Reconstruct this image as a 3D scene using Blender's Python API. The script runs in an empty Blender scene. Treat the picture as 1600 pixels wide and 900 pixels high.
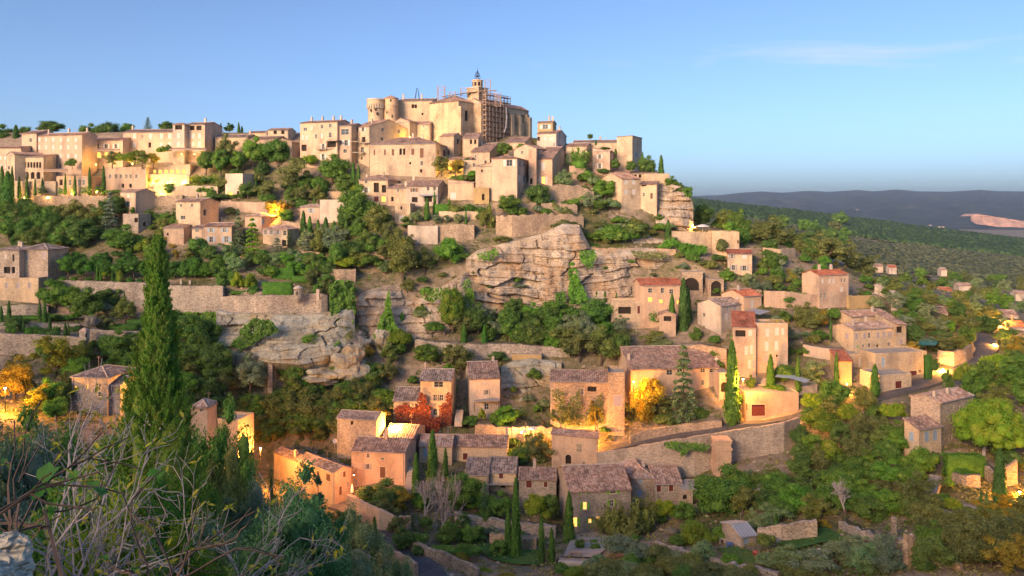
import bpy, math, random
import numpy as np
from mathutils import Vector, noise as mnoise

# ------------------------------------------------------------------ camera, sky, sun, exposure
scene = bpy.context.scene
COL = scene.collection
R = math.radians
F = 1244.0            # focal length in photo pixels (28 mm on a 36 mm sensor, 1600 px wide)
HZ = 320.0            # eye level in the photograph

cam_d = bpy.data.cameras.new('camera'); cam = bpy.data.objects.new('camera', cam_d); COL.objects.link(cam)
cam_d.sensor_width = 36.0; cam_d.lens = 36.0 * F / 1600.0
cam_d.shift_y = -130.0 / 1600.0
cam_d.clip_start = 0.1; cam_d.clip_end = 60000.0
cam.location = (0, 0, 0); cam.rotation_euler = (R(90), 0, 0)
scene.camera = cam

SUN_EL, SUN_AZ = R(17.0), R(36)       # azimuth: degrees to the left of straight behind the camera
world = bpy.data.worlds.new('World'); scene.world = world; world.use_nodes = True
nt = world.node_tree; nt.nodes.clear()
w_out = nt.nodes.new('ShaderNodeOutputWorld'); w_bg = nt.nodes.new('ShaderNodeBackground')
sky = nt.nodes.new('ShaderNodeTexSky'); sky.sky_type = 'NISHITA'; sky.sun_disc = False
sky.sun_elevation = SUN_EL; sky.sun_rotation = R(180) + SUN_AZ
sky.altitude = 1500; sky.air_density = 0.7; sky.dust_density = 6.5; sky.ozone_density = 3.0
w_bg.inputs['Strength'].default_value = 0.11
# thin cirrus wisps: stretched noise in a bank low in the eastern sky, a few stray wisps elsewhere
tc = nt.nodes.new('ShaderNodeTexCoord')
def wm(op, *a):
    n = nt.nodes.new('ShaderNodeMath'); n.operation = op
    for k, x in enumerate(a):
        if isinstance(x, (int, float)): n.inputs[k].default_value = x
        else: nt.links.new(x, n.inputs[k])
    return n.outputs[0]
sxyz = nt.nodes.new('ShaderNodeSeparateXYZ'); nt.links.new(tc.outputs['Generated'], sxyz.inputs[0])
az_ = wm('ARCTAN2', sxyz.outputs[0], sxyz.outputs[1]); el_ = wm('ARCSINE', sxyz.outputs[2])
el2 = wm('ADD', el_, wm('MULTIPLY', az_, 0.04))
cmb = nt.nodes.new('ShaderNodeCombineXYZ'); nt.links.new(wm('MULTIPLY', az_, 5.0), cmb.inputs[0]); nt.links.new(wm('MULTIPLY', el2, 46.0), cmb.inputs[1])
nz = nt.nodes.new('ShaderNodeTexNoise'); nz.inputs['Scale'].default_value = 1.0; nz.inputs['Detail'].default_value = 7; nz.inputs['Roughness'].default_value = 0.6; nz.inputs['Distortion'].default_value = 0.7
nt.links.new(cmb.outputs[0], nz.inputs['Vector'])
ga = wm('POWER', wm('DIVIDE', wm('SUBTRACT', az_, 0.40), 0.22), 2.0); ge = wm('POWER', wm('DIVIDE', wm('SUBTRACT', el2, 0.188), 0.020), 2.0)
bank = wm('EXPONENT', wm('MULTIPLY', wm('ADD', ga, ge), -1.0))
dens = wm('MULTIPLY', wm('MAXIMUM', wm('SUBTRACT', wm('ADD', nz.outputs['Fac'], wm('MULTIPLY', bank, 0.30)), 0.66), 0.0), 1.9)
mixc = nt.nodes.new('ShaderNodeMix'); mixc.data_type = 'RGBA'
nt.links.new(wm('MINIMUM', dens, 0.6), mixc.inputs[0]); nt.links.new(sky.outputs['Color'], mixc.inputs[6])
mixc.inputs[7].default_value = (3.2, 3.5, 4.2, 1)
nt.links.new(mixc.outputs[2], w_bg.inputs['Color']); nt.links.new(w_bg.outputs['Background'], w_out.inputs['Surface'])

sun_d = bpy.data.lights.new('sun', 'SUN'); sun_d.energy = 2.7; sun_d.angle = R(25.0); sun_d.color = (1.0, 0.55, 0.25)
sun = bpy.data.objects.new('sun', sun_d); COL.objects.link(sun)
_sd = Vector((-math.sin(SUN_AZ) * math.cos(SUN_EL), -math.cos(SUN_AZ) * math.cos(SUN_EL), math.sin(SUN_EL)))
sun.rotation_euler = (-_sd).to_track_quat('-Z', 'Y').to_euler()

vs = scene.view_settings
vs.view_transform = 'Standard'; vs.look = 'None'; vs.gamma = 1.0; vs.use_curve_mapping = False
vs.exposure = 1.15
scene.cycles.use_denoising = True
scene.cycles.max_bounces = 5; scene.cycles.diffuse_bounces = 2; scene.cycles.glossy_bounces = 2
scene.cycles.transmission_bounces = 2; scene.cycles.transparent_max_bounces = 4; scene.cycles.volume_bounces = 0
scene.cycles.caustics_reflective = False; scene.cycles.caustics_refractive = False

# ------------------------------------------------------------------ helpers
def P(u, v, D):
    return Vector(((u - 800.0) / F * D, D, (HZ - v) / F * D))
def px(n, D): return n * D / F

def tag(o, label=None, cat=None, group=None, kind=None):
    if label: o['label'] = label
    if cat: o['category'] = cat
    if group: o['group'] = group
    if kind: o['kind'] = kind
    return o
def link(name, data, parent=None):
    o = bpy.data.objects.new(name, data); COL.objects.link(o)
    if parent: o.parent = parent
    return o
def empty(name, loc=(0, 0, 0)):
    o = link(name, None); o.location = loc; o.empty_display_size = 0.5
    return o
def mesh(name, verts, faces, m, parent=None, smooth=False, uv=None):
    me = bpy.data.meshes.new(name); me.from_pydata([tuple(v) for v in verts], [], faces)
    if uv is not None:
        l = me.uv_layers.new(name='UVMap')
        flat = np.empty(len(me.loops) * 2, dtype=np.float32)
        vi = np.empty(len(me.loops), dtype=np.int32); me.loops.foreach_get('vertex_index', vi)
        flat[:] = np.asarray(uv, dtype=np.float32)[vi].ravel(); l.data.foreach_set('uv', flat)
    if m:
        for mm in (m if isinstance(m, (list, tuple)) else [m]): me.materials.append(mm)
    if smooth: me.polygons.foreach_set('use_smooth', [True] * len(me.polygons))
    me.update()
    return link(name, me, parent)

class MB:
    """collects shapes, then becomes one mesh object"""
    def __init__(s): s.v = []; s.f = []
    def add(s, verts, faces):
        n = len(s.v); s.v += [tuple(q) for q in verts]; s.f += [tuple(i + n for i in f) for f in faces]
    def quad(s, a, b, c, d): s.add([a, b, c, d], [(0, 1, 2, 3)])
    def obox(s, o, ax, ay, az):
        o, ax, ay, az = Vector(o), Vector(ax), Vector(ay), Vector(az)
        s.add([o, o + ax, o + ax + ay, o + ay, o + az, o + ax + az, o + ax + ay + az, o + ay + az],
              [(0, 3, 2, 1), (4, 5, 6, 7), (0, 1, 5, 4), (1, 2, 6, 5), (2, 3, 7, 6), (3, 0, 4, 7)])
    def box(s, c, sx, sy, sz): s.obox((c[0] - sx / 2, c[1] - sy / 2, c[2] - sz / 2), (sx, 0, 0), (0, sy, 0), (0, 0, sz))
    def tube(s, a, b, ra, rb, n=6, cap=True):
        a, b = Vector(a), Vector(b); d = b - a
        if d.length < 1e-6: return
        d.normalize(); x = d.orthogonal().normalized(); y = d.cross(x)
        vv = []
        for p, r in ((a, ra), (b, rb)):
            for k in range(n):
                t = 2 * math.pi * k / n; vv.append(p + x * (r * math.cos(t)) + y * (r * math.sin(t)))
        ff = [(k, (k + 1) % n, n + (k + 1) % n, n + k) for k in range(n)]
        if cap: ff += [tuple(range(n - 1, -1, -1)), tuple(range(n, 2 * n))]
        s.add(vv, ff)
    def lathe(s, prof, c=(0, 0, 0), n=16):
        vv = []
        for r, z in prof:
            for k in range(n):
                t = 2 * math.pi * k / n; vv.append((c[0] + r * math.cos(t), c[1] + r * math.sin(t), c[2] + z))
        ff = []
        for i in range(len(prof) - 1):
            for k in range(n): ff.append((i * n + k, i * n + (k + 1) % n, (i + 1) * n + (k + 1) % n, (i + 1) * n + k))
        ff += [tuple(range(n - 1, -1, -1)), tuple(range((len(prof) - 1) * n, len(prof) * n))]
        s.add(vv, ff)
    def build(s, name, m, parent=None, smooth=False): return mesh(name, s.v, s.f, m, parent, smooth)

def fbm(x, y, z=0.0, o=4):
    return mnoise.fractal((x, y, z), 1.0, 2.0, o)

# ------------------------------------------------------------------ materials
def newmat(name):
    m = bpy.data.materials.new(name); m.use_nodes = True
    t = m.node_tree; b = t.nodes['Principled BSDF']; b.inputs['Roughness'].default_value = 0.9
    b.inputs['Specular IOR Level'].default_value = 0.25
    return m, t, b
def nd(t, ty, **kw):
    n = t.nodes.new(ty)
    for k, v in kw.items():
        if k in n.inputs: n.inputs[k].default_value = v
        else: setattr(n, k, v)
    return n
def ramp(t, src, stops):
    r = t.nodes.new('ShaderNodeValToRGB'); cr = r.color_ramp
    while len(cr.elements) < len(stops): cr.elements.new(0.5)
    for e, (p, c) in zip(cr.elements, stops):
        e.position = p; e.color = (*c, 1) if len(c) == 3 else c
    t.links.new(src, r.inputs['Fac']); return r.outputs['Color']
def mix(t, fac, a, b, mode='MIX'):
    m = t.nodes.new('ShaderNodeMix'); m.data_type = 'RGBA'; m.blend_type = mode
    for i, x in ((0, fac), (6, a), (7, b)):
        if isinstance(x, (int, float)): m.inputs[i].default_value = x
        elif isinstance(x, (tuple, list)): m.inputs[i].default_value = (*x, 1) if len(x) == 3 else x
        else: t.links.new(x, m.inputs[i])
    return m.outputs[2]
def math_(t, op, a, b=0.0):
    m = t.nodes.new('ShaderNodeMath'); m.operation = op
    for i, x in ((0, a), (1, b)):
        if isinstance(x, (int, float)): m.inputs[i].default_value = x
        else: t.links.new(x, m.inputs[i])
    return m.outputs[0]
def pos(t, scale=(1, 1, 1)):
    g = t.nodes.new('ShaderNodeNewGeometry'); mp = t.nodes.new('ShaderNodeMapping'); mp.inputs['Scale'].default_value = scale
    t.links.new(g.outputs['Position'], mp.inputs['Vector']); return mp.outputs['Vector']
def objpos(t, scale=(1, 1, 1)):
    g = t.nodes.new('ShaderNodeTexCoord'); mp = t.nodes.new('ShaderNodeMapping'); mp.inputs['Scale'].default_value = scale
    t.links.new(g.outputs['Object'], mp.inputs['Vector']); return mp.outputs['Vector']
def noise(t, vec, scale, detail=4, rough=0.55):
    n = t.nodes.new('ShaderNodeTexNoise'); n.inputs['Scale'].default_value = scale; n.inputs['Detail'].default_value = detail
    n.inputs['Roughness'].default_value = rough
    if vec is not None: t.links.new(vec, n.inputs['Vector'])
    return n.outputs['Fac']
def bump(t, b, h, strength=0.4, dist=0.1):
    n = t.nodes.new('ShaderNodeBump'); n.inputs['Strength'].default_value = strength; n.inputs['Distance'].default_value = dist
    t.links.new(h, n.inputs['Height']); t.links.new(n.outputs['Normal'], b.inputs['Normal'])

def mul(c, k): return tuple(x * k for x in c)
def stone_mat(name, col, cell=0.5, contrast=0.5, stain=0.5, size=1.9):
    """rubble or plaster wall: stone cells, pale joints, broad weather stains"""
    m, t, b = newmat(name)
    p = pos(t, (size, size, size * 1.7))
    vo = nd(t, 'ShaderNodeTexVoronoi'); t.links.new(p, vo.inputs['Vector']); vo.inputs['Scale'].default_value = 1.0
    sep = nd(t, 'ShaderNodeSeparateColor'); t.links.new(vo.outputs['Color'], sep.inputs[0])
    cellv = ramp(t, sep.outputs[0], [(0, mul((1, 1, 1), 1 - contrast)), (0.55, (1, 1, 1)), (1, mul((1, 1, 1), 1 + 0.55 * contrast))])
    big = noise(t, pos(t, (1, 1, 0.6)), 0.22, 5, 0.62)
    st = ramp(t, big, [(0.30, mul((0.80, 0.80, 0.84), 1 - 0.42 * stain)), (0.52, (1, 1, 1)), (0.72, mul((1.06, 1.02, 0.95), 1 + 0.20 * stain))])
    oi = nd(t, 'ShaderNodeObjectInfo')
    hs = ramp(t, oi.outputs['Random'], [(0, mul(col, 0.84)), (0.5, col), (1, (min(1, col[0] * 1.10), col[1] * 1.02, col[2] * 0.94))])
    c = mix(t, 1.0, hs, st, 'MULTIPLY')
    c = mix(t, cell, c, mix(t, 1.0, c, cellv, 'MULTIPLY'))
    fine = noise(t, pos(t), 5.0, 3, 0.6)
    c = mix(t, 1.0, c, ramp(t, fine, [(0.25, (0.80, 0.80, 0.80)), (0.75, (1.15, 1.15, 1.15))]), 'MULTIPLY')
    # dark run-off streaks, stretched down the wall
    sk = noise(t, pos(t, (1.1, 1.1, 0.10)), 0.9, 4, 0.6)
    c = mix(t, 0.30 * stain, c, mix(t, 1.0, c, ramp(t, sk, [(0.36, (0.52, 0.49, 0.47)), (0.52, (1, 1, 1))]), 'MULTIPLY'))
    t.links.new(c, b.inputs['Base Color'])
    h = math_(t, 'ADD', vo.outputs['Distance'], math_(t, 'MULTIPLY', fine, 0.8))
    bump(t, b, h, 0.55 * cell + 0.12, 0.12)
    return m
def mix3(a, b, k): return tuple(x + (y - x) * k for x, y in zip(a, b))
def tile_mat(name, c1, c2, c3):
    m, t, b = newmat(name)
    uv = nd(t, 'ShaderNodeUVMap'); mp = nd(t, 'ShaderNodeMapping'); mp.inputs['Scale'].default_value = (1 / 0.52, 1 / 0.50, 1)
    t.links.new(uv.outputs[0], mp.inputs['Vector'])
    fl = nd(t, 'ShaderNodeVectorMath', operation='FLOOR'); t.links.new(mp.outputs[0], fl.inputs[0])
    wn = nd(t, 'ShaderNodeTexWhiteNoise'); t.links.new(fl.outputs[0], wn.inputs['Vector'])
    c = ramp(t, wn.outputs['Value'], [(0.0, mix3(c1, c2, .4)), (0.45, c2), (0.85, mix3(c2, c3, .8)), (1.0, c3)])
    big = noise(t, pos(t), 0.35, 4, 0.6)
    c = mix(t, 1.0, c, ramp(t, big, [(0.32, (0.55, 0.56, 0.58)), (0.5, (0.95, 0.95, 0.95)), (0.7, (1.25, 1.18, 1.1))]), 'MULTIPLY')
    oi = nd(t, 'ShaderNodeObjectInfo')
    c = mix(t, 1.0, c, ramp(t, oi.outputs['Random'], [(0, (0.82, 0.84, 0.88)), (1, (1.12, 1.05, 1.0))]), 'MULTIPLY')
    t.links.new(c, b.inputs['Base Color'])
    fr = nd(t, 'ShaderNodeVectorMath', operation='FRACTION'); t.links.new(mp.outputs[0], fr.inputs[0])
    sp = nd(t, 'ShaderNodeSeparateXYZ'); t.links.new(fr.outputs[0], sp.inputs[0])
    bump(t, b, math_(t, 'ADD', sp.outputs[1], wn.outputs['Value']), 0.5, 0.06)
    return m
def plain_mat(name, col, rough=0.8, var=0.18, scale=3.0, metal=0.0):
    m, t, b = newmat(name); b.inputs['Roughness'].default_value = rough; b.inputs['Metallic'].default_value = metal
    n = noise(t, pos(t), scale, 4)
    t.links.new(ramp(t, n, [(0.3, mul(col, 1 - var)), (0.7, mul(col, 1 + var))]), b.inputs['Base Color'])
    return m
def leaf_mat(name, cols, trans=0.25, scale=1.0):
    cols = [tuple(min(.42, x) for x in (c[0] * 2.1, c[1] * 2.4, c[2] * 1.75)) for c in cols]
    """foliage: patchy mix of leaf colours, some light passing through, each plant its own tint"""
    m, t, b = newmat(name); b.inputs['Roughness'].default_value = 0.75
    n1 = noise(t, objpos(t), 3.0 * scale, 3, 0.6)
    wn = nd(t, 'ShaderNodeNewGeometry')
    v = math_(t, 'ADD', math_(t, 'MULTIPLY', n1, 0.65), math_(t, 'MULTIPLY', wn.outputs['Random Per Island'], 0.42))
    c = ramp(t, v, [(0.28, cols[0]), (0.52, cols[1]), (0.80, cols[2])])
    oi = nd(t, 'ShaderNodeObjectInfo')
    c = mix(t, 1.0, c, ramp(t, oi.outputs['Random'], [(0, (0.74, 0.80, 0.84)), (0.35, (1.0, 1.0, 1.0)), (0.7, (1.12, 1.08, 0.80)), (1, (0.90, 1.16, 0.86))]), 'MULTIPLY')
    t.links.new(c, b.inputs['Base Color'])
    tr = nd(t, 'ShaderNodeBsdfTranslucent'); t.links.new(mix(t, 1.0, c, (1.2, 1.3, 0.7), 'MULTIPLY'), tr.inputs['Color'])
    ms = nd(t, 'ShaderNodeMixShader'); ms.inputs[0].default_value = trans
    out = t.nodes['Material Output']
    t.links.new(b.outputs[0], ms.inputs[1]); t.links.new(tr.outputs[0], ms.inputs[2]); t.links.new(ms.outputs[0], out.inputs['Surface'])
    return m
def emit_mat(name, col, strength):
    m, t, b = newmat(name); b.inputs['Emission Color'].default_value = (*col, 1); b.inputs['Emission Strength'].default_value = strength
    b.inputs['Base Color'].default_value = (*mul(col, 0.5), 1)
    return m

M = {}
M['cream'] = stone_mat('stone_cream', (0.60, 0.49, 0.35), 0.4, 0.40, 0.6, 2.4)
M['pink'] = stone_mat('plaster_rose', (0.61, 0.465, 0.345), 0.22, 0.35, 0.6, 2.2)
M['grey'] = stone_mat('stone_grey', (0.44, 0.39, 0.335), 0.7, 0.45, 0.55, 2.6)
M['rubble'] = stone_mat('rubble_stone', (0.47, 0.375, 0.275), 0.8, 0.5, 0.6, 3.0)
M['pale'] = stone_mat('plaster_pale', (0.62, 0.54, 0.45), 0.18, 0.3, 0.6, 2.2)
M['ochre'] = stone_mat('plaster_ochre', (0.54, 0.40, 0.20), 0.12, 0.3, 0.4)
M['church'] = stone_mat('church_stone', (0.60, 0.475, 0.325), 0.35, 0.35, 0.8, 1.6)
M['dry'] = stone_mat('dry_stone', (0.47, 0.42, 0.355), 0.85, 0.5, 0.7, 2.8)
M['tile'] = tile_mat('canal_tiles', (0.20, 0.135, 0.11), (0.34, 0.235, 0.185), (0.52, 0.40, 0.33))
M['tile_red'] = tile_mat('canal_tiles_red', (0.30, 0.09, 0.05), (0.42, 0.145, 0.085), (0.50, 0.235, 0.15))
M['tile_grey'] = tile_mat('canal_tiles_grey', (0.14, 0.12, 0.11), (0.27, 0.225, 0.20), (0.46, 0.40, 0.36))
M['tile_pale'] = tile_mat('canal_tiles_pale', (0.30, 0.16, 0.12), (0.46, 0.33, 0.26), (0.60, 0.51, 0.44))
M['mortar'] = plain_mat('mortar', (0.50, 0.44, 0.37), 0.9, 0.25)
M['frame'] = plain_mat('cut_stone', (0.55, 0.47, 0.37), 0.85, 0.15)
M['wood_white'] = plain_mat('painted_wood_white', (0.62, 0.60, 0.57), 0.6, 0.08)
M['wood_brown'] = plain_mat('wood_brown', (0.17, 0.085, 0.055), 0.6, 0.2)
M['wood_red'] = plain_mat('painted_wood_maroon', (0.14, 0.035, 0.03), 0.6, 0.2)
M['wood_green'] = plain_mat('painted_wood_green', (0.17, 0.50, 0.04), 0.6, 0.1)
M['wood_blue'] = plain_mat('painted_wood_blue', (0.30, 0.42, 0.56), 0.6, 0.1)
M['wood_mauve'] = plain_mat('painted_wood_mauve', (0.40, 0.35, 0.38), 0.6, 0.1)
M['wood_grey'] = plain_mat('painted_wood_grey', (0.30, 0.30, 0.31), 0.6, 0.1)
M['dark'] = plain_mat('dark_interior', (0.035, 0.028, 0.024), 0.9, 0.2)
M['glass'], _t, _b = newmat('window_glass'); _b.inputs['Base Color'].default_value = (0.035, 0.045, 0.055, 1); _b.inputs['Roughness'].default_value = 0.12; _b.inputs['Specular IOR Level'].default_value = 0.5
M['lit'] = emit_mat('lit_window', (1.0, 0.46, 0.09), 1.1)
M['lamp'] = emit_mat('lamp_glow', (1.0, 0.60, 0.14), 22.0)
M['iron'] = plain_mat('wrought_iron', (0.045, 0.042, 0.045), 0.55, 0.2, 3, 0.6)
M['steel'] = plain_mat('galvanised_steel', (0.40, 0.31, 0.26), 0.6, 0.2, 3, 0.1)
M['plank'] = plain_mat('scaffold_plank', (0.42, 0.31, 0.22), 0.8, 0.3)
M['zinc'] = plain_mat('zinc_sheet', (0.38, 0.40, 0.43), 0.5, 0.1)
M['asphalt'] = plain_mat('asphalt', (0.115, 0.112, 0.12), 0.9, 0.22, 0.8)
M['gravel'] = plain_mat('pale_gravel', (0.40, 0.35, 0.29), 0.95, 0.25, 1.5)
M['lawn'] = plain_mat('lawn', (0.06, 0.15, 0.03), 0.95, 0.35, 1.2)
M['paving'] = plain_mat('stone_paving', (0.42, 0.38, 0.33), 0.9, 0.2, 1.0)
M['water'], _t, _b = newmat('pool_water'); _b.inputs['Base Color'].default_value = (0.04, 0.28, 0.30, 1); _b.inputs['Roughness'].default_value = 0.06
M['pool_pale'], _t, _b = newmat('pool_cover'); _b.inputs['Base Color'].default_value = (0.45, 0.55, 0.66, 1); _b.inputs['Roughness'].default_value = 0.25
M['fabric'] = plain_mat('white_canvas', (0.72, 0.70, 0.66), 0.8, 0.05)
M['bark'] = plain_mat('bark', (0.13, 0.10, 0.08), 0.95, 0.35, 4)
M['bark_pale'] = plain_mat('bark_pale', (0.40, 0.37, 0.37), 0.95, 0.3, 5)
L = {}
L['oak'] = leaf_mat('leaves_oak', ((0.020, 0.042, 0.016), (0.055, 0.095, 0.030), (0.11, 0.155, 0.055)))
L['green'] = leaf_mat('leaves_green', ((0.025, 0.06, 0.016), (0.065, 0.135, 0.030), (0.14, 0.22, 0.06)))
L['brown'] = leaf_mat('leaves_brown', ((0.040, 0.048, 0.022), (0.092, 0.100, 0.046), (0.17, 0.165, 0.082)))
L['autumn'] = leaf_mat('leaves_autumn', ((0.10, 0.055, 0.015), (0.25, 0.135, 0.025), (0.38, 0.21, 0.04)))
L['lime'] = leaf_mat('leaves_lime', ((0.05, 0.09, 0.012), (0.13, 0.19, 0.022), (0.24, 0.28, 0.05)), 0.35)
L['olive'] = leaf_mat('leaves_olive', ((0.045, 0.068, 0.048), (0.12, 0.155, 0.115), (0.21, 0.245, 0.19)))
L['cypress'] = leaf_mat('leaves_cypress', ((0.016, 0.040, 0.014), (0.042, 0.085, 0.026), (0.085, 0.14, 0.04)), 0.15)
L['cypress_big'] = leaf_mat('leaves_big_cypress', ((0.024, 0.070, 0.013), (0.085, 0.19, 0.026), (0.19, 0.33, 0.055)), 0.25, 0.35)
L['cedar'] = leaf_mat('leaves_cedar', ((0.030, 0.055, 0.042), (0.075, 0.110, 0.080), (0.14, 0.185, 0.135)), 0.15)
L['bluecedar'] = leaf_mat('leaves_blue_cedar', ((0.05, 0.072, 0.068), (0.13, 0.165, 0.15), (0.23, 0.27, 0.25)), 0.15)
L['pine'] = leaf_mat('leaves_pine', ((0.04, 0.085, 0.014), (0.115, 0.205, 0.026), (0.21, 0.31, 0.05)), 0.3)
L['hedge'] = leaf_mat('leaves_hedge', ((0.016, 0.044, 0.012), (0.040, 0.094, 0.022), (0.075, 0.14, 0.036)), 0.2)
L['ivy'] = leaf_mat('leaves_ivy', ((0.022, 0.055, 0.014), (0.060, 0.120, 0.028), (0.115, 0.185, 0.045)), 0.2, 0.3)
L['redivy'] = leaf_mat('leaves_red_creeper', ((0.06, 0.014, 0.016), (0.14, 0.028, 0.030), (0.24, 0.060, 0.055)), 0.2, 0.3)
L['rust'] = leaf_mat('leaves_rust', ((0.14, 0.055, 0.012), (0.36, 0.145, 0.025), (0.52, 0.25, 0.05)), 0.3)
L['flower'] = leaf_mat('leaves_flower', ((0.12, 0.05, 0.06), (0.30, 0.16, 0.17), (0.45, 0.28, 0.28)), 0.2)
M['zinc_tile'] = M['zinc']
L['teal'] = leaf_mat('leaves_teal', ((0.022, 0.050, 0.034), (0.060, 0.115, 0.075), (0.12, 0.19, 0.12)), 0.2)

# ------------------------------------------------------------------ ground: profiles of the hillside, near to far
_c = {}
def prof(u, *vd): _c[u] = vd
prof(0, (760, 115), (700, 130), (650, 148), (610, 165), (565, 184), (522, 190), (490, 222), (440, 226), (405, 252), (325, 281), (272, 295), (207, 330))
prof(200, (780, 118), (720, 135), (670, 150), (620, 168), (575, 188), (530, 200), (488, 222), (446, 226), (400, 250), (330, 278), (270, 295), (207, 325))
prof(400, (820, 122), (792, 146), (768, 168), (735, 190), (602, 202), (560, 207), (492, 212), (457, 215), (390, 250), (320, 272), (255, 295), (207, 320))
prof(500, (860, 134), (818, 152), (790, 168), (730, 190), (602, 203), (555, 209), (490, 214), (457, 218), (390, 248), (320, 270), (255, 290), (207, 318))
prof(600, (890, 133), (830, 148), (770, 168), (690, 186), (640, 200), (560, 212), (520, 221), (440, 228), (360, 250), (318, 262), (245, 288), (192, 318))
prof(800, (900, 132), (830, 160), (765, 174), (700, 188), (650, 198), (560, 212), (490, 232), (378, 240), (330, 252), (290, 264), (250, 285), (210, 312))
prof(930, (900, 130), (830, 159), (770, 172), (700, 187), (650, 197), (560, 212), (490, 236), (388, 244), (335, 258), (300, 268), (262, 283), (232, 300))
prof(1030, (900, 127), (830, 155), (775, 168), (695, 186), (652, 195), (560, 210), (490, 234), (392, 246), (355, 260), (325, 268), (288, 278), (268, 290))
prof(1085, (900, 125), (830, 152), (780, 164), (690, 186), (655, 192), (560, 207), (490, 228), (400, 243), (367, 258), (358, 266), (353, 274), (350, 284))
prof(1200, (900, 120), (820, 145), (760, 160), (700, 176), (660, 187), (600, 198), (540, 208), (480, 222), (430, 238), (392, 250), (374, 265), (366, 280))
prof(1400, (900, 112), (820, 135), (760, 150), (700, 163), (640, 180), (595, 198), (560, 206), (510, 222), (470, 240), (448, 255), (440, 275), (438, 300))
prof(1600, (900, 108), (820, 132), (740, 150), (690, 162), (640, 178), (590, 195), (545, 215), (515, 235), (500, 255), (490, 280), (484, 310), (480, 345))
FARD = [430, 700, 1100, 1600, 2300, 3600, 6500, 9500, 16000]
FARZ = {0: (30, 25, 20, 18, 15, -150, -170, -150, -150), 600: (26, 22, 18, 16, 15, -150, -170, -150, -150), 930: (5, -5, 0, 8, 18, -150, -170, -150, -150),
        1085: (-32, -30, -18, -6, 14, -150, -170, -150, -150), 1200: (-38, -36, -36, -28, -10, -150, -170, -150, -150),
        1400: (-47, -68, -71, -70, -56, -160, -170, -150, -150), 1600: (-54, -69, -88, -101, -101, -170, -175, -155, -150)}
_us = sorted(_c); NJ = 4 + 12 + len(FARD)
KD = np.zeros((len(_us), NJ)); KZ = np.zeros((len(_us), NJ))
_fu = sorted(FARZ)
for i, u in enumerate(_us):
    near = [(1.6, -1.75), (15, -9.6), (45, -25), (92, np.interp(u, [0, 300, 600, 1600], [-43, -50, -61, -54]))]
    mid = [(D, (HZ - v) / F * D) for v, D in _c[u]]
    far = [(D, np.interp(u, _fu, [FARZ[k][n] for k in _fu])) for n, D in enumerate(FARD)]
    for j, (D, z) in enumerate(near + mid + far): KD[i, j] = D; KZ[i, j] = z
_cc = {}
def column(u):
    k = round(u * 2)
    if k not in _cc: _cc[k] = _column(k / 2)
    return _cc[k]
def _column(u):
    return (np.array([np.interp(u, _us, KD[:, j]) for j in range(NJ)]), np.array([np.interp(u, _us, KZ[:, j]) for j in range(NJ)]))
def hitD(u, v):
    D, z = column(u); k = (HZ - v) / F
    for j in range(2, NJ - 1):
        a, b = z[j] - k * D[j], z[j + 1] - k * D[j + 1]
        if a <= 0 <= b:
            t = -a / (b - a + 1e-9); return float(D[j] + t * (D[j + 1] - D[j]))
    return float(D[15])
def gz(x, y):
    y = max(y, 1.6); D, z = column(800 + x / y * F); return float(np.interp(y, D, z))
def G(u, v, D=None):
    D = D or hitD(u, v); return P(u, v, D)
def rough_ground(x, y):
    return 0.28 * fbm(x * 0.09, y * 0.09, 3.0) + 0.10 * fbm(x * 0.5, y * 0.5, 7.0, 2)

def ground_mat():
    m, t, b = newmat('hillside_ground')
    n1 = noise(t, pos(t), 0.05, 5, 0.6); n2 = noise(t, pos(t), 0.6, 4, 0.65); n3 = noise(t, pos(t), 3.5, 3)
    grass = ramp(t, n2, [(0.3, (0.065, 0.080, 0.028)), (0.5, (0.125, 0.130, 0.052)), (0.72, (0.25, 0.205, 0.11))])
    soil = ramp(t, n2, [(0.3, (0.22, 0.17, 0.12)), (0.7, (0.42, 0.345, 0.255))])
    c = mix(t, ramp(t, n1, [(0.40, (0, 0, 0)), (0.56, (1, 1, 1))]), grass, soil)
    g = t.nodes.new('ShaderNodeNewGeometry'); s = nd(t, 'ShaderNodeSeparateXYZ'); t.links.new(g.outputs['Normal'], s.inputs[0])
    rock = ramp(t, n2, [(0.3, (0.26, 0.21, 0.16)), (0.7, (0.47, 0.39, 0.30))])
    c = mix(t, ramp(t, s.outputs[2], [(0.30, (1, 1, 1)), (0.52, (0, 0, 0))]), c, rock)
    t.links.new(mix(t, 1.0, c, ramp(t, n3, [(0.3, (0.75, 0.75, 0.75)), (0.7, (1.2, 1.2, 1.2))]), 'MULTIPLY'), b.inputs['Base Color'])
    bump(t, b, math_(t, 'ADD', n2, n3), 0.6, 0.3)
    return m
M['ground'] = ground_mat()
def build_ground():
    us = list(np.linspace(-2600, -120, 26)) + list(np.arange(-100, 1701, 9.0)) + list(np.linspace(1720, 4200, 26))
    sub = [3, 4, 4, 5] + [7] * 12 + [5] * len(FARD); verts = []; rows = 0
    ts = []
    for j in range(NJ - 1):
        for k in range(sub[j]): ts.append((j, k / sub[j]))
    ts.append((NJ - 2, 1.0))
    for u in us:
        D, z = column(u)
        for j, t in ts:
            d = D[j] + (D[j + 1] - D[j]) * t; zz = z[j] + (z[j + 1] - z[j]) * t; x = (u - 800) / F * d
            verts.append((x, d, zz + (rough_ground(x, d) if d > 4 else 0) - (0.0 if d < 400 else 2.5 * (1 + fbm(x * .004, d * .004)))))
    n = len(ts); faces = [(i * n + j, i * n + j + 1, (i + 1) * n + j + 1, (i + 1) * n + j)[::-1] for i in range(len(us) - 1) for j in range(n - 1)]
    tag(mesh('ground', verts, faces, M['ground'], smooth=True), kind='structure')
build_ground()
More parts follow.
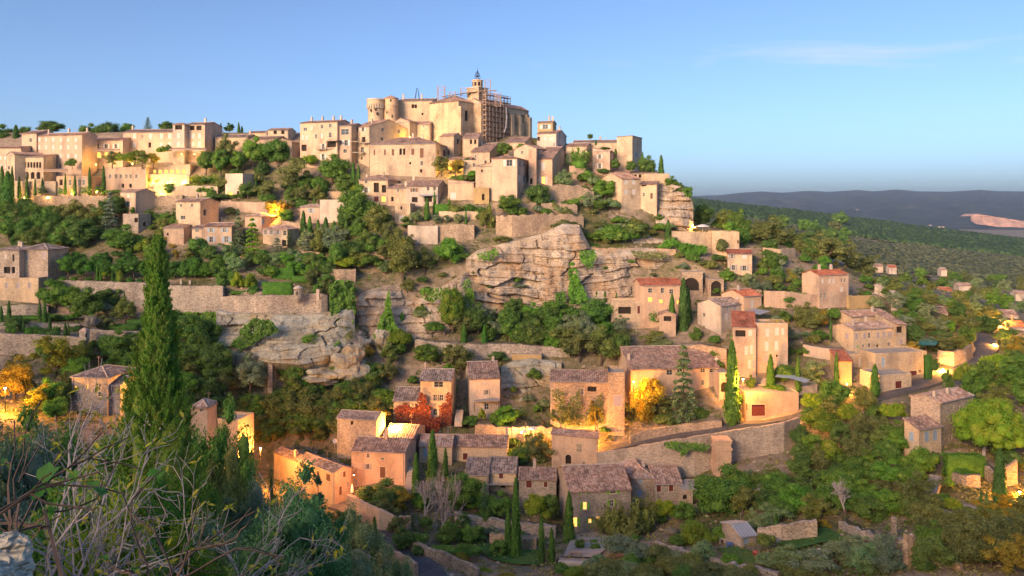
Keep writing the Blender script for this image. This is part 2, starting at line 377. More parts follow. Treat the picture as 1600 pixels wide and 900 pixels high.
# the plateau the photographer stands on rises unseen behind the camera; its crest is shaped to shade the lower village
def build_back():
    verts = []; faces = []; nx, ny = 90, 50; sa, ca = math.sin(SUN_AZ), math.cos(SUN_AZ)
    for i in range(nx + 1):
        s = i / nx * 2 - 1; x = 1500 * (0.06 * s + 0.94 * s ** 3)
        for j in range(ny + 1):
            t = j / ny; y1 = 0.375 * abs(x) + 1.5; y = y1 - 1300 * t ** 2.2
            q = -(x * sa + y * ca); k = min(max(q / 220, 0), 1)
            z = -1.8 - (0.02 * max(x, 0)) + 64 * (k * k * (3 - 2 * k)) + (2.5 * fbm(x * .01, y * .01) if q > 20 else 0)
            verts.append((x, y, z))
    for i in range(nx):
        for j in range(ny): faces.append((i * (ny + 1) + j, i * (ny + 1) + j + 1, (i + 1) * (ny + 1) + j + 1, (i + 1) * (ny + 1) + j))
    tag(mesh('shade_hill', verts, faces, M['ground'], smooth=True), kind='structure')
build_back()

# ------------------------------------------------------------------ far hills, quarry face, woods on the plain
def hill_mat():
    m, t, b = newmat('wooded_hills')
    n = noise(t, pos(t), 0.004, 6, 0.65); n2 = noise(t, pos(t), 0.03, 4, 0.6)
    c = ramp(t, n, [(0.35, (0.012, 0.026, 0.024)), (0.55, (0.032, 0.050, 0.040)), (0.74, (0.13, 0.115, 0.09))])
    t.links.new(mix(t, 1.0, c, ramp(t, n2, [(0.3, (0.6, 0.6, 0.6)), (0.7, (1.25, 1.25, 1.25))]), 'MULTIPLY'), b.inputs['Base Color'])
    bump(t, b, n2, 1.0, 25.0)
    return m
HILL = {}
def hill_hit(u, v):
    us, V, nj = HILL['us'], HILL['V'], HILL['nj']; i = int(np.argmin(np.abs(us - u)))
    for j in range(nj):
        x, D, z = V[i * nj + j]
        if HZ - z * F / D <= v: return D
    return 9000.0
def build_hills():
    cu = [300, 900, 1085, 1120, 1160, 1190, 1225, 1260, 1300, 1340, 1365, 1400, 1440, 1480, 1530, 1560, 1600, 1700, 2100, 2600]
    cv = [306, 308, 306, 305, 301, 299, 301, 298, 299.5, 296.5, 299, 296, 299, 299.5, 296.5, 298.5, 299, 297, 300, 304]
    verts = []; us = np.linspace(300, 2600, 330); nj = 46
    for u in us:
        zc = (HZ - np.interp(u, cu, cv)) / F * 12500
        for j in range(nj):
            t = j / (nj - 1); D = 5600 + 9400 * t; x = (u - 800) / F * D
            if D < 12500: k = (D - 5600) / 6900; base = -172 + (zc + 172) * (k ** 1.25)
            else: base = zc - (D - 12500) * 0.06
            amp = 135 * math.sin(min(1, max(0, (D - 5600) / 6900)) * math.pi)
            r = 1 - abs(mnoise.fractal((x * .0007, D * .0011, 1.3), 1.0, 2.0, 5)) * 1.6
            z = base + amp * (r - 0.62) + 5 * fbm(x * .004, D * .004, 2)
            verts.append((x, D, min(z, zc * D / 12500 + 2 * fbm(x * .003, D * .002)) if D < 12500 else base))
    HILL.update(us=us, V=verts, nj=nj)
    faces = [(i * nj + j, (i + 1) * nj + j, (i + 1) * nj + j + 1, i * nj + j + 1) for i in range(len(us) - 1) for j in range(nj - 1)]
    tag(mesh('hills', verts, faces, hill_mat(), smooth=True), kind='structure')
build_hills()

def rock_mat(name, warm=1.0):
    m, t, b = newmat(name)
    wv = noise(t, pos(t), 0.10, 3)
    st = noise(t, pos(t, (0.06, 0.06, 1.15)), 1.0, 6, 0.68); n2 = noise(t, pos(t), 0.22, 5, 0.62); n3 = noise(t, pos(t, (1, 1, 1.9)), 2.6, 4, 0.65)
    c = ramp(t, st, [(0.28, (0.40 * warm, 0.335, 0.26)), (0.42, (0.66 * warm, 0.55, 0.41)), (0.55, (0.74 * warm, 0.655, 0.53)), (0.72, (0.66 * warm, 0.60, 0.52))])
    gr = ramp(t, n2, [(0.42, (1, 1, 1)), (0.64, (0.66, 0.66, 0.68))])
    c = mix(t, 1.0, c, gr, 'MULTIPLY')
    oc = ramp(t, noise(t, pos(t), 0.13, 3), [(0.52, (0, 0, 0)), (0.66, (0.65, 0.65, 0.65))])
    c = mix(t, oc, c, (0.56 * warm, 0.37, 0.205))
    vc = noise(t, pos(t, (0.9, 0.9, 0.07)), 1.0, 4)
    c = mix(t, 1.0, c, ramp(t, vc, [(0.30, (0.45, 0.43, 0.42)), (0.44, (1, 1, 1))]), 'MULTIPLY')
    c = mix(t, 1.0, c, ramp(t, n3, [(0.28, (0.62, 0.62, 0.62)), (0.72, (1.25, 1.25, 1.25))]), 'MULTIPLY')
    t.links.new(c, b.inputs['Base Color'])
    bump(t, b, math_(t, 'ADD', math_(t, 'MULTIPLY', st, 1.5), n3), 0.9, 0.5)
    return m
M['rock'] = rock_mat('limestone_warm', 1.0); M['rock_grey'] = rock_mat('limestone_grey', 0.88)
def cliff(name, label, cols, m='rock', du=2.5, dv=2.2, amp=1.0, back=5.0, seed=0.0):
    """a stratified rock face: cols = (u, v_top, v_base, D_base, D_top)"""
    A = np.array(cols, dtype=float); us = np.arange(A[0, 0], A[-1, 0] + .1, du); hmax = (A[:, 2] - A[:, 1]).max(); nv = max(6, int(hmax / dv))
    verts = []
    for u in us:
        vt, vb, Db, Dt = [np.interp(u, A[:, 0], A[:, k]) for k in (1, 2, 3, 4)]
        e = min(1.0, (u - us[0]) / 12.0, (us[-1] - u) / 12.0)
        top = P(u, vt, Dt); bot = P(u, vb, Db)
        verts.append((top.x, top.y + back, top.z - 1.2)); verts.append((top.x, top.y + 1.2, top.z + 0.2))
        for j in range(nv + 1):
            t = j / nv; q = top.lerp(bot, t)
            sc = Db / 230.0
            x, y, z = q.x / sc, q.y / sc, q.z / sc
            w = z * 0.42 + 0.9 * fbm(x * .035, seed, z * .03, 3) + x * 0.012
            fr = w - math.floor(w); led = (1 - fr) ** 1.6 if fr > 0.12 else fr / 0.12   # overhanging beds
            w2 = z * 1.5 + 0.8 * fbm(x * .06, seed + 3, z * .05, 2); f2 = w2 - math.floor(w2)
            wx = x * 0.085 + 0.9 * fbm(x * .05, seed, z * .10, 3) + 0.35 * mnoise.cell((math.floor(w), seed, 3.0)); crack = mnoise.cell((math.floor(wx), math.floor(w), seed)) - (0.8 if wx - math.floor(wx) < 0.045 else 0)
            d = 0.62 * led * (0.4 + 0.8 * (fbm(x * .05, seed + 9, z * .2, 2) + .5)) + 0.22 * (1 - f2) + 0.9 * crack + 3.4 * fbm(x * .055, seed + 5, z * .03, 4) + 0.35 * fbm(x * .5, seed, z * .7, 3)
            d *= amp * sc * (0.25 + 0.75 * max(0, e)) * min(1, 0.2 + t * 6)
            verts.append((q.x + 0.15 * d * math.sin(x * .3), q.y - d, q.z + 0.2 * sc * fbm(x * .3, seed + 2, z * .3, 2)))
        verts.append((bot.x, bot.y + 1.5, bot.z - 3))
    n = nv + 4
    faces = [(i * n + j, i * n + j + 1, (i + 1) * n + j + 1, (i + 1) * n + j) for i in range(len(us) - 1) for j in range(n - 1)]
    return tag(mesh(name, verts, faces, M[m], smooth=False), label, 'cliff', kind='structure')
def boulder(label, u, v, w, h, D=None, m='rock_grey', seed=1, group=None):
    D = D or hitD(u, v); c = P(u, v - h / 2, D); rx = px(w, D) / 2; rz = px(h, D) / 2 * 1.15
    import bmesh
    bm = bmesh.new(); bmesh.ops.create_icosphere(bm, subdivisions=4, radius=1)
    for q in bm.verts:
        p = q.co; k = 1 + 0.42 * fbm(p.x * 1.1 + seed * 7, p.y * 1.1, p.z * 1.6, 4) - 0.10 * abs(fbm(p.x * 4, p.y * 4 + seed, p.z * 7, 2))
        q.co = (p.x * k * rx, p.y * k * rx * 0.8, p.z * k * rz)
    me = bpy.data.meshes.new('boulder'); bm.to_mesh(me); bm.free(); me.materials.append(M[m])
    o = link('boulder', me); o.location = c; tag(o, label, 'boulder', group); return o

_qD = hill_hit(1570, 356)
M['quarry'] = plain_mat('quarry_rock', (0.42, 0.27, 0.21), 0.9, 0.35, 0.02)
cliff('quarry_face', 'pink quarried rock face on the far hillside at the right edge', [(u, vt, vb, _qD, _qD + 60) for u, vt, vb in ((1518, 338, 345), (1526, 334, 350), (1545, 337, 352), (1575, 342, 356), (1612, 347, 359), (1640, 349, 360))], 'quarry', 1.2, 1.2, 0.5, 150)
cliff('cliff_main', 'tall cream limestone cliff with layered overhangs below the old town', [(728, 405, 470, 232, 233), (745, 393, 482, 231, 234), (775, 384, 488, 231, 238), (810, 376, 492, 231, 239), (850, 365, 492, 232, 240), (880, 350, 495, 233, 242), (905, 352, 490, 234, 243), (925, 392, 488, 235, 243), (960, 390, 490, 236, 244), (1000, 388, 488, 236, 245), (1040, 390, 470, 237, 245), (1075, 396, 455, 238, 245), (1105, 402, 440, 239, 245)], 'rock', 1.1, 1.1, 1.25, 6, 1.0)
cliff('cliff_west', 'pale weathered limestone cliff left of the bright green pine', [(553, 470, 528, 218, 221), (565, 458, 533, 217, 223), (590, 450, 538, 216, 225), (612, 446, 540, 215, 227), (650, 452, 532, 217, 228), (690, 450, 520, 220, 229), (722, 428, 505, 226, 231), (742, 420, 492, 231, 234)], 'rock', 1.2, 1.2, 1.15, 5, 4.0)
cliff('cliff_grey', 'grey bedded rock under the turreted garden wall', [(338, 486, 545, 203.2, 209.6), (360, 490, 556, 202.2, 209.6), (420, 492, 562, 201.2, 209.6), (470, 494, 566, 201.2, 210.6), (505, 490, 562, 203.2, 211.6), (530, 486, 548, 206.2, 212.6), (556, 480, 530, 210.2, 215.6)], 'rock_grey', 1.4, 1.2, 1.0, 4, 8.0)
cliff('cliff_promontory', 'rounded warm rock promontory under the easternmost houses', [(1012, 322, 360, 260, 266), (1024, 302, 362, 258, 268), (1036, 293, 362, 257, 268), (1052, 289, 362, 257, 268), (1066, 292, 362, 258, 268), (1076, 300, 360, 260, 268), (1084, 322, 356, 263, 268)], 'rock', 1.3, 1.3, 1.5, 8, 12.0)
cliff('rock_steps', 'low cream rock ledges above the curved green hedge', [(968, 368, 392, 247, 251), (985, 366, 391, 247, 252), (1010, 370, 388, 248, 252), (1045, 376, 388, 249, 252)], 'rock', 2, 2, 0.7, 4, 15.0)
cliff('rock_spur', 'broken rock spur in the field right of the red roofed house', [(1392, 456, 486, 232, 236), (1400, 455, 487, 231, 236), (1410, 462, 488, 232, 236)], 'rock', 1.5, 1.5, 0.8, 4, 17.0)
cliff('rock_wall_ruin', 'jagged pale outcrop beside the right hillside path', [(1366, 446, 470, 241, 244), (1376, 444, 472, 240, 244), (1386, 452, 470, 241, 244)], 'rock', 1.5, 1.5, 0.8, 3, 19.0)
cliff('rock_village', 'rounded rock outcrop between the pale house and the ruined lit house', [(783, 575, 655, 200, 208), (800, 566, 662, 199, 209), (830, 562, 664, 198, 209), (855, 565, 662, 198, 209), (878, 568, 650, 199, 209)], 'rock_grey', 1.6, 1.6, 1.1, 5, 23.0)
cliff('rock_cut', 'pale quarried rock wall under the lane beside the hipped roof house', [(1030, 695, 752, 172, 182), (1052, 690, 757, 171, 182), (1080, 690, 758, 170, 182), (1112, 686, 757, 170, 181), (1135, 684, 752, 170, 180)], 'rock', 1.6, 1.6, 0.55, 3, 27.0)
for i, (lab, u, v, w, h) in enumerate([('big grey cracked boulder on the slope below the turret', 545, 597, 62, 50), ('long flat grey boulder sloping down to the right', 500, 600, 70, 26),
        ('upright grey boulder beside the brown thicket', 598, 552, 30, 34), ('low grey boulder beneath the tapering ivy', 560, 548, 40, 22)]):
    boulder(lab, u, v, w, h, seed=i + 1)

def blob_mass(name, label, region, count, smin, smax, m, seed, hsq=0.8):
    """a far wood as one mass: thousands of small crowns standing on the plain"""
    import bmesh
    rng = np.random.default_rng(seed); bm = bmesh.new(); bmesh.ops.create_icosphere(bm, subdivisions=1, radius=0.5)
    tv = np.array([v.co[:] for v in bm.verts]); tf = np.array([[v.index for v in f.verts] for f in bm.faces]); bm.free()
    pts = []
    while len(pts) < count:
        u, D = rng.uniform(1060, 1740), math.sqrt(rng.uniform(region[0] ** 2, region[1] ** 2)); x = (u - 800) / F * D
        k = fbm(x * .0045, D * .0032, seed, 3)
        if k < region[2] + rng.uniform(-.25, .25): continue
        pts.append((x, D, gz(x, D) - (2.5 * (1 + fbm(x * .004, D * .004)) if D > 430 else 0)))
    pts = np.array(pts); n = len(pts); s = rng.uniform(smin, smax, n) ** 1.0
    V = tv[None] * (1 + rng.uniform(-.32, .32, (n, len(tv), 1))); V = V * s[:, None, None]; V[:, :, 2] *= hsq
    V = V + pts[:, None, :]; V[:, :, 2] += (s * 0.25)[:, None]
    Fc = tf[None] + (np.arange(n) * len(tv))[:, None, None]
    o = fast_mesh(name, V.reshape(-1, 3), Fc.reshape(-1, 3), m); tag(o, label, 'woodland', kind='stuff'); return o
def fast_mesh(name, V, Fc, m, parent=None, smooth=False):
    me = bpy.data.meshes.new(name); V = np.asarray(V, dtype=np.float32); Fc = np.asarray(Fc, dtype=np.int32); k = Fc.shape[1]
    me.vertices.add(len(V)); me.vertices.foreach_set('co', V.ravel()); me.loops.add(Fc.size); me.loops.foreach_set('vertex_index', Fc.ravel())
    me.polygons.add(len(Fc)); me.polygons.foreach_set('loop_start', np.arange(0, Fc.size, k, dtype=np.int32))
    if m: me.materials.append(m)
    me.update(calc_edges=True); me.validate()
    return link(name, me, parent) if name else me
L['forest'] = leaf_mat('forest_mass', ((0.010, 0.017, 0.012), (0.020, 0.031, 0.020), (0.036, 0.046, 0.028)), 0.1, 0.01)
L['garrigue'] = leaf_mat('garrigue_mass', ((0.020, 0.026, 0.020), (0.038, 0.044, 0.032), (0.065, 0.066, 0.046)), 0.1, 0.01)
blob_mass('forest', 'dark pine wood along the crest of the plain', (1500, 2330, -0.45), 17000, 8, 15, L['forest'], 5, 0.9)
blob_mass('scrubland', 'grey green scrub covering the plain beyond the village', (640, 1700, -0.6), 14000, 3.5, 9, L['garrigue'], 9, 0.55)

# ------------------------------------------------------------------ walls, terraces, roads
def wall(label, pts, m='dry', D=None, th=0.7, rough=0.12, fill=True, name='stone_wall', cat='wall', top=None, deep=2.5, crest='ground'):
    """stone wall: pts = (u, v_top, v_base); earth is banked up behind a retaining wall"""
    A = []
    for k, p in enumerate(pts):
        Dk = p[3] if len(p) > 3 else (D if D else hitD(p[0], p[2]))
        A.append((P(p[0], p[1], Dk), P(p[0], p[2], Dk)))
    tops = []; bots = []
    for k in range(len(A) - 1):
        n = max(1, int((A[k + 1][0] - A[k][0]).length / 1.0))
        for i in range(n): tops.append(A[k][0].lerp(A[k + 1][0], i / n)); bots.append(A[k][1].lerp(A[k + 1][1], i / n))
    tops.append(A[-1][0]); bots.append(A[-1][1])
    rnd = random.Random(label); verts = []; faces = []; n = len(tops)
    for i in range(n):
        a, b = tops[max(0, i - 1)], tops[min(n - 1, i + 1)]; d = Vector((b.x - a.x, b.y - a.y, 0)).normalized(); nb = Vector((-d.y, d.x, 0))
        if nb.y < 0: nb = -nb
        tz = tops[i].z + rnd.uniform(-rough, rough); bo = rnd.uniform(-.05, .05)
        f = tops[i] - nb * bo
        verts += [(bots[i].x, bots[i].y - 0.12, bots[i].z - deep), (f.x, f.y, tz), (f.x + nb.x * th, f.y + nb.y * th, tz + rnd.uniform(-rough, rough) * .5), (f.x + nb.x * th, f.y + nb.y * th, bots[i].z - deep)]
    for i in range(n - 1):
        for j in range(3): faces.append((i * 4 + j, i * 4 + j + 1, (i + 1) * 4 + j + 1, (i + 1) * 4 + j)[::-1])
    faces += [(0, 1, 2, 3), (4 * n - 1, 4 * n - 2, 4 * n - 3, 4 * n - 4)]
    root = empty(name, tuple(bots[n // 2])); tag(root, label, cat)
    o = mesh('masonry', [Vector(v) - root.location for v in verts], faces, M[m], root)
    if fill:
        fv = []; ff = []
        for i in range(n):
            q = Vector(verts[i * 4 + 2]); dirn = Vector((q.x, q.y, 0)).normalized(); L_ = 0.0
            while L_ < 5 and gz(q.x + dirn.x * L_, q.y + dirn.y * L_) < q.z - 0.25: L_ += 0.7
            e = q + dirn * (L_ + 1.6); ez = min(q.z - 0.05, max(gz(e.x, e.y) - 0.3, q.z - 2.5)); fv += [Vector((q.x, q.y, q.z - 0.18)) - root.location, Vector((e.x, e.y, ez)) - root.location]
        for i in range(n - 1): ff.append((2 * i, 2 * i + 2, 2 * i + 3, 2 * i + 1))
        mesh('terrace', fv, ff, M[crest], root)
    return root
ROADPTS = []
def road(name, pts, w, m='asphalt', lift=0.35):
    W_ = []
    for p in pts: W_.append(G(p[0], p[1], p[2] if len(p) > 2 else None))
    fine = []
    for k in range(len(W_) - 1):
        n = max(1, int((W_[k + 1] - W_[k]).length / 2))
        fine += [W_[k].lerp(W_[k + 1], i / n) for i in range(n)]
    fine.append(W_[-1]); verts = []; faces = []; n = len(fine); ROADPTS.extend((q.x, q.y, w / 2) for q in fine)
    for i in range(n):
        a, b = fine[max(0, i - 1)], fine[min(n - 1, i + 1)]; d = Vector((b.x - a.x, b.y - a.y, 0)).normalized(); s = Vector((-d.y, d.x, 0))
        q = fine[i]; z = q.z + lift
        for k, dz in ((-.5, -2), (-.5, 0), (0, .06), (.5, 0), (.5, -2)): verts.append((q.x + s.x * w * k, q.y + s.y * w * k, z + dz))
    for i in range(n - 1):
        for j in range(4): faces.append((i * 5 + j, i * 5 + j + 1, (i + 1) * 5 + j + 1, (i + 1) * 5 + j))
    return tag(mesh(name, verts, faces, M[m]), kind='structure')

road('road', [(690, 925), (672, 897), (640, 868), (612, 845), (585, 825), (560, 806), (545, 795), (528, 790)], 4.6)
road('lane', [(880, 722), (930, 706), (985, 694), (1040, 682), (1100, 672), (1150, 662), (1195, 660), (1240, 652), (1290, 636)], 3.6)
road('road_east', [(1340, 628), (1395, 612), (1440, 600), (1490, 583), (1525, 562), (1540, 545), (1538, 528), (1530, 517), (1540, 505)], 6.0)
road('path', [(1440, 458), (1446, 447), (1450, 437), (1447, 432, 420)], 3.0, 'gravel')
road('terrace_drive', [(1190, 608), (1225, 602), (1262, 596)], 9.0, 'paving')

# ---- walls (west to east, top to bottom)
wall('long pale retaining wall along the foot of the hotel terraces', [(50, 306, 322), (110, 306, 324), (185, 307, 324), (243, 306, 322), (285, 305, 320)], 'rubble')
wall('stone terrace wall behind the cypress row at the hotel', [(22, 283, 310), (55, 283, 312), (87, 283, 308)], 'cream')
wall('upper hotel terrace wall lit by yellow lamps', [(232, 272, 290), (262, 272, 290), (296, 273, 290)], 'cream')
wall('arcaded lower hotel wall with green vines, right of the stepped terraces', [(240, 290, 306), (270, 290, 307), (302, 290, 307), (340, 291, 306)], 'cream')
wall('pinkish garden wall above the yellow tree', [(345, 314, 330), (400, 316, 332), (470, 317, 330)], 'pink')
wall('low bank wall under the dark oaks in the old town', [(494, 299, 309), (520, 299, 310), (552, 300, 309)], 'rubble')
wall('long buttressed garden wall behind the plane trees', [(88, 438, 462), (160, 440, 470), (232, 442, 478), (268, 446, 486), (335, 447, 488), (348, 447, 489)], 'dry')
wall('bastion wall beside the corner turret', [(345, 463, 489), (400, 462, 491), (460, 461, 494), (472, 460, 494), (502, 458, 492), (512, 462, 490)], 'dry')
wall('pale stepped wall below the clipped hedge garden', [(500, 420, 436), (530, 421, 440), (556, 421, 440)], 'rubble')
wall('grey lower garden wall with a square turret on top', [(-10, 521, 556), (60, 523, 556), (126, 527, 556), (138, 515, 556), (215, 518, 560), (240, 520, 562)], 'dry')
wall('low wall under the clipped hedges at the left edge', [(0, 478, 492), (40, 476, 494), (75, 478, 492)], 'dry')
wall('small wall between cypresses at the lower left terraces', [(0, 504, 513), (60, 505, 515), (125, 507, 518)], 'dry')
wall('grey concrete garden wall below the white terrace house', [(637, 352, 378), (660, 353, 381), (684, 353, 382)], 'pale', rough=.03)
wall('stone wall with diamond lattice right of the concrete wall', [(685, 352, 378), (715, 350, 377), (741, 352, 374)], 'rubble')
wall('tall ruined town wall running above the cliff', [(775, 337, 366), (800, 338, 370), (830, 336, 367), (862, 334, 362), (885, 336, 360), (912, 338, 356)], 'rubble', rough=.4)
wall('high old rampart wall below the easternmost shuttered house', [(858, 290, 316), (880, 289, 318), (905, 290, 318), (928, 300, 322)], 'rubble', rough=.3)
wall('lower broken rampart wall above the ruined town wall', [(846, 318, 334), (870, 317, 335), (902, 320, 334)], 'rubble', rough=.3)
wall('terrace wall under the small garden of cypresses', [(686, 330, 343), (720, 330, 344), (752, 331, 342)], 'cream')
wall('curved rock-top wall above the eastern cliff', [(915, 386, 394), (960, 388, 396), (1000, 388, 396), (1056, 390, 398)], 'rubble', rough=.3)
wall('terrace wall under the white parasol', [(1050, 361, 384), (1080, 362, 386), (1113, 363, 388), (1150, 361, 386)], 'cream')
wall('pale wall behind the oaks right of the parasol terrace', [(1194, 387, 402), (1220, 389, 404), (1243, 388, 400)], 'cream')
wall('wall below the scrub on the cliff foot terrace', [(648, 530, 560), (680, 535, 561), (720, 538, 562), (765, 538, 562), (800, 537, 560), (845, 541, 558), (890, 545, 558)], 'dry', rough=.2)
wall('pink garden wall with orange shrubs below the red roofed house', [(1195, 455, 480), (1225, 455, 482), (1258, 459, 480), (1285, 462, 480)], 'pink')
wall('bright yellow wall right of the red roofed house', [(1326, 462, 484), (1348, 462, 483), (1371, 462, 482)], 'ochre', fill=False)
wall('white plastered garden wall below the big multi-roofed house', [(1255, 538, 556), (1285, 544, 560), (1316, 547, 566)], 'pale', rough=.05)
wall('curved pale stone wall under the turquoise pool lawn', [(1465, 548, 566), (1490, 549, 572), (1510, 545, 568), (1520, 538, 560)], 'rubble')
wall('retaining wall holding up the lane above the rooftops', [(932, 708, 742), (985, 700, 745), (1030, 692, 748), (1085, 683, 745), (1150, 672, 720), (1225, 661, 705), (1250, 652, 690)], 'grey', fill=False)
wall('low wall on the uphill side of the lane', [(985, 682, 698), (1015, 671, 690), (1060, 664, 681), (1128, 657, 672)], 'rubble')
wall('orange lit bank wall below the burnt-looking house', [(800, 668, 690), (830, 665, 690), (862, 668, 688), (905, 690, 700)], 'rubble', rough=.3)
wall('rubble garden wall below the pale house', [(742, 664, 682), (775, 666, 684), (812, 668, 690)], 'rubble', rough=.3)
wall('orange lit wall along the road bend', [(541, 772, 805), (560, 782, 815), (592, 797, 830), (620, 808, 835), (642, 806, 825)], 'pink')
wall('pale wall beside the lower road', [(636, 842, 858), (665, 856, 874), (700, 868, 886), (745, 890, 905)], 'rubble', fill=False, rough=.2)
wall('pale rubble parapet on the near side of the road', [(598, 850, 872), (625, 868, 892), (648, 882, 905)], 'rubble', fill=False, rough=.3)
wall('long dry stone wall under the bushes below the maroon shuttered houses', [(710, 802, 822), (760, 810, 832), (815, 818, 838), (868, 822, 842)], 'dry', rough=.25)
wall('low stone terrace wall beside the lawn', [(765, 834, 852), (815, 840, 862), (838, 842, 862)], 'rubble', rough=.25)
wall('pale stone terrace edge below the green shuttered house', [(872, 878, 888), (905, 880, 890), (938, 880, 888)], 'pale', rough=.05, crest='paving')
wall('grey stone wall right of the blue door shed', [(1183, 826, 846), (1230, 820, 848), (1277, 814, 842)], 'dry', rough=.15)
wall('long tumbled dry stone wall across the lower right', [(1310, 816, 826), (1345, 828, 842), (1385, 842, 852), (1425, 838, 858)], 'dry', rough=.35)
wall('tall ruined wall end at the lower right', [(1418, 838, 888), (1426, 836, 886), (1431, 836, 884)], 'rubble', rough=.4, fill=False)
wall('low broken wall running to the lower right corner', [(1432, 862, 874), (1460, 868, 882), (1500, 880, 892)], 'rubble', rough=.3)
wall('stone terrace wall beside two small cypresses', [(1468, 796, 812), (1500, 806, 822), (1542, 814, 828), (1565, 796, 812)], 'dry', rough=.15, crest='gravel')
wall('broken terrace walls below the tall hedge', [(1480, 738, 752), (1510, 745, 760), (1532, 742, 762)], 'rubble', rough=.35)
wall('pale retaining wall beside the orange glow at the right edge', [(1530, 722, 742), (1555, 740, 760), (1590, 720, 758)], 'rubble', rough=.2)
wall('narrow dry stone wall along the bottom slope', [(1020, 846, 852), (1060, 858, 866), (1100, 868, 878), (1150, 882, 892), (1215, 894, 906)], 'dry', rough=.2)
wall('small stepped wall beside the parked car', [(1165, 780, 786), (1180, 768, 776), (1192, 752, 760)], 'dry', rough=.2, fill=False)
wall('walled bank by the green field at the left', [(312, 612, 622), (345, 612, 622)], 'pale', fill=False)
wall('low ruined wall beneath the square tower house', [(890, 259, 280), (914, 259, 281)], 'pink', fill=False)
wall('pale terrace wall below the white gabled house', [(1062, 541, 556), (1095, 538, 560), (1135, 546, 574)], 'rubble', rough=.2)
wall('short stone wall in the trees under the yellow loggia house', [(556, 392, 402), (600, 394, 405)], 'rubble', rough=.2)
wall('broken wall between the bamboo and the promontory house', [(908, 292, 300), (936, 296, 305)], 'rubble', rough=.25)
wall('low wall across the slope under the tall lit doorway', [(800, 318, 328), (838, 316, 328)], 'rubble', rough=.25)
wall('terrace wall left of the blue shuttered house', [(196, 372, 382), (256, 374, 385)], 'rubble', rough=.2)
wall('terrace wall right of the hip roofed conifer house', [(470, 392, 402), (500, 394, 404)], 'rubble', rough=.2)
wall('stone bank below the pink pale roof house', [(440, 344, 352), (480, 352, 361)], 'rubble', rough=.2)
wall('low wall in the gardens right of the arched vaults', [(1140, 450, 458), (1190, 452, 461)], 'rubble', rough=.2)

# ------------------------------------------------------------------ houses
Z = Vector((0, 0, 1))
class Face:
    def __init__(s, o, d, w, out): s.o = Vector((o[0], o[1], 0)); s.d = d; s.w = w; s.out = out
    def at(s, x, z, dep=0.0): return s.o + s.d * x + Z * z + s.out * dep
    def ray(s, u, v):
        k = Vector(((u - 800) / F, 1, 0)); t = s.o.dot(s.out) / k.dot(s.out); return (k * t - s.o).dot(s.d), (HZ - v) / F * t, t
    def box(s, mb, x0, x1, z0, z1, d0, d1): mb.obox(s.at(x0, z0, d0), s.d * (x1 - x0), s.out * (d1 - d0), Z * (z1 - z0))
def holes_face(mb, fc, z0, z1, holes, off):
    xs = sorted({0.0, fc.w, *[h[0] for h in holes], *[h[1] for h in holes]}); zs = sorted({z0, z1, *[h[2] for h in holes], *[h[3] for h in holes]})
    for i in range(len(xs) - 1):
        for j in range(len(zs) - 1):
            xm, zm = (xs[i] + xs[i + 1]) / 2, (zs[j] + zs[j + 1]) / 2
            if any(h[0] < xm < h[1] and h[2] < zm < h[3] for h in holes): continue
            mb.quad(*[fc.at(x, z) - off for x, z in ((xs[i], zs[j]), (xs[i + 1], zs[j]), (xs[i + 1], zs[j + 1]), (xs[i], zs[j + 1]))])
    for x0, x1, a, b, dp in holes:
        for p, q in (((x0, a), (x1, a)), ((x1, a), (x1, b)), ((x1, b), (x0, b)), ((x0, b), (x0, a))):
            mb.quad(fc.at(*p) - off, fc.at(*q) - off, fc.at(*q, -dp) - off, fc.at(*p, -dp) - off)
def slope(name, o, e, inn, Ln, T, g, z, m, parent, off, ov=0.35, side=0.22, pitch=0.52, seed=0):
    """one pitch of canal tiles: real corrugation running down the slope"""
    n = max(4, int((Ln + 2 * side) / pitch)); V = []; UV = []; Fc = []; rows = 4; sl = math.sqrt(1 + g * g); rnd = random.Random(seed)
    hh = (0.0, 0.085, 0.12, 0.085); cols = n * 4 + 1
    sag = rnd.uniform(0.02, 0.10)
    for i in range(cols):
        s = -side + (Ln + 2 * side) * i / (cols - 1); tm = max(T(min(max(s, 0), Ln)), 0.02)
        for r in range(rows + 1):
            t = -ov + (tm + ov) * r / rows
            p = o + e * s + inn * t + Z * (z + g * t + hh[i % 4] + 0.05 - sag * math.sin(math.pi * min(max(s / Ln, 0), 1)) * (r / rows) + rnd.uniform(-.012, .012)) - off
            V.append(p); UV.append((s + seed * 3.1, t * sl))
    for i in range(cols - 1):
        for r in range(rows): k = i * (rows + 1) + r; Fc.append((k, k + rows + 1, k + rows + 2, k + 1))
    ps = sorted({0.0, Ln, Ln / 2, *[Ln * k / 8 for k in range(9)]}); base = len(V)          # underside slab
    for s in ps:
        tm = max(T(s), 0.02); ss = s - side if s == 0 else (s + side if s == Ln else s)
        for t in (-ov, tm): V.append(o + e * ss + inn * t + Z * (z + g * t - 0.06) - off); UV.append((s, t))
    for i in range(len(ps) - 1): k = base + 2 * i; Fc.append((k, k + 1, k + 3, k + 2))
    V += [V[0], V[(cols - 1) * (rows + 1)], V[base + 2 * (len(ps) - 1)], V[base]]; UV += [(0, 0)] * 4; k = len(V); Fc.append((k - 4, k - 1, k - 2, k - 3))
    for a, b, c, d in ((0, rows, base + 1, base), ((cols - 1) * (rows + 1), (cols - 1) * (rows + 1) + rows, base + 2 * len(ps) - 1, base + 2 * len(ps) - 2)): Fc.append((a, b, c, d))
    return mesh(name, V, Fc, m, parent, uv=UV)
HOUSES = []; BOXES = []; FOOT = []; LAST = {}
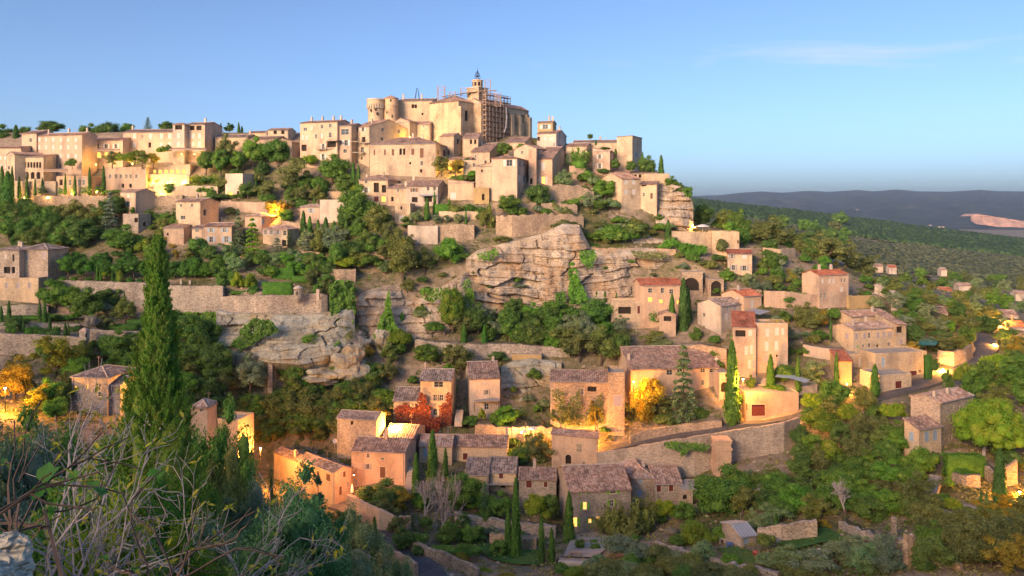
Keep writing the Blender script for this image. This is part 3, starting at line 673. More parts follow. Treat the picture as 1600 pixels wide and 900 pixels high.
def house(label, u0, u1, ve, vb, a=10, d=8, D=None, roof='gx', pitch=0.30, wm='cream', tm='tile', wins=(), ch=(), sh='wood_white', name='stone_house', cat='house', found=4.0, parapet=0.6, ov=0.35, root=None):
    a_ = R(a); near = u1 if a >= 0 else u0; hD = hitD(near, vb); D = -D if (D and D < 0) else (min(D or hD, hD) if (D or hD) < 320 else D)
    f = Vector((math.cos(a_), -math.sin(a_), 0)); b = Vector((math.sin(a_), math.cos(a_), 0))
    nx = (near - 800) / F * D
    if a >= 0:
        k = (u0 - 800) / F; W = (nx - k * D) / (f.x + k * math.sin(a_)); FL = Vector((nx, D, 0)) - f * W
    else:
        k = (u1 - 800) / F; W = (k * D - nx) / (f.x + k * math.sin(a_)); FL = Vector((nx, D, 0))
    FR = FL + f * W
    d_px = d if d > 60 else u0
    if d > 60:
        k = (d - 800) / F; c = FR if a >= 0 else FL; den = (math.sin(a_) - k * math.cos(a_)); d = (k * c.y - c.x) / den if abs(den) > 1e-3 else 8
        if not 2.0 < d < 60: print('DEPTH?', label, round(d, 1)); d = 9.0
    z1 = (HZ - ve) / F * D; zb = (HZ - vb) / F * D; z0 = zb - found
    BL, BR = FL + b * d, FR + b * d
    faces = {'f': Face(FL, f, W, -b), 'r': Face(FR, b, d, f), 'b': Face(BR, -f, W, b), 'l': Face(BL, -b, d, -f)}
    if root is None: root = empty(name, tuple((FL + FR) / 2 + Z * zb)); tag(root, label, cat)
    off = root.location.copy()
    HOUSES.append((label, (FL + BR) / 2, max(W, d) / 2)); FOOT.append((FL.x, FL.y, f.x, f.y, b.x, b.y, W, d)); BOXES.append((min(u0, d_px), ve - 6, max(u1, d_px), vb, D))
    holes = {k: [] for k in 'frbl'}; W_list = []
    for w in wins:
        u, v, ww, hh, ty = w[:5]; opt = w[5] if len(w) > 5 else sh
        fk = 'f' if u0 - 1 <= u <= u1 + 1 else ('r' if a >= 0 else 'l'); fc = faces[fk]
        sa, _, _ = fc.ray(u - ww / 2, v); sb, _, _ = fc.ray(u + ww / 2, v); sc, zc, t = fc.ray(u, v)
        if sa > sb: sa, sb = sb, sa
        h2 = hh * t / F / 2; sa, sb = max(sa, 0.12), min(sb, fc.w - 0.12); za, zt = zc - h2, min(zc + h2, z1 - 0.12)
        if sb - sa < 0.25 or zt - za < 0.25: continue
        hb = (sa, sb, za, zt, 0.55 if ty[0] in 'oaA' else 0.22)
        if any(not (hb[1] <= q[0] or hb[0] >= q[1] or hb[3] <= q[2] or hb[2] >= q[3]) for q in holes[fk]): continue
        holes[fk].append(hb); W_list.append((fk, hb, ty, opt))
    g = pitch; mb = MB(); half = min(W, d) / 2
    tops = {'f': z1, 'r': z1, 'b': z1, 'l': z1}
    if roof == 'shed': tops['b'] = z1 + g * d
    if roof == 'shedr': tops['l'] = z1 + g * W
    if roof == 'shedl': tops['r'] = z1 + g * W
    if roof == 'flat': tops = {k: z1 for k in 'frbl'}
    for k, fc in faces.items(): holes_face(mb, fc, z0, tops[k], holes[k], off)
    tri = lambda *q: mb.add([p - off for p in q], [(0, 1, 2)])
    if roof == 'gx':
        for k in 'rl': fc = faces[k]; tri(fc.at(0, z1), fc.at(fc.w, z1), fc.at(fc.w / 2, z1 + g * d / 2))
    elif roof == 'gy':
        for k in 'fb': fc = faces[k]; tri(fc.at(0, z1), fc.at(fc.w, z1), fc.at(fc.w / 2, z1 + g * W / 2))
    elif roof == 'shed': tri(FR + Z * z1, BR + Z * z1, BR + Z * (z1 + g * d)); tri(FL + Z * z1, BL + Z * z1, BL + Z * (z1 + g * d))
    elif roof == 'shedr': tri(FR + Z * z1, FL + Z * z1, FL + Z * (z1 + g * W)); tri(BR + Z * z1, BL + Z * z1, BL + Z * (z1 + g * W))
    elif roof == 'shedl': tri(FL + Z * z1, FR + Z * z1, FR + Z * (z1 + g * W)); tri(BL + Z * z1, BR + Z * z1, BR + Z * (z1 + g * W))
    mb.build('wall', M[wm], root)
    seed = (hash_(label) % 97); tmm = M[tm]; mid = lambda *q: q
    if roof == 'flat':
        rb = MB(); zt = z1 - parapet; c4 = [FL, FR, BR, BL]; rb.quad(*[c + Z * zt - off for c in c4]); ro = rb.build('roof_deck', M['paving'], root)
        pb = MB()
        for k, fc in faces.items(): fc.box(pb, 0.0, fc.w - 0.3, z1 - parapet - .2, z1 - .004, -0.3, -0.002); fc.box(pb, -.04, fc.w + .04, z1, z1 + .09, -0.34, 0.05)
        pb.build('parapet', M[wm], root)
    else:
        ro = link('roof', None, root)
        ro.empty_display_size = .1
        hz_ = {'gx': (('f', d / 2), ('b', d / 2)), 'gy': (('r', W / 2), ('l', W / 2)), 'shed': (('f', d),), 'shedr': (('r', W),), 'shedl': (('l', W),), 'hip': (('f', 0), ('r', 0), ('b', 0), ('l', 0))}[roof]
        # the roof part carries its first pitch; further pitches are its sub-parts
        COL.objects.unlink(ro); bpy.data.objects.remove(ro); ro = None
        for i, (k, run) in enumerate(hz_):
            fc = faces[k]
            T = (lambda s, w=fc.w: min(s, w - s, half)) if roof == 'hip' else (lambda s, r=run: r + (0.3 if roof.startswith('shed') else 0))
            q = slope('roof' if ro is None else 'roof_pitch', fc.o, fc.d, -fc.out, fc.w, T, g, z1, tmm, root if ro is None else ro, off, ov=ov, side=0.0 if roof == 'hip' else 0.22, seed=seed + i)
            ro = ro or q
        rdg = MB()
        if roof == 'gx': rdg.tube(FL + b * (d / 2) - f * .25 + Z * (z1 + g * d / 2 + .05) - off, FR + b * (d / 2) + f * .25 + Z * (z1 + g * d / 2 + .05) - off, .15, .15, 6)
        elif roof == 'gy': rdg.tube((FL + FR) / 2 - b * .25 + Z * (z1 + g * W / 2 + .05) - off, (BL + BR) / 2 + b * .25 + Z * (z1 + g * W / 2 + .05) - off, .15, .15, 6)
        elif roof == 'hip':
            e = (f if W >= d else b) * (abs(W - d) / 2); c = (FL + BR) / 2; zt = Z * (z1 + g * half + .06)
            r1, r2 = c - e + zt - off, c + e + zt - off
            if (r2 - r1).length > .1: rdg.tube(r1, r2, .14, .14, 6)
            for q in (FL, FR, BR, BL): p = q + Z * (z1 + .06) - off; rdg.tube(p, r1 if (r1 - p).length < (r2 - p).length else r2, .13, .13, 6)
        if rdg.v: rdg.build('ridge', M['mortar'] if seed % 2 else tmm, ro)
    def zroof(s, t):
        return z1 + {'gx': g * min(t, d - t), 'gy': g * min(s, W - s), 'shed': g * t, 'shedr': g * (W - s), 'shedl': g * s, 'hip': g * min(t, d - t, s, W - s), 'flat': -parapet}[roof]
    for c in ch:
        s, t, hh = c[0] * W, c[1] * d, (c[2] if len(c) > 2 else 1.3); p = FL + f * s + b * t + Z * (zroof(s, t) - .5) - off; cb = MB()
        cb.obox(p - f * .3 - b * .28, f * .6, b * .56, Z * (hh + .5)); cb.obox(p - f * .38 - b * .36 + Z * (hh + .5), f * .76, b * .72, Z * .12); cb.obox(p - f * .2 - b * .2 + Z * (hh + .62), f * .4, b * .4, Z * .22)
        cb.build('chimney', M['pale'], ro)
    if roof != 'flat' and D < 330 and found < 20:
        rr = random.Random(label)
        if rr.random() < .55:
            s, t = rr.uniform(.2, .8) * W, d / 2; p = FL + f * s + b * t + Z * zroof(s, t) - off; ab = MB(); hh = rr.uniform(1.6, 2.6); ab.tube(p - Z * .3, p + Z * hh, .035, .03, 4)
            for k in range(4): ab.tube(p + Z * (hh - .1 - .16 * k) - f * (.5 - .07 * k), p + Z * (hh - .1 - .16 * k) + f * (.5 - .07 * k), .018, .018, 3)
            ab.build('antenna', M['steel'], ro)
        if rr.random() < .6:
            db = MB(); fc = faces['f']; s = .35 if rr.random() < .5 else fc.w - .35; db.tube(fc.at(s, z1 - .1, .08) - off, fc.at(s, zb - .5, .08) - off, .06, .06, 5); db.build('downpipe', M['zinc'], root)
            gb = MB(); gb.tube(fc.at(-.1, z1 - .08, ov + .05) - off, fc.at(fc.w + .1, z1 - .08, ov + .05) - off, .07, .07, 5); gb.build('gutter', M['zinc'], root)
    LAST.update(faces=faces, z1=z1, zb=zb, W=W, d=d, off=off, D=D, FL=FL, FR=FR, f=f, b=b)
    for fk, hb, ty, opt in W_list: opening(faces[fk], hb, ty, opt, root, off, wm)
    return root
def hash_(s):
    h = 7
    for c in s: h = (h * 31 + ord(c)) % 1000003
    return h
def opening(fc, hb, ty, opt, root, off, wm):
    """ty: w window, s open shutters, c closed shutters, d door, o dark opening, a dark arch, l lit window, L lit with shutters, A lit arch"""
    x0, x1, a, b, dp = hb; t = ty[0]; cx = (x0 + x1) / 2; w = x1 - x0
    class O(MB):
        def bx(s, *q): fc.box(s, *q)
        def out(s, name, m, par): s.v = [tuple(Vector(v) - off) for v in s.v]; return s.build(name, m, par)
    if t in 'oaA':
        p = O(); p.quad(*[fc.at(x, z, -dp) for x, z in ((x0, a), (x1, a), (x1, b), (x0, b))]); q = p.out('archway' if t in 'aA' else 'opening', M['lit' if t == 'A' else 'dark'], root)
        if t in 'aA':
            s = O(); r = w / 2; zc = b - min(r, (b - a) * .7); n = 10; hgt = b - zc
            for i in range(n):
                t0, t1 = math.pi * i / n, math.pi * (i + 1) / n; p0, p1 = (cx - r * math.cos(t0), zc + hgt * math.sin(t0)), (cx - r * math.cos(t1), zc + hgt * math.sin(t1))
                for dd in (-.003, -.3): s.quad(fc.at(p0[0], p0[1], dd), fc.at(p1[0], p1[1], dd), fc.at(p1[0], b, dd), fc.at(p0[0], b, dd))
                s.quad(fc.at(*p0, -.003), fc.at(*p1, -.003), fc.at(*p1, -.3), fc.at(*p0, -.3))
            s.out('arch', M[wm], q)
        return
    fr = O()
    for q in ((x0 - .12, x1 + .12, b, b + .16), (x0 - .12, x1 + .12, a - .12, a), (x0 - .12, x0, a, b), (x1, x1 + .12, a, b)): fr.bx(*q, -.02, .035)
    if t == 'd':
        dr = O(); dr.bx(x0, x1, a, b, -.2, -.12); q = dr.out('door', M[opt], root); fr.out('door_frame', M['frame'], q); return
    if t == 'c':
        q = None
        for s0, s1 in ((x0, cx - .01), (cx + .01, x1)):
            sb = O(); sb.bx(s0, s1, a, b, -.10, -.04); sb.bx(s0 + .03, s1 - .03, a + (b - a) * .2, a + (b - a) * .26, -.04, -.015); sb.bx(s0 + .03, s1 - .03, a + (b - a) * .74, a + (b - a) * .8, -.04, -.015)
            o = sb.out('shutter', M[opt], root if q is None else q.parent); q = q or o
        fr.out('window_frame', M['frame'], q); return
    win = O(); k = .06
    for q in ((x0, x1, a, a + k), (x0, x1, b - k, b), (x0, x0 + k, a + k, b - k), (x1 - k, x1, a + k, b - k), (cx - k / 2, cx + k / 2, a + k, b - k), (x0 + k, x1 - k, (a + b) / 2 - .02, (a + b) / 2 + .02)): win.bx(*q, -.17, -.11)
    wo = win.out('window', M['wood_white' if t != 'l' else 'wood_brown'], root)
    p = O(); p.quad(*[fc.at(x, z, -.15) for x, z in ((x0, a), (x1, a), (x1, b), (x0, b))]); p.out('pane', M['lit' if t in 'lL' else 'glass'], wo)
    fr.out('window_frame', M['frame'], wo)
    if t in 'sL':
        for s0 in (x0 - .13 - w / 2, x1 + .13):
            sb = O(); sb.bx(s0, s0 + w / 2, a, b, .004, .05); sb.bx(s0 + .03, s0 + w / 2 - .03, a + (b - a) * .2, a + (b - a) * .26, .05, .08); sb.bx(s0 + .03, s0 + w / 2 - .03, a + (b - a) * .74, a + (b - a) * .8, .05, .08)
            sb.out('shutter', M[opt], wo)
def row(us, v, w, h, t, *o): return [(u, v, w, h, t, *o) for u in us]
def grid(us, vs_, w, h, t, *o): return [(u, v, w, h, t, *o) for v in vs_ for u in us]

# ---- the hotel and the west end
house('four storey rose hotel block with rows of small windows', 57, 128, 210, 268, 18, 152, 290, 'gx', .32, 'pink', wins=grid([61.6, 72, 83, 95, 106.6, 118.4], [218, 230, 244], 3.2, 6, 'c') + row([72, 83, 94], 259, 4, 7, 'w'), ch=[(.1, .5), (.55, .5), (.95, .5)], name='hotel', cat='hotel')
house('narrow rose wing at the left end of the hotel block', 34, 57, 208, 268, 18, 10, 296, 'gx', .3, 'pink', wins=grid([48], [219, 233, 246], 3.4, 6, 'w'), name='hotel_wing', cat='hotel')
house('low flat-topped house at the far left of the skyline', -14, 33, 231, 280, 8, 9, 292, 'gx', .2, 'pink', wins=row([1, 8], 247, 3, 6, 'c') + row([2, 9], 260, 3, 6, 'c'))
house('gabled stone house left of the hotel arcade', 10, 23, 241, 290, 40, 36, 286, 'gy', .25, 'cream', wins=row([14], 262, 3, 6, 'w'))
house('arcaded stone hotel wing with small arches over three large arches', 36, 68, 245, 283, 12, 6, 287, 'shed', .2, 'cream', wins=row([39.4, 44.4, 49, 53.6, 58.2, 62.6], 257.5, 3.2, 9, 'a') + row([42, 51, 60], 274, 6, 11, 'a'), name='hotel_arcade', cat='hotel')
house('low hotel link with three lit arches', 138, 192, 219, 253, 6, 9, 297, 'gx', .28, 'pink', wins=row([152, 166, 181], 228.5, 4.5, 7, 's', 'wood_white') + row([154, 166, 178.5], 242, 8, 9, 'A'), name='hotel_link', cat='hotel')
house('long rose hotel house with white shutters', 192, 270, 206, 246, 5, 10, 300, 'gx', .28, 'pink', wins=row([210, 235, 252, 265], 212.5, 5, 8, 'c') + row([222.5], 213, 2.6, 5, 'w') + row([210, 252, 265], 226.5, 5, 8, 'c') + row([234], 226.5, 4, 8, 'o'), ch=[(.05, .5)], name='hotel_house', cat='hotel')
house('square hotel tower with an open loggia on top', 270, 288, 194, 240, 6, 6, 297, 'hip', .3, 'pale', wins=row([279], 199, 11, 7, 'o') + grid([279], [212, 225], 5, 8, 'c'), name='hotel_tower', cat='tower')
house('rose hotel end house with balconies beside the tower', 288, 320, 194, 246, 14, 347, 298, 'gx', .24, 'pink', wins=row([300, 311], 200, 8, 7, 'o') + grid([294, 301.5, 311.5], [212.5, 225], 4.6, 7.5, 'c'), ch=[(.6, .5)], name='hotel_end_house', cat='hotel')
house('low windowed garden building below the hotel', 164, 228, 261, 296, 4, 8, 288, 'flat', .2, 'pink', wins=row([172, 181, 189, 197.5, 204, 213], 275.5, 3, 6.5, 'w') + row([192, 204], 290, 4, 6, 'o'), name='garden_building', cat='building')
house('glazed hotel terrace pavilion glowing yellow', 228, 297, 257, 276, 4, 7, 291, 'flat', .2, 'cream', wins=row([241, 250, 259, 268, 277, 287], 268, 6, 6, 'l'), name='pavilion', cat='building')
house('small windowed building behind the hotel cypress row', 88, 140, 275, 309, 6, 7, 286, 'flat', .2, 'pink', wins=[(95.5, 285, 5, 9, 'o'), (109, 285, 4, 9, 'w'), (124, 285, 4, 9, 'w'), (131, 285, 4, 9, 'w'), (112, 299, 4, 8, 'l')], name='garden_building', cat='building')
house('gabled house with white shutters below the hotel wall', 188, 212, 300, 334, 30, 243, 272, 'gx', .3, 'pink', wins=[(200.5, 306, 4, 6, 'c'), (200.5, 319, 4.5, 8, 's', 'wood_white')])
house('roofless grey ruin beside the blue cedar', 192, 216, 334, 365, 22, 236, 268, 'flat', .2, 'grey', wins=[(213, 344, 6, 7, 'o'), (204, 358, 4, 8, 'w'), (226, 350, 5, 7, 'a')], name='ruin', cat='ruin', parapet=2)
house('tall rose stone house with a brown gable side', 275, 313, 315, 372, 24, 342, 267, 'gx', .28, 'cream', wins=[(283, 321, 3, 5, 'w'), (300, 321, 3, 6, 'w'), (286, 340, 7, 6, 'w'), (286, 357, 4, 6, 'w'), (320, 332, 4, 9, 'o')], ch=[(.5, .5)])
house('low annex glowing orange under a street lamp', 256, 287, 356, 382, 8, 6, 262, 'shed', .2, 'pink', wins=[(262, 366, 3, 4, 'o'), (286, 368, 3, 4, 'w')])
house('rose house with pale blue shutters and a balcony', 318, 362, 354, 392, 6, 8, 260, 'gx', .26, 'pink', 'tile', wins=[(330, 359.5, 5, 7, 's', 'wood_blue'), (351, 359.5, 5, 7, 's', 'wood_blue'), (330, 374, 5.5, 9, 's', 'wood_blue'), (354, 374, 6, 10, 's', 'wood_blue'), (332, 387, 5, 6, 'w')])
house('lower left wing of the blue shuttered house', 300, 318, 357, 390, 4, 7, 262, 'gx', .24, 'pink', wins=grid([308], [360, 371.5], 5, 5, 'w'))
house('small pinkish house with pale patchy roof behind the tall cedar', 383, 409, 338, 364, 20, 434, 264, 'hip', .3, 'pink', 'tile_pale', wins=[(396, 345, 5, 7, 'c'), (411, 347, 4, 8, 'c', 'wood_blue')])
house('hip roofed house with pale tiles among the conifers', 411, 449, 358, 388, 18, 467, 258, 'hip', .34, 'cream', 'tile_pale', wins=row([415, 424, 434], 363, 4, 7, 's', 'wood_mauve') + [(445, 364, 5, 8, 'w'), (444, 380, 7, 10, 'o')])
house('pink house with a pale roof behind slender cypresses', 469, 500, 323, 350, 14, 514, 266, 'hip', .3, 'pink', 'tile_pale', wins=[(486, 329, 4, 7, 's', 'wood_blue')])
house('plain white walled terrace beside the slender cypresses', 500, 538, 312, 345, 8, 5, 270, 'flat', .2, 'pale', parapet=.3)
house('angular plastered garden house under the hotel', 352, 379, 271, 312, 20, 398, 282, 'flat', .2, 'pale', wins=[(360, 303, 7, 6, 'l'), (372, 302, 4, 7, 'o')])
# ---- houses of the old town ridge, west part
house('long low tiled house half hidden by trees', 336, 387, 214, 245, 10, 9, 305, 'gx', .3, 'cream', ch=[(.9, .5)])
house('wide stepped roof house left of the tall town row', 388, 432, 217, 252, 12, 10, 303, 'gx', .28, 'pink', 'tile', ch=[(.4, .5)])
house('pink gabled house at the foot of the skyline roofs', 426, 456, 222, 258, 20, 467, 298, 'gy', .32, 'pink')
house('small skyline house with two dark windows', 418, 450, 203, 225, 10, 462, 312, 'gx', .28, 'cream', wins=row([430, 442], 206.5, 5, 6, 'o'))
house('flat roofed cream house left on the skyline', 388, 416, 207, 225, 10, 9, 314, 'gx', .2, 'cream')
house('tall four storey town house with many scattered windows', 469, 527, 190, 266, 20, 10, 292, 'gx', .22, 'pink', wins=[(477, 202, 5, 5, 'w'), (487, 200, 3, 5, 'c'), (503, 198, 4, 6, 'w'), (516, 196, 4, 6, 'w'), (473, 215, 3, 7, 'c'), (479, 215, 3, 7, 'c'), (494, 213, 3, 7, 'w'), (503, 212, 3, 8, 'c'), (516, 211, 4, 8, 'w'), (475, 231, 8, 10, 'o'), (505, 229, 3.5, 9, 's'), (518, 226, 14, 8, 'o'), (505, 245, 4, 9, 's'), (520, 250, 5, 8, 'w'), (490, 246, 4, 8, 'w')], ch=[(.1, .5), (.4, .5), (.7, .5), (.9, .5)], name='town_house')
house('town house with a glazed white bay window', 527, 549, 196, 264, 20, 10, 288, 'gx', .22, 'pink', wins=[(528, 208, 3, 7, 'c'), (539, 206, 12, 9, 'w'), (532, 223, 4, 9, 's'), (541, 223, 5, 9, 's'), (539, 236, 5, 6, 'w'), (540, 252, 3, 6, 'w')], ch=[(.5, .5)], name='town_house')
house('town house with iron balconies and a brown stone gable', 549, 577, 197, 262, 42, 637, 284, 'gx', .34, 'cream', wins=[(558, 202, 4, 6, 's'), (567, 202, 4, 6, 's'), (554, 216, 7, 9, 'o'), (568, 218, 6, 8, 'o'), (554, 231, 5, 9, 'w'), (566, 234, 5, 9, 'w'), (555, 247, 4, 6, 'w'), (565, 247, 3, 5, 'a'), (555, 256, 4, 8, 'a'), (598, 202, 4, 7, 'w'), (597, 217, 5, 5, 'w'), (623, 205, 4, 6, 'w')], ch=[(.5, .3)], name='town_house')
house('long cream hall with narrow windows below the castle', 578, 681, 224, 277, 10, 700, 276, 'hip', .34, 'cream', wins=[(585, 238, 2.5, 9, 'c', 'wood_brown'), (601.5, 238, 3, 9, 'c', 'wood_brown'), (614, 238, 4, 10, 'c', 'wood_brown'), (626, 237, 4, 10, 'o'), (631.5, 237, 3.5, 10, 'o'), (645, 237, 5, 10, 'c', 'wood_brown'), (659, 239, 6, 15, 'c', 'wood_brown'), (659, 255, 4, 7, 'w'), (641, 255, 3, 4, 'o'), (658, 267, 3.5, 5, 'o'), (685, 238, 3, 7, 'o'), (694, 239, 3.5, 9, 'c', 'wood_red')], ch=[(.55, .5), (.72, .4)], name='hall', cat='house')
house('gabled house in front of the castle wall', 612, 640, 190, 222, 30, 652, 296, 'gy', .36, 'cream', wins=[(618, 187, 3.5, 5, 'o')])
house('tile roofed house between castle and church', 643, 672, 194, 222, 12, 8, 299, 'gx', .4, 'cream', wins=[(650, 199, 3, 4, 'w'), (662, 197, 3, 4, 'w')])
house('gabled house under the church left buttress', 688, 709, 212, 246, 26, 722, 286, 'gx', .4, 'cream', wins=[(716, 221, 4, 8, 'o'), (701, 238, 4, 8, 'd', 'wood_brown')])
house('tiny house with two windows against the church', 723, 747, 216, 240, 8, 6, 287, 'shed', .4, 'cream', wins=row([736, 742.5], 221.5, 3.5, 7, 'o'))
house('stone house with ochre wall under the church', 700, 735, 250, 268, 10, 7, 278, 'gx', .34, 'ochre', wins=[(728, 255, 4, 7, 'w'), (708, 256, 4, 8, 'd', 'wood_brown')])
house('cream house with small square windows beside the bush', 736, 765, 237, 258, 14, 790, 280, 'gx', .34, 'cream', wins=[(743, 244, 3, 5, 'w'), (780, 238, 4, 4, 'a')], ch=[(.2, .4)])
house('low roofed cream house with window and garden', 724, 757, 250, 272, 6, 5, 272, 'flat', .2, 'cream', wins=[(728, 256, 4, 6, 'w'), (741, 258, 4, 6, 'w')], parapet=.2)
house('pale gabled house right of the scaffolding', 788, 820, 222, 250, 16, 836, 285, 'gx', .32, 'cream', wins=[(795, 226, 3, 4, 'w'), (816, 236, 3, 4, 'o')])
house('gable wall house above the two shuttered houses', 803, 838, 232, 262, 34, 858, 274, 'gy', .35, 'pink', wins=[(816, 238, 3, 5, 'w'), (842, 237, 3, 5, 'w')])
house('small orange tower house on the skyline with a worn chimney', 840, 864, 191, 214, 12, 8, 296, 'gx', .2, 'ochre', wins=[(852, 198, 8, 7, 's', 'wood_white')], ch=[(.7, .3, 2.0), (.9, .4, 1.6)], name='tower_house')
house('bright white house front below the orange tower', 839, 869, 208, 234, 18, 885, 290, 'gx', .22, 'pale', wins=[(852, 217, 5, 5, 'c'), (862, 217, 8, 6, 'c'), (840, 217, 7, 6, 'o'), (866, 228, 3, 9, 'd', 'wood_grey'), (875, 230, 5, 7, 's')], ch=[(.9, .5)])
house('rose house with open white shutters at the cliff top', 768, 808, 247, 318, 14, 827, 266, 'hip', .26, 'pink', wins=[(796, 254.5, 9, 10, 's', 'wood_white'), (812, 256, 3, 9, 's', 'wood_mauve'), (819, 256, 3, 9, 's', 'wood_mauve'), (812, 279, 3, 10, 'c', 'wood_white'), (819, 280, 3, 10, 's', 'wood_white'), (796, 278, 7, 6, 'c', 'pink')], found=6)
house('plain cream lean-to left of the white shuttered rose house', 743, 769, 259, 312, 10, 7, 268, 'shedl', .18, 'cream', wins=[(753, 267, 3, 4, 'o'), (755, 305, 5, 8, 'o')])
house('rose house with tall lit doorway beside the bamboo', 838, 863, 248, 291, 16, 891, 268, 'gx', .34, 'pink', wins=[(848.6, 260, 6, 12, 'c', 'wood_white'), (849, 282, 6, 12, 'L', 'wood_white'), (829, 284, 4, 8, 'o'), (882, 263, 3, 6, 'c')])
house('narrow plaster link between the two cliff top houses', 826, 838, 232, 292, 6, 7, 271, 'flat', .2, 'pink', wins=[(830, 283, 4, 9, 'o')], parapet=.2)
house('pink house with two shuttered windows below the square tower', 926, 953, 236, 272, 18, 966, 278, 'shedr', .2, 'pink', wins=[(937, 244.5, 4, 7, 's', 'wood_white'), (937, 259, 4, 8, 's', 'wood_white')], ch=[(.95, .3)])
house('long tiled house behind the bamboo', 896, 964, 222, 250, 10, 9, 288, 'gx', .24, 'cream', ch=[(.6, .5)])
house('stone cottage roof left of the bamboo', 885, 917, 228, 252, 18, 9, 284, 'gx', .3, 'cream')
house('plain square tower house at the right end of the skyline', 964, 988, 213, 268, 26, 1003, 282, 'shedl', .03, 'cream', wins=[(994, 242, 4, 7, 'c', 'wood_grey')], name='square_tower', cat='tower')
house('two storey house on the promontory with four pale shutters', 971, 1000, 279, 330, -26, 938, 262, 'gx', .32, 'cream', wins=grid([978, 990], [284, 300], 5, 8, 'c', 'wood_white'))
house('small round-cornered stone house at the promontory edge', 1000, 1026, 288, 330, 16, 1030, 264, 'shed', .15, 'cream', wins=[(1006, 304, 3, 6, 'w'), (1018, 306, 4, 9, 'c', 'wood_brown'), (1006, 288, 8, 6, 'o')])
house('long low terrace house behind the promontory', 958, 1026, 270, 292, 10, 1044, 276, 'gx', .2, 'cream', wins=row([986, 993, 1000], 275, 4, 5, 'o'), ch=[(.4, .5)])
house('flat cream terrace wall at the end of the promontory', 1010, 1046, 271, 292, 10, 6, 274, 'flat', .2, 'cream', parapet=.2)
house('loggia house glowing yellow at its corner', 561, 606, 281, 320, 10, 640, 264, 'hip', .36, 'cream', wins=[(572, 284, 4, 6, 'w'), (572, 297, 5, 9, 's'), (588, 293, 8, 15, 'o'), (600, 295, 7, 12, 'o'), (588, 311, 7, 8, 'd', 'wood_red'), (599, 311, 7, 9, 'l')], ch=[(.1, .2), (.6, .3)])
house('white terrace house with grey awning and dark windows', 635, 684, 291, 322, 8, 699, 260, 'gx', .3, 'pale', wins=[(647, 297, 5, 6, 's', 'wood_brown'), (669, 295, 4, 6, 'w'), (679, 295, 4, 6, 'w'), (648, 312, 9, 8, 'o'), (669, 311, 12, 9, 'o')], ch=[(.05, .5)])
house('cream wing joining loggia house and terrace house', 604, 637, 294, 322, 10, 8, 262, 'gx', .34, 'cream', wins=[(622, 297, 3, 6, 'w'), (613, 311, 4, 7, 'o')], ch=[(.85, .2)])
house('stone basement house with a closed white gate', 617, 641, 318, 350, 8, 6, 257, 'flat', .2, 'cream', wins=[(627, 325, 3, 5, 'o'), (628, 342, 8, 9, 'c', 'wood_white')], parapet=.2)
house('small niche building beside the ruined pillar', 740, 764, 293, 318, 6, 5, 259, 'flat', .2, 'ochre', wins=[(755, 308, 4, 10, 'o')], parapet=.1)
house('broken pink wall ruin left of the niche', 700, 740, 285, 312, 6, 4, 262, 'shedr', .12, 'pink', wins=[(708, 306, 9, 10, 'c', 'wood_white')], name='ruin', cat='ruin')
# ---- below and right of the cliff
house('red brown roofed house against the foot of the cliff', 1001, 1066, 446, 492, -4, 9, 226, 'gx', .34, 'pink', 'tile_red', wins=[(1016, 454, 6, 7, 'w'), (1035, 454, 5, 8, 'w'), (1049, 455.5, 6, 7, 'w'), (1016, 468, 7, 7, 'l'), (1033, 471, 6, 6, 'l'), (1048, 472, 5, 9, 'c'), (1060, 472, 5, 7, 'l')])
house('flat roofed garage terrace left of the cliff foot house', 955, 1001, 470, 494, 0, 6, 226, 'flat', .2, 'cream', wins=[(976, 485, 20, 11, 'o'), (998, 484, 4, 12, 'd', 'wood_red')], name='garage', cat='garage')
house('small gabled porch hut below the cliff foot house', 1030, 1056, 492, 512, 10, 5, 219, 'gy', .35, 'pink', wins=[(1043, 498, 12, 8, 'o', )], name='porch_hut', cat='hut')
house('rock-cut wall with a wide arched vault', 1065, 1098, 425, 462, 6, 5, 233, 'flat', .2, 'rubble', wins=[(1080, 444, 25, 20, 'a')], name='arched_wall', cat='wall', parapet=.1)
house('rock-cut wall with a tall narrow arched vault', 1106, 1131, 436, 464, 4, 5, 230, 'flat', .2, 'rubble', wins=[(1119, 451, 16, 24, 'a')], name='arched_wall', cat='wall', parapet=.1)
house('two storey stone house with grey shutters and red roof', 1137, 1175, 397, 434, 14, 1199, 238, 'gx', .26, 'cream', 'tile_red', wins=[(1144, 400.5, 4, 7, 's', 'wood_grey'), (1163, 401, 7, 6, 'c', 'wood_white'), (1146, 418, 5, 8, 's', 'wood_grey'), (1163, 419, 6, 8, 's', 'wood_grey'), (1181, 420, 4, 8, 'c', 'wood_mauve'), (1190, 420, 3, 8, 'c', 'wood_mauve'), (1190, 435, 6, 8, 'c', 'wood_white')])
house('flat terrace building right of the white parasol', 1113, 1155, 362, 390, 6, 1163, 246, 'flat', .2, 'cream', wins=[(1154, 378, 4, 6, 'o'), (1102, 371, 4, 6, 'w')], parapet=.3)
house('rose house with bright red roof right of the village', 1280, 1326, 430, 482, -20, 1253, 228, 'gx', .3, 'pink', 'tile_red', wins=[(1285, 439, 3, 7, 'c'), (1296, 439, 3.5, 7, 'c'), (1302.5, 439, 3.5, 7, 'c'), (1315, 438, 3, 6, 'w'), (1320, 438, 3, 6, 'w'), (1283, 462, 3, 8, 'w'), (1289, 461, 3, 8, 'w'), (1315, 452, 4, 7, 'c'), (1300, 460, 2, 4, 'w'), (1300, 468, 2, 4, 'w')], ch=[(.3, .5), (.7, .5)])
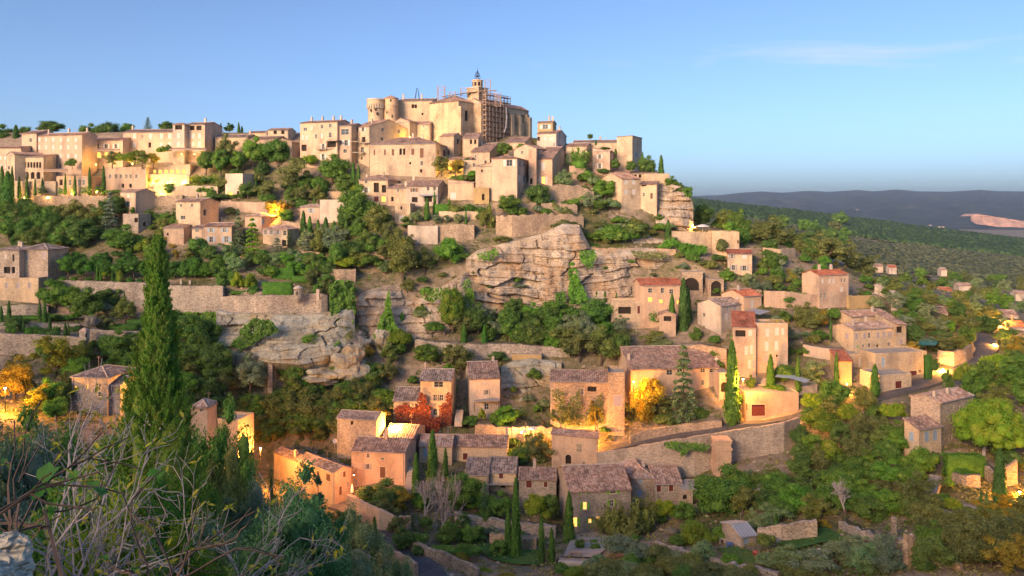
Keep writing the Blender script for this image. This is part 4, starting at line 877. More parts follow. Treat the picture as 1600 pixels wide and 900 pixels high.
house('white gabled house with grey tiled roof above the pink house', 1126, 1160, 478, 522, -34, 1090, 216, 'gx', .34, 'pale', 'tile_grey', wins=[(1136, 483, 4, 7, 'c', 'wood_mauve'), (1148, 482, 4, 7, 'c', 'wood_mauve'), (1135, 496, 5, 12, 'c'), (1147.5, 496, 5, 12, 'c'), (1156, 498, 3, 4, 'w'), (1100, 492, 4, 6, 'w'), (1100, 511, 3, 5, 'o')])
house('pink house with red roof peeping over the white gabled house', 1162, 1190, 463, 496, -26, 1128, 223, 'gx', .32, 'pink', 'tile_red', wins=[(1175, 475, 4, 13, 'c')], ch=[(.2, .4)])
house('long pink house with white shutters and flat roof terrace', 1180, 1231, 505, 584, 6, 7, 208, 'flat', .2, 'pink', wins=[(1199, 520, 5.5, 12, 'c'), (1214, 518, 6, 12, 'c'), (1223, 518, 4, 10, 'c'), (1198, 541, 5.5, 14, 'c'), (1213, 540, 5.5, 14, 'c'), (1197, 560, 5, 10, 'd', 'wood_mauve'), (1214, 556, 3, 4, 'o')], found=5)
house('pink house with a red lean-to roof over a green terrace', 1145, 1181, 512, 592, 14, 1188, 204, 'shed', .3, 'pink', 'tile_red', wins=[(1157, 521, 16, 10, 'o'), (1172, 520, 6, 9, 'd', 'wood_white'), (1174, 546, 4, 13, 'c'), (1166, 548, 4, 13, 'c'), (1171, 569, 4, 13, 'c'), (1178, 569, 4, 12, 'c', 'wood_mauve')], found=5)
house('big cream house with a sprawling worn roof and evening lit wall', 1333, 1400, 515, 556, -18, 1301, 208, 'gx', .26, 'cream', 'tile_pale', wins=[(1338.5, 525.5, 4, 9, 'c', 'wood_mauve'), (1351, 525, 4, 9, 'c', 'wood_mauve'), (1358, 524, 4, 8, 'w'), (1372, 524, 4, 9, 'c', 'wood_mauve'), (1381, 523, 4, 9, 'c', 'wood_mauve'), (1391, 522, 7, 9, 'c', 'wood_mauve'), (1323, 525, 5, 9, 'c', 'wood_mauve'), (1340.5, 544, 3, 9, 'd', 'wood_green'), (1349, 542, 3, 8, 'w'), (1358, 541, 4, 9, 'w'), (1372, 543, 5, 9, 'o'), (1389, 538, 4, 6, 'w')], ch=[(.15, .3), (.6, .6)], found=6)
house('rear roof of the big cream house', 1330, 1392, 495, 520, -18, 1297, 218, 'gx', .24, 'cream', 'tile', ch=[(.7, .3)])
house('right wing of the big cream house with an open loggia', 1400, 1416, 507, 550, -14, 8, 212, 'shed', .25, 'cream', 'tile', wins=[(1406, 515, 10, 10, 'o'), (1408, 534, 6, 8, 'd', 'wood_mauve')])
house('terraced base wall with blue doors under the big cream house', 1316, 1366, 553, 576, -6, 5, 203, 'flat', .2, 'cream', wins=[(1345, 566, 4, 14, 'd', 'wood_blue'), (1352, 565, 4, 14, 'd', 'wood_blue')], parapet=.1, name='basement', cat='building')
house('terrace block with garage door and garden furniture on top', 1367, 1448, 552, 598, -12, 8, 200, 'flat', .2, 'cream', wins=[(1380, 566, 5, 14, 'd', 'wood_blue'), (1422, 565, 6, 10, 'c', 'pink'), (1427, 587, 11, 15, 'd', 'wood_red'), (1437, 580, 3, 5, 'o')], parapet=.5, name='terrace_block', cat='building')
house('low flat roofed garage in front of the terrace block', 1374, 1424, 586, 616, -14, 7, 194, 'flat', .2, 'cream', wins=[(1404, 601, 10, 11, 'd', 'wood_red')], parapet=.15, name='garage', cat='garage')
house('small orange lit garage with a red sloping roof', 1308, 1331, 564, 594, 6, 6, 196, 'shed', .25, 'ochre', 'tile_red', name='garage', cat='garage')
house('curved stone terrace base with a maroon garage door', 1165, 1248, 614, 658, -2, 9, 188, 'flat', .2, 'pink', wins=[(1185, 641, 21, 18, 'd', 'wood_red'), (1166.5, 636, 3, 11, 'd', 'wood_brown')], parapet=.3, name='garage_terrace', cat='building')
house('long house with plum tiled roof behind the dark cedar', 986, 1124, 577, 640, -6, 955, 197, 'gx', .34, 'pink', 'tile', wins=[(1098, 579, 7, 6, 'w'), (1114, 579, 10, 6, 'w'), (1098, 598, 4, 8, 'w'), (1105, 617, 9, 6, 'w'), (1046, 582, 9, 8, 'w'), (1062, 580, 8, 7, 'w')], ch=[(.02, .2)])
house('arched annex at the right end of the long plum roofed house', 1124, 1140, 582, 622, -4, 6, 195, 'flat', .2, 'pink', wins=[(1132, 605, 11, 16, 'a')], parapet=.1)
house('crumbling stone house lit orange by a lamp at its foot', 860, 952, 597, 672, 5, 12, 193, 'gx', .26, 'rubble', 'tile', wins=[(875, 622, 6, 10, 'c', 'pale'), (900, 622, 6, 10, 'c', 'pale'), (926, 629, 5, 6, 'o'), (925, 608, 14, 8, 'o'), (866, 648, 8, 10, 'c', 'pale'), (886, 647, 9, 14, 'l'), (934, 648, 6, 9, 'c', 'pale'), (910, 612, 4, 10, 'w')], name='ruined_house')
house('broken stone tower at the right of the orange lit ruin', 950, 976, 582, 680, 6, 8, 193, 'flat', .2, 'rubble', wins=[(965, 626, 12, 16, 'c', 'wood_mauve')], name='ruined_tower', cat='ruin', parapet=.8)
house('roofless ruin glowing pink beside the lane', 862, 933, 685, 735, 8, 5, 184, 'shedr', .05, 'pink', wins=[(905, 700, 8, 12, 'c', 'rubble'), (888, 718, 9, 15, 'a'), (912, 724, 6, 6, 'c', 'rubble')], name='ruin', cat='ruin')
house('tall house clad in red creeper with arched windows', 657, 705, 595, 668, 4, 9, 196, 'gx', .42, 'cream', 'tile_grey', wins=[(685.5, 600.5, 14, 9, 'w'), (680, 621.5, 5.5, 10, 's', 'wood_grey'), (690, 621.5, 5.5, 10, 's', 'wood_grey'), (680, 644, 6, 10, 's', 'wood_white')], ch=[(.05, .5)])
house('low grey roofed wing left of the red creeper house', 615, 658, 626, 668, 2, 10, 197, 'gx', .42, 'cream', 'tile_grey', wins=[(644, 633, 5, 6, 'w'), (625, 640, 4, 5, 'o')])
house('pale three storey house with a blue grey awning', 734, 781, 592, 648, -8, 727, 196, 'gx', .42, 'pale', 'tile', wins=[(756, 598, 4, 7, 'c'), (760.5, 613, 4.5, 7, 's', 'wood_grey'), (760.5, 635, 7, 10, 'w'), (776, 632, 3, 4, 'w')], ch=[(.9, .6)])
house('small terracotta wall building above the rock outcrop', 800, 846, 554, 572, 4, 4, 214, 'flat', .2, 'ochre', parapet=.1, name='terrace_hut', cat='hut')
house('stone barn with small dark window below the red creeper', 527, 588, 656, 692, 12, 602, 180, 'gx', .36, 'grey', 'tile_pale', wins=[(550, 661, 4, 6, 'o')])
house('long pink house with a dark tiled roof facing the lamp', 466, 523, 738, 790, 42, 549, -166, 'gx', .36, 'pink', 'tile_grey', wins=[(472, 727, 5, 8, 'c', 'wood_brown'), (483, 734, 6, 8, 'c', 'wood_brown'), (497, 740, 4, 8, 'c', 'wood_brown'), (513, 746, 6, 11, 'c', 'wood_brown'), (533, 742, 4, 9, 'c', 'wood_mauve'), (538, 741, 4, 9, 'c', 'wood_brown'), (532, 767, 4, 14, 'd', 'wood_brown'), (544, 757, 3, 8, 'w')], found=6)
_D2 = LAST['FL'].y; _u2 = 800 + LAST['FL'].x / LAST['FL'].y * F; _v2 = HZ - (LAST['z1'] - .5) * F / _D2; _dp = LAST['d']
house('left end of the long pink house with pinkish tiles', 428, _u2 - .3, _v2, _v2 + 50, 42, _dp - .6, -(_D2 + .2), 'gx', .36, 'pink', 'tile', wins=[(445, 706, 3, 14, 'c', 'wood_brown'), (453, 711, 6, 9, 'w')], ch=[(.8, .2)])
house('three storey pink house with patched roof and satellite dish', 549, 633, 707, 775, 8, 650, -171, 'gx', .36, 'pink', 'tile', wins=[(575, 712, 4, 6, 'w'), (598, 717, 5, 4, 'w'), (574.5, 729, 5, 8, 's', 'wood_mauve'), (598, 738, 8, 17, 'd', 'wood_brown'), (556, 754, 5, 10, 'd', 'wood_mauve'), (544, 757, 4, 8, 'w'), (640, 720, 3, 9, 'w'), (642, 737, 2.5, 7, 'w')], ch=[(.55, .45, 2.2)], found=6)
house('pink roofed back house under the orange street lamp', 600, 645, 684, 720, 10, 10, 183, 'gx', .3, 'pink', 'tile_pale')
house('long low house with pale edged roof panel', 655, 706, 697, 728, 2, 8, 180, 'gx', .36, 'cream', 'tile_pale', wins=[(664, 707, 6, 14, 'd', 'wood_blue'), (687, 726, 7, 8, 'a')])
house('long plum roofed house left of the lane ruin', 707, 792, 698, 728, 3, 8, 181, 'gx', .36, 'cream', 'tile', wins=[(727, 713, 7, 10, 'c', 'wood_red')], ch=[(.98, .5, 1.6)])
house('grey roofed cottage with maroon shutter and lean-to', 763, 806, 738, 772, 4, 9, 174, 'gx', .40, 'cream', 'tile_grey', wins=[(783, 743, 6, 9, 'c', 'wood_red'), (786, 759, 7, 8, 'o'), (775, 757, 3, 5, 'o')])
house('left wing of the grey roofed cottage', 727, 763, 742, 772, 4, 10, 176, 'gx', .42, 'cream', 'tile_grey')
house('two storey stone cottage with maroon shutters', 811, 869, 750, 795, 4, 7, 170, 'gx', .38, 'grey', 'tile', wins=[(826.5, 756, 8.5, 12, 'c', 'wood_red'), (852.5, 757, 5, 8, 'c', 'wood_red'), (822, 783, 9, 12, 'c', 'wood_grey')], ch=[(.4, .5, 1.6)])
house('three storey stone house with bright green shutters', 889, 986, 768, 834, -7, 870, 164, 'gx', .42, 'grey', 'tile', wins=[(912, 770, 5, 5, 's', 'wood_green'), (958, 767, 9, 9, 's', 'wood_green'), (914, 790.5, 6, 12, 'L', 'wood_green'), (956, 786, 6, 10, 's', 'wood_green'), (898.5, 816, 7, 15, 'L', 'wood_green'), (922, 814, 5, 7, 'L', 'wood_green'), (935, 813, 6, 11, 'l')], found=5)
house('hip roofed stone house with light blue shutters', 988, 1022, 746, 790, -4, 10, 167, 'hip', .55, 'grey', 'tile_pale', wins=[(1000.5, 751, 6, 8, 'c', 'wood_blue'), (999.5, 771, 6, 10, 'c', 'wood_blue')], ch=[(.7, .4, 1.0)])
house('stone house with two maroon shutters right of the hip roof', 1023, 1066, 756, 790, -3, 10, 168, 'gx', .42, 'grey', 'tile', wins=[(1029.5, 762.5, 6.5, 12, 'c', 'wood_red'), (1048.5, 761, 6.5, 13, 'c', 'wood_red')])
house('small arched shed with a pink flat roof', 1066, 1096, 765, 794, -3, 6, 168, 'flat', .2, 'grey', wins=[(1070.5, 777, 7, 8, 'a'), (1088, 780, 11, 18, 'o')], parapet=.1, name='shed', cat='shed')
house('stone farmhouse behind the umbrella pine', 1469, 1520, 629, 700, -32, 1423, 164, 'gx', .30, 'grey', 'tile_pale', wins=[(1487.5, 637.5, 5, 6, 'w'), (1497, 638, 5, 6, 'w'), (1486, 659, 5, 6, 'w'), (1485, 684, 5, 6, 'w'), (1494.5, 684, 5, 6, 'w'), (1525, 688, 9, 14, 'c', 'wood_mauve')], ch=[(.1, .3, 1.0), (.5, .3, 1.0)])
house('lean-to of the farmhouse with pale blue arched shutters', 1436, 1471, 671, 695, -24, 1413, 157, 'shed', .36, 'cream', 'tile', wins=[(1448, 682, 7, 16, 'c', 'wood_blue'), (1461, 680, 7, 16, 'c', 'wood_blue'), (1424, 682, 7, 14, 'c', 'wood_blue')])
house('little shed with a pale blue door in the lower garden', 1158, 1182, 838, 856, -16, 1128, 142, 'gx', .3, 'grey', 'zinc_tile', wins=[(1166, 846, 9, 16, 'd', 'wood_blue')], name='shed', cat='shed')
house('grey roofed house behind bare branches at the left', 112, 168, 590, 650, 8, 9, 156, 'hip', .34, 'grey', 'tile_grey', wins=[(118, 606, 4, 6, 'l'), (137, 604, 4, 6, 'l'), (157, 602, 4, 6, 'w'), (156, 616, 4, 7, 'w')], found=6)
house('grey wing right of the bare branch house', 166, 188, 602, 650, 8, 7, 158, 'gx', .3, 'grey', 'tile_grey')
house('narrow brick coloured gable behind the tall cypress', 298, 324, 636, 690, 4, 4, 150, 'hip', .6, 'pink', 'tile_pale', wins=[(315, 640, 5, 7, 'w')])
house('grey manor house with dark window at the left edge', -6, 30, 391, 442, 8, 9, 238, 'hip', .3, 'grey', 'tile_grey', wins=[(8.5, 401, 3, 6, 'c'), (21, 403, 3, 11, 'o'), (11, 422, 10, 10, 'o'), (21, 422, 5, 10, 'o')], ch=[(.6, .4), (.7, .4)])
house('grey manor wing behind the small cedar', 29, 75, 390, 440, 6, 9, 242, 'hip', .32, 'grey', 'tile_grey', wins=[(68, 398, 6, 9, 'c', 'wood_mauve'), (42, 402, 5, 8, 'c', 'wood_grey')])
house('pale lower wall of the manor terrace at the left edge', -6, 60, 434, 474, 2, 5, 232, 'flat', .2, 'cream', wins=row([10, 28, 46], 446, 4, 9, 'c', 'wood_mauve'), parapet=.3, name='terrace_wall', cat='wall')
house('ruined stone arch base on the grey slope', 372, 432, 545, 580, 10, 6, 203, 'shedr', .05, 'dry', wins=[(408, 574, 22, 36, 'a')], name='ruined_arch', cat='ruin', found=14)
house('low ruined vault below the ruined arch', 340, 372, 656, 690, 14, 6, 168, 'flat', .2, 'pink', wins=[(352, 676, 12, 18, 'a')], name='ruined_vault', cat='ruin')
# ---- far houses on the plain
for lab, u, v, w, h, D_, tm in [('far cream farmhouse at the edge of the scrub', 1374, 418, 12, 4, 520, 'tile'), ('far pink farmhouse with red roof beside round trees', 1395, 420, 12, 5, 500, 'tile_red'), ('far tiny yellow house half hidden by trees', 1475, 424, 9, 5, 560, 'tile_pale'),
        ('long white house amid the dark green trees', 1479, 458, 18, 8, 350, 'tile_red'), ('pale villa roof at the middle of the right plain', 1508, 449, 20, 5, 420, 'tile_pale'), ('flat white villa above the street lamp at right', 1574, 497, 34, 9, 300, 'tile_pale'),
        ('pale house cut off by the right edge above the bend', 1596, 462, 18, 6, 480, 'tile_pale'), ('white walled house beside the lamp at the right edge', 1590, 516, 30, 10, 268, 'tile_red'), ('brown roofed cottage in the olive trees', 1472, 492, 18, 8, 290, 'tile')]:
    house(lab, u - w / 2, u + w / 2, v - h * .45, v + 1, 12, 8, D_, 'gx', .3, 'pale', tm, wins=[(u - w * .2, v - h * .2, 2, 2.5, 'w'), (u + w * .2, v - h * .2, 2, 2.5, 'w')] if D_ < 400 else (), name='far_house', found=3)
for k, (lab, u, v, w, h, D_) in enumerate([('tiny white hamlet house far across the valley, leftmost', 1192, 333, 10, 4, 5600), ('tiny white hamlet house left of the valley centre', 1337, 329.5, 7, 3, 5500), ('tiny white hamlet house at the valley centre', 1350, 332, 5, 3, 5400),
        ('tiny white house in the valley left of the pale hamlet', 1394, 339, 6, 3, 5200), ('tiny pale hamlet house below the quarry', 1428, 351, 9, 3.5, 4700), ('tiny pale hamlet house nearest the quarry', 1454, 354, 4, 3, 4700), ('tiny long white farm below the quarry', 1472, 357, 10, 3.5, 4700)]):
    house(lab, u - w / 2, u + w / 2, v - h * .6, v + 1, 15, 30, hill_hit(u, v), 'gx', .3, 'pale', 'tile_pale', name='far_house', found=30)

# ------------------------------------------------------------------ castle and church
def on_face(fc, u, v): s, z, t = fc.ray(u, v); return s, z
castle = house('castle with round corner towers on top of the village', 620, 676, 157, 200, 6, 16, 306, 'gx', .22, 'church', wins=[(645, 166, 4, 6, 'o'), (649.5, 166, 4, 6, 'o'), (660, 178, 3, 4, 'o')], ch=[(.1, .3, 2.0), (.62, .3, 1.8)], name='castle', cat='castle')
off = LAST['off'].copy()
def round_tower(u, r, vt, vb, D, corb, root, off, m='church', roofed=False):
    c = P(u, vb, D) - off; R_ = px(r, D); H = px(vb - vt, D); mb = MB()
    if corb: mb.lathe([(R_ * .90, -6), (R_ * .88, H * .62), (R_ * .90, H * .66), (R_ * 1.0, H * .80), (R_ * 1.0, H * .95), (R_ * .93, H)], c, 28)
    else: mb.lathe([(R_, -6), (R_ * .97, H * .72), (R_ * 1.03, H * .73), (R_ * 1.03, H * .77), (R_ * .97, H * .78), (R_ * .97, H)], c, 28)
    t = mb.build('round_tower', M[m], root, smooth=False)
    for k in range(22 if corb else 0):
        an = 2 * math.pi * k / 22; q = MB(); d = Vector((math.cos(an), math.sin(an), 0)); s = Vector((-d.y, d.x, 0))
        q.obox(c + d * (R_ * .88) - s * .22 + Z * (H * .60), s * .44, d * (R_ * .16), Z * (H * .2)); q.build('corbel', M['frame'], t)
    if corb:
        q = MB(); q.lathe([(R_ * 1.06, H * .96), (R_ * 1.06, H * 1.02), (R_ * .9, H * 1.02)], c, 28); q.build('parapet_cap', M['frame'], t)
    for du, dv, w, h in ((-.45, .45, .5, .9), (.3, .30, .5, 1.1), (.1, .88 if not corb else .5, .5, .9)):
        an = math.pi * 1.5 + du; d = Vector((math.cos(an), math.sin(an), 0)); s = Vector((-d.y, d.x, 0)); q = MB()
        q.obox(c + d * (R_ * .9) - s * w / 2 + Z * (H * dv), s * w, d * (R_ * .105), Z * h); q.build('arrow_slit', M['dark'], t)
    if roofed:
        q = MB(); q.lathe([(R_ * 1.06, H), (R_ * 1.06, H + .25), (0.05, H + R_ * .55)], c, 28); q.build('tower_roof', M['tile'], t)
    return t
round_tower(587.5, 14, 156, 192, 303, True, castle, off)
round_tower(611, 11.5, 155, 198, 304, False, castle, off, roofed=True)
q = MB()
for k in range(4):
    an = math.pi / 4 + k * math.pi / 2; p = P(652, 150, 312) - off; q.tube(p + Vector((1.1 * math.cos(an), 1.1 * math.sin(an), -1)), p + Vector((.25 * math.cos(an), .25 * math.sin(an), 3.2)), .09, .07, 5)
q.build('iron_cage', M['iron'], castle)

church = house('big stone church with buttresses and a bell tower', 671, 716, 157, 224, 36, 747, 294, 'hip', .46, 'church', wins=[(729, 181, 5, 16, 'o')], name='church', cat='church')
off = LAST['off'].copy(); b1 = dict(LAST)
for s0 in (0.0, b1['d'] - 1.6):
    q = MB(); fc = b1['faces']['r']; fc.box(q, s0, s0 + 1.6, b1['zb'] - 3, b1['z1'] - 2.2, .003, 1.3); q.v = [tuple(Vector(v) - off) for v in q.v]; q.build('buttress', M['church'], church)
house('', 728, 752, 161, 224, 36, 826, 299, 'gy', .52, 'church', wins=[(800, 186, 5, 14, 'o'), (817, 186, 5, 12, 'o'), (772, 188, 5, 14, 'o')], root=church)
nav = dict(LAST); fc = nav['faces']['r']
for u in (794, 807, 822):
    s, z = on_face(fc, u, 190); q = MB(); z1 = nav['z1'] - 3.0
    fc.box(q, s - .8, s + .8, nav['zb'] - 4, z1, .003, 2.4); fc.box(q, s - .8, s + .8, z1, z1 + 1.2, .003, 1.2); q.v = [tuple(Vector(v) - off) for v in q.v]; q.build('buttress', M['church'], church)
def tower_box(u, v0, v1, w, D, name, m, par, yaw, extra=0):
    c = P(u, v1, D) - off; W = px(w, D); H = px(v1 - v0, D); fx = Vector((math.cos(yaw), -math.sin(yaw), 0)); fy = Vector((math.sin(yaw), math.cos(yaw), 0)); q = MB()
    q.obox(c - fx * W / 2 - fy * W / 2 - Z * extra, fx * W, fy * W, Z * (H + extra)); o = q.build(name, m, par); return o, c, W, H, fx, fy
bt, c, W, H, fx, fy = tower_box(746, 139, 152, 23, 306, 'bell_tower', M['church'], church, R(36), 14)
q = MB(); q.obox(c - fx * (W / 2 + .3) - fy * (W / 2 + .3) + Z * H, fx * (W + .6), fy * (W + .6), Z * .35); q.build('cornice', M['frame'], bt)
q = MB(); q.lathe([(px(8.2, 306), 0), (px(8.2, 306), px(10.4, 306)), (px(9.2, 306), px(10.8, 306)), (px(9.2, 306), px(11.8, 306)), (px(8, 306), px(12.6, 306)), (.6, px(13.6, 306))], c + Z * (H + .35), 8); q.build('belfry', M['church'], bt)
for k in range(8):
    an = math.pi / 8 + k * math.pi / 4; d = Vector((math.cos(an), math.sin(an), 0)); s = Vector((-d.y, d.x, 0)); q = MB()
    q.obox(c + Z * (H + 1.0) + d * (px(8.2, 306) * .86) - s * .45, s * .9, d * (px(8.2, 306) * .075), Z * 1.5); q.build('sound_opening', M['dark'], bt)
q = MB(); t0 = c + Z * (H + .35 + px(13.4, 306))
for k in range(4):
    an = k * math.pi / 2 + .4; d = Vector((math.cos(an), math.sin(an), 0)); pr = [(1.0, 0), (1.05, 1.3), (.75, 2.1), (.25, 2.8), (.04, 3.4)]
    for (r0, h0), (r1, h1) in zip(pr, pr[1:]): q.tube(t0 + d * r0 + Z * h0, t0 + d * r1 + Z * h1, .10, .09, 5)
for h, r in ((.1, 1.0), (1.3, 1.05), (2.1, .75)):
    for k in range(12):
        a0, a1 = 2 * math.pi * k / 12, 2 * math.pi * (k + 1) / 12; q.tube(t0 + Vector((r * math.cos(a0), r * math.sin(a0), h)), t0 + Vector((r * math.cos(a1), r * math.sin(a1), h)), .07, .07, 4)
q.tube(t0 + Z * 3.3, t0 + Z * 4.6, .06, .03, 5); q.tube(t0 + Z * 4.1 - fx * .3, t0 + Z * 4.1 + fx * .3, .04, .04, 4); q.lathe([(.05, .9), (.5, .9), (.42, 1.3), (.25, 1.6), (.05, 1.7)], t0, 10)
q.build('iron_campanile', M['iron'], bt)
# scaffolding against the nave
sc_ = empty('scaffolding', tuple(P(772, 212, 297))); tag(sc_, 'steel scaffolding with plank decks against the church wall', 'scaffolding'); so = sc_.location.copy()
def bay_grid(fc, u0, u1, vt, vb, n, levels, name='lift'):
    s0, zb_ = on_face(fc, u0, vb); s1, _ = on_face(fc, u1, vb); _, zt = on_face(fc, (u0 + u1) / 2, vt); poles = MB()
    for i in range(n + 1):
        s = s0 + (s1 - s0) * i / n
        for dp in (.5, 1.8): poles.tube(fc.at(s, zb_ - 2, dp) - so, fc.at(s, zt + 1, dp) - so, .12, .12, 5)
    for k in range(levels + 1):
        z = zb_ + (zt - zb_) * k / levels
        for dp in (.5, 1.8): poles.tube(fc.at(s0, z + .9, dp) - so, fc.at(s1, z + .9, dp) - so, .09, .09, 4)
        dk = MB(); fc.box(dk, s0, s1, z, z + .28, .45, 1.95); dk.v = [tuple(Vector(v) - so) for v in dk.v]; dk.build('deck', M['plank'], sc_)
    for k in range(levels):
        z0, z1 = zb_ + (zt - zb_) * k / levels, zb_ + (zt - zb_) * (k + 1) / levels; i = k % n
        poles.tube(fc.at(s0 + (s1 - s0) * i / n, z0, 1.85) - so, fc.at(s0 + (s1 - s0) * (i + 1) / n, z1, 1.85) - so, .06, .06, 4)
    poles.build('pole_frame', M['steel'], sc_)
bay_grid(fc, 753, 792, 152, 212, 7, 8)
ff = b1['faces']['f']
def frame_tower(u, v0, v1, w, D, n=3):
    mb = MB(); W = px(w, D) / 2; a, b = P(u, v1, D) - so, P(u, v0, D) - so
    for sx in (-1, 1):
        for sy in (-1, 1): mb.tube(a + Vector((sx * W, sy * W, 0)), b + Vector((sx * W, sy * W, 0)), .12, .12, 5)
    for k in range(n + 1):
        c = a.lerp(b, k / n)
        for p, q in (((-1, -1), (1, -1)), ((1, -1), (1, 1)), ((1, 1), (-1, 1)), ((-1, 1), (-1, -1))): mb.tube(c + Vector((p[0] * W, p[1] * W, 0)), c + Vector((q[0] * W, q[1] * W, 0)), .06, .06, 4)
        if k < n: mb.tube(c + Vector((-W, -W, 0)), a.lerp(b, (k + 1) / n) + Vector((W, -W, 0)), .05, .05, 4)
    mb.build('pole_frame', M['steel'], sc_)
frame_tower(689.5, 135, 158, 11, 301, 4); frame_tower(762, 125, 152, 9, 303, 5); frame_tower(725, 138, 150, 10, 305, 2); frame_tower(778, 146, 166, 9, 299, 4); frame_tower(707, 144, 156, 9, 301, 2)
dk = MB(); A_, B_ = P(690, 151, 301) - so, P(735, 144, 303) - so; dk.obox(A_, B_ - A_, Vector((0, 1.6, 0)), Z * .14); A_, B_ = P(735, 144, 302) - so, P(776, 141, 302) - so; dk.obox(A_, B_ - A_, Vector((0, 1.6, 0)), Z * .14)
dk.build('deck', M['plank'], sc_)
st = MB()
for dy in (0, 1.0): st.tube(P(771, 143, 302) - so + Vector((0, dy, 0)), P(786, 164, 300) - so + Vector((0, dy, 0)), .08, .08, 5); st.tube(P(771, 140, 302) - so + Vector((0, dy, 0)), P(786, 161, 300) - so + Vector((0, dy, 0)), .06, .06, 5)
st.build('stair', M['steel'], sc_)
ru = MB(); s, z = on_face(fc, 784, 168)
pp = [fc.at(s, z, 2.1), fc.at(s + .2, z - 4, 2.2), fc.at(s - .3, z - 8, 2.2), fc.at(s - 1.6, z - 10, 2.3)]
for a_, b_ in zip(pp, pp[1:]): ru.tube(a_ - so, b_ - so, .28, .28, 8)
ru.build('rubble_chute', M['zinc'], sc_)

# ------------------------------------------------------------------ turrets and pillars
def turret(label, u, vt, vb, w, D, square=False):
    c = P(u, vb, D); H = px(vb - vt, D); r = px(w, D) / 2; root = empty('wall_turret', tuple(c)); tag(root, label, 'turret'); n = 4 if square else 16; q = MB()
    q.lathe([(r * .3, -r * 1.6), (r * .95, -r * .5), (r, 0), (r, H * .68), (r * 1.1, H * .70), (r * 1.1, H * .75)], (0, 0, 0), n); b = q.build('wall', M['dry'], root)
    q = MB(); q.lathe([(r * 1.15, H * .75), (r * .6, H * .92), (.04, H * 1.02)], (0, 0, 0), n); q.build('cap', M['tile_pale'] if square else M['mortar'], root)
    q = MB(); q.box((0, -r * .93, H * .35), .3, r * .2, .9); q.build('slit', M['dark'], root)
    if square:
        root.rotation_euler.z = R(45)
turret('round corner turret with a domed cap on the garden wall', 466, 446, 463, 14, 211.5)
turret('small square turret standing on the grey lower garden wall', 132, 512, 529, 15, 187.5, True)
def pillar(label, u, vt, vb, w, m='dry', D=None, name='stone_pillar'):
    D = D or hitD(u, vb); c = P(u, vb, D); H = px(vb - vt, D); r = px(w, D) / 2; q = MB(); rnd = random.Random(label); z = -1.0
    while z < H:
        h = rnd.uniform(.28, .5); k = rnd.uniform(.9, 1.06); q.box((rnd.uniform(-.04, .04), 0, z + h / 2), 2 * r * k, 2 * r * k, h - .02); z += h
    o = q.build(name, M[m], None); o.location = c; tag(o, label, 'pillar'); return o
pillar('tall thin ruined pillar above the cliff', 773, 318, 374, 7, 'rubble', 247)
pillar('lone stone post in the lower right meadow', 1397, 812, 840, 6)
pillar('tall pale quarry column standing in the rock cut', 1127, 686, 748, 26, 'pink', 170.5)
pillar('slim stone post beside the manor', 82, 416, 438, 5, 'pale', 232)
pillar('leg of the ruined arch standing on the slope', 423, 566, 610, 7, 'dry', 200)
pillar('statue plinth beside the turret garden', 497, 452, 462, 5, 'pale', 214)
pillar('left gate post on the long buttressed wall', 283, 439, 449, 3, 'pale', 224)
pillar('right gate post on the long buttressed wall', 297, 439, 449, 3, 'pale', 224)
pillar('stone post right of the manor wing', 342, 597, 614, 4, 'pale')

# ------------------------------------------------------------------ vegetation
def leaf_quads(C, N, ln, wd, rng, along=None, jit=0.7):
    """N oriented leaf-shaped quads at points C"""
    n = len(C); N = N + rng.normal(0, jit, (n, 3)); N /= np.linalg.norm(N, axis=1, keepdims=True) + 1e-9
    A = rng.normal(0, 1, (n, 3)) if along is None else along + rng.normal(0, .35, (n, 3))
    T = A - N * (A * N).sum(1, keepdims=True); T /= np.linalg.norm(T, axis=1, keepdims=True) + 1e-9; S = np.cross(N, T)
    l = (ln * rng.uniform(.6, 1.35, (n, 1))); w = (wd * rng.uniform(.6, 1.35, (n, 1)))
    V = np.stack([C - T * l, C + S * w, C + T * l, C - S * w], 1).reshape(-1, 3)
    return V, np.arange(4 * n).reshape(n, 4)
def ico(sub=1):
    import bmesh
    bm = bmesh.new(); bmesh.ops.create_icosphere(bm, subdivisions=sub, radius=1.0); bm.verts.ensure_lookup_table()
    V = np.array([v.co[:] for v in bm.verts]); Fc = np.array([[v.index for v in f.verts] for f in bm.faces]); bm.free(); return V, Fc
ICO = ico(1)
def tri_to_quad(Fc): return np.concatenate([Fc, Fc[:, 2:3]], 1)
def join(parts):
    Vs, Fs, n = [], [], 0
    for V, Fc in parts: Vs.append(V); Fs.append(Fc + n); n += len(V)
    return np.concatenate(Vs), np.concatenate(Fs)
def poly_mesh(name, parts4, parts3, m):
    """quads and triangles together in one mesh datablock"""
    V4, F4 = join(parts4); V3, F3 = join(parts3) if parts3 else (np.zeros((0, 3)), np.zeros((0, 3), int))
    V = np.concatenate([V4, V3]); F3 = F3 + len(V4); me = bpy.data.meshes.new(name)
    me.vertices.add(len(V)); me.vertices.foreach_set('co', V.astype(np.float32).ravel())
    lp = np.concatenate([F4.ravel(), F3.ravel()]).astype(np.int32); me.loops.add(len(lp)); me.loops.foreach_set('vertex_index', lp)
    st = np.concatenate([np.arange(len(F4)) * 4, len(F4) * 4 + np.arange(len(F3)) * 3]).astype(np.int32)
    me.polygons.add(len(st)); me.polygons.foreach_set('loop_start', st); me.update(calc_edges=True)
    if m: me.materials.append(m)
    return me
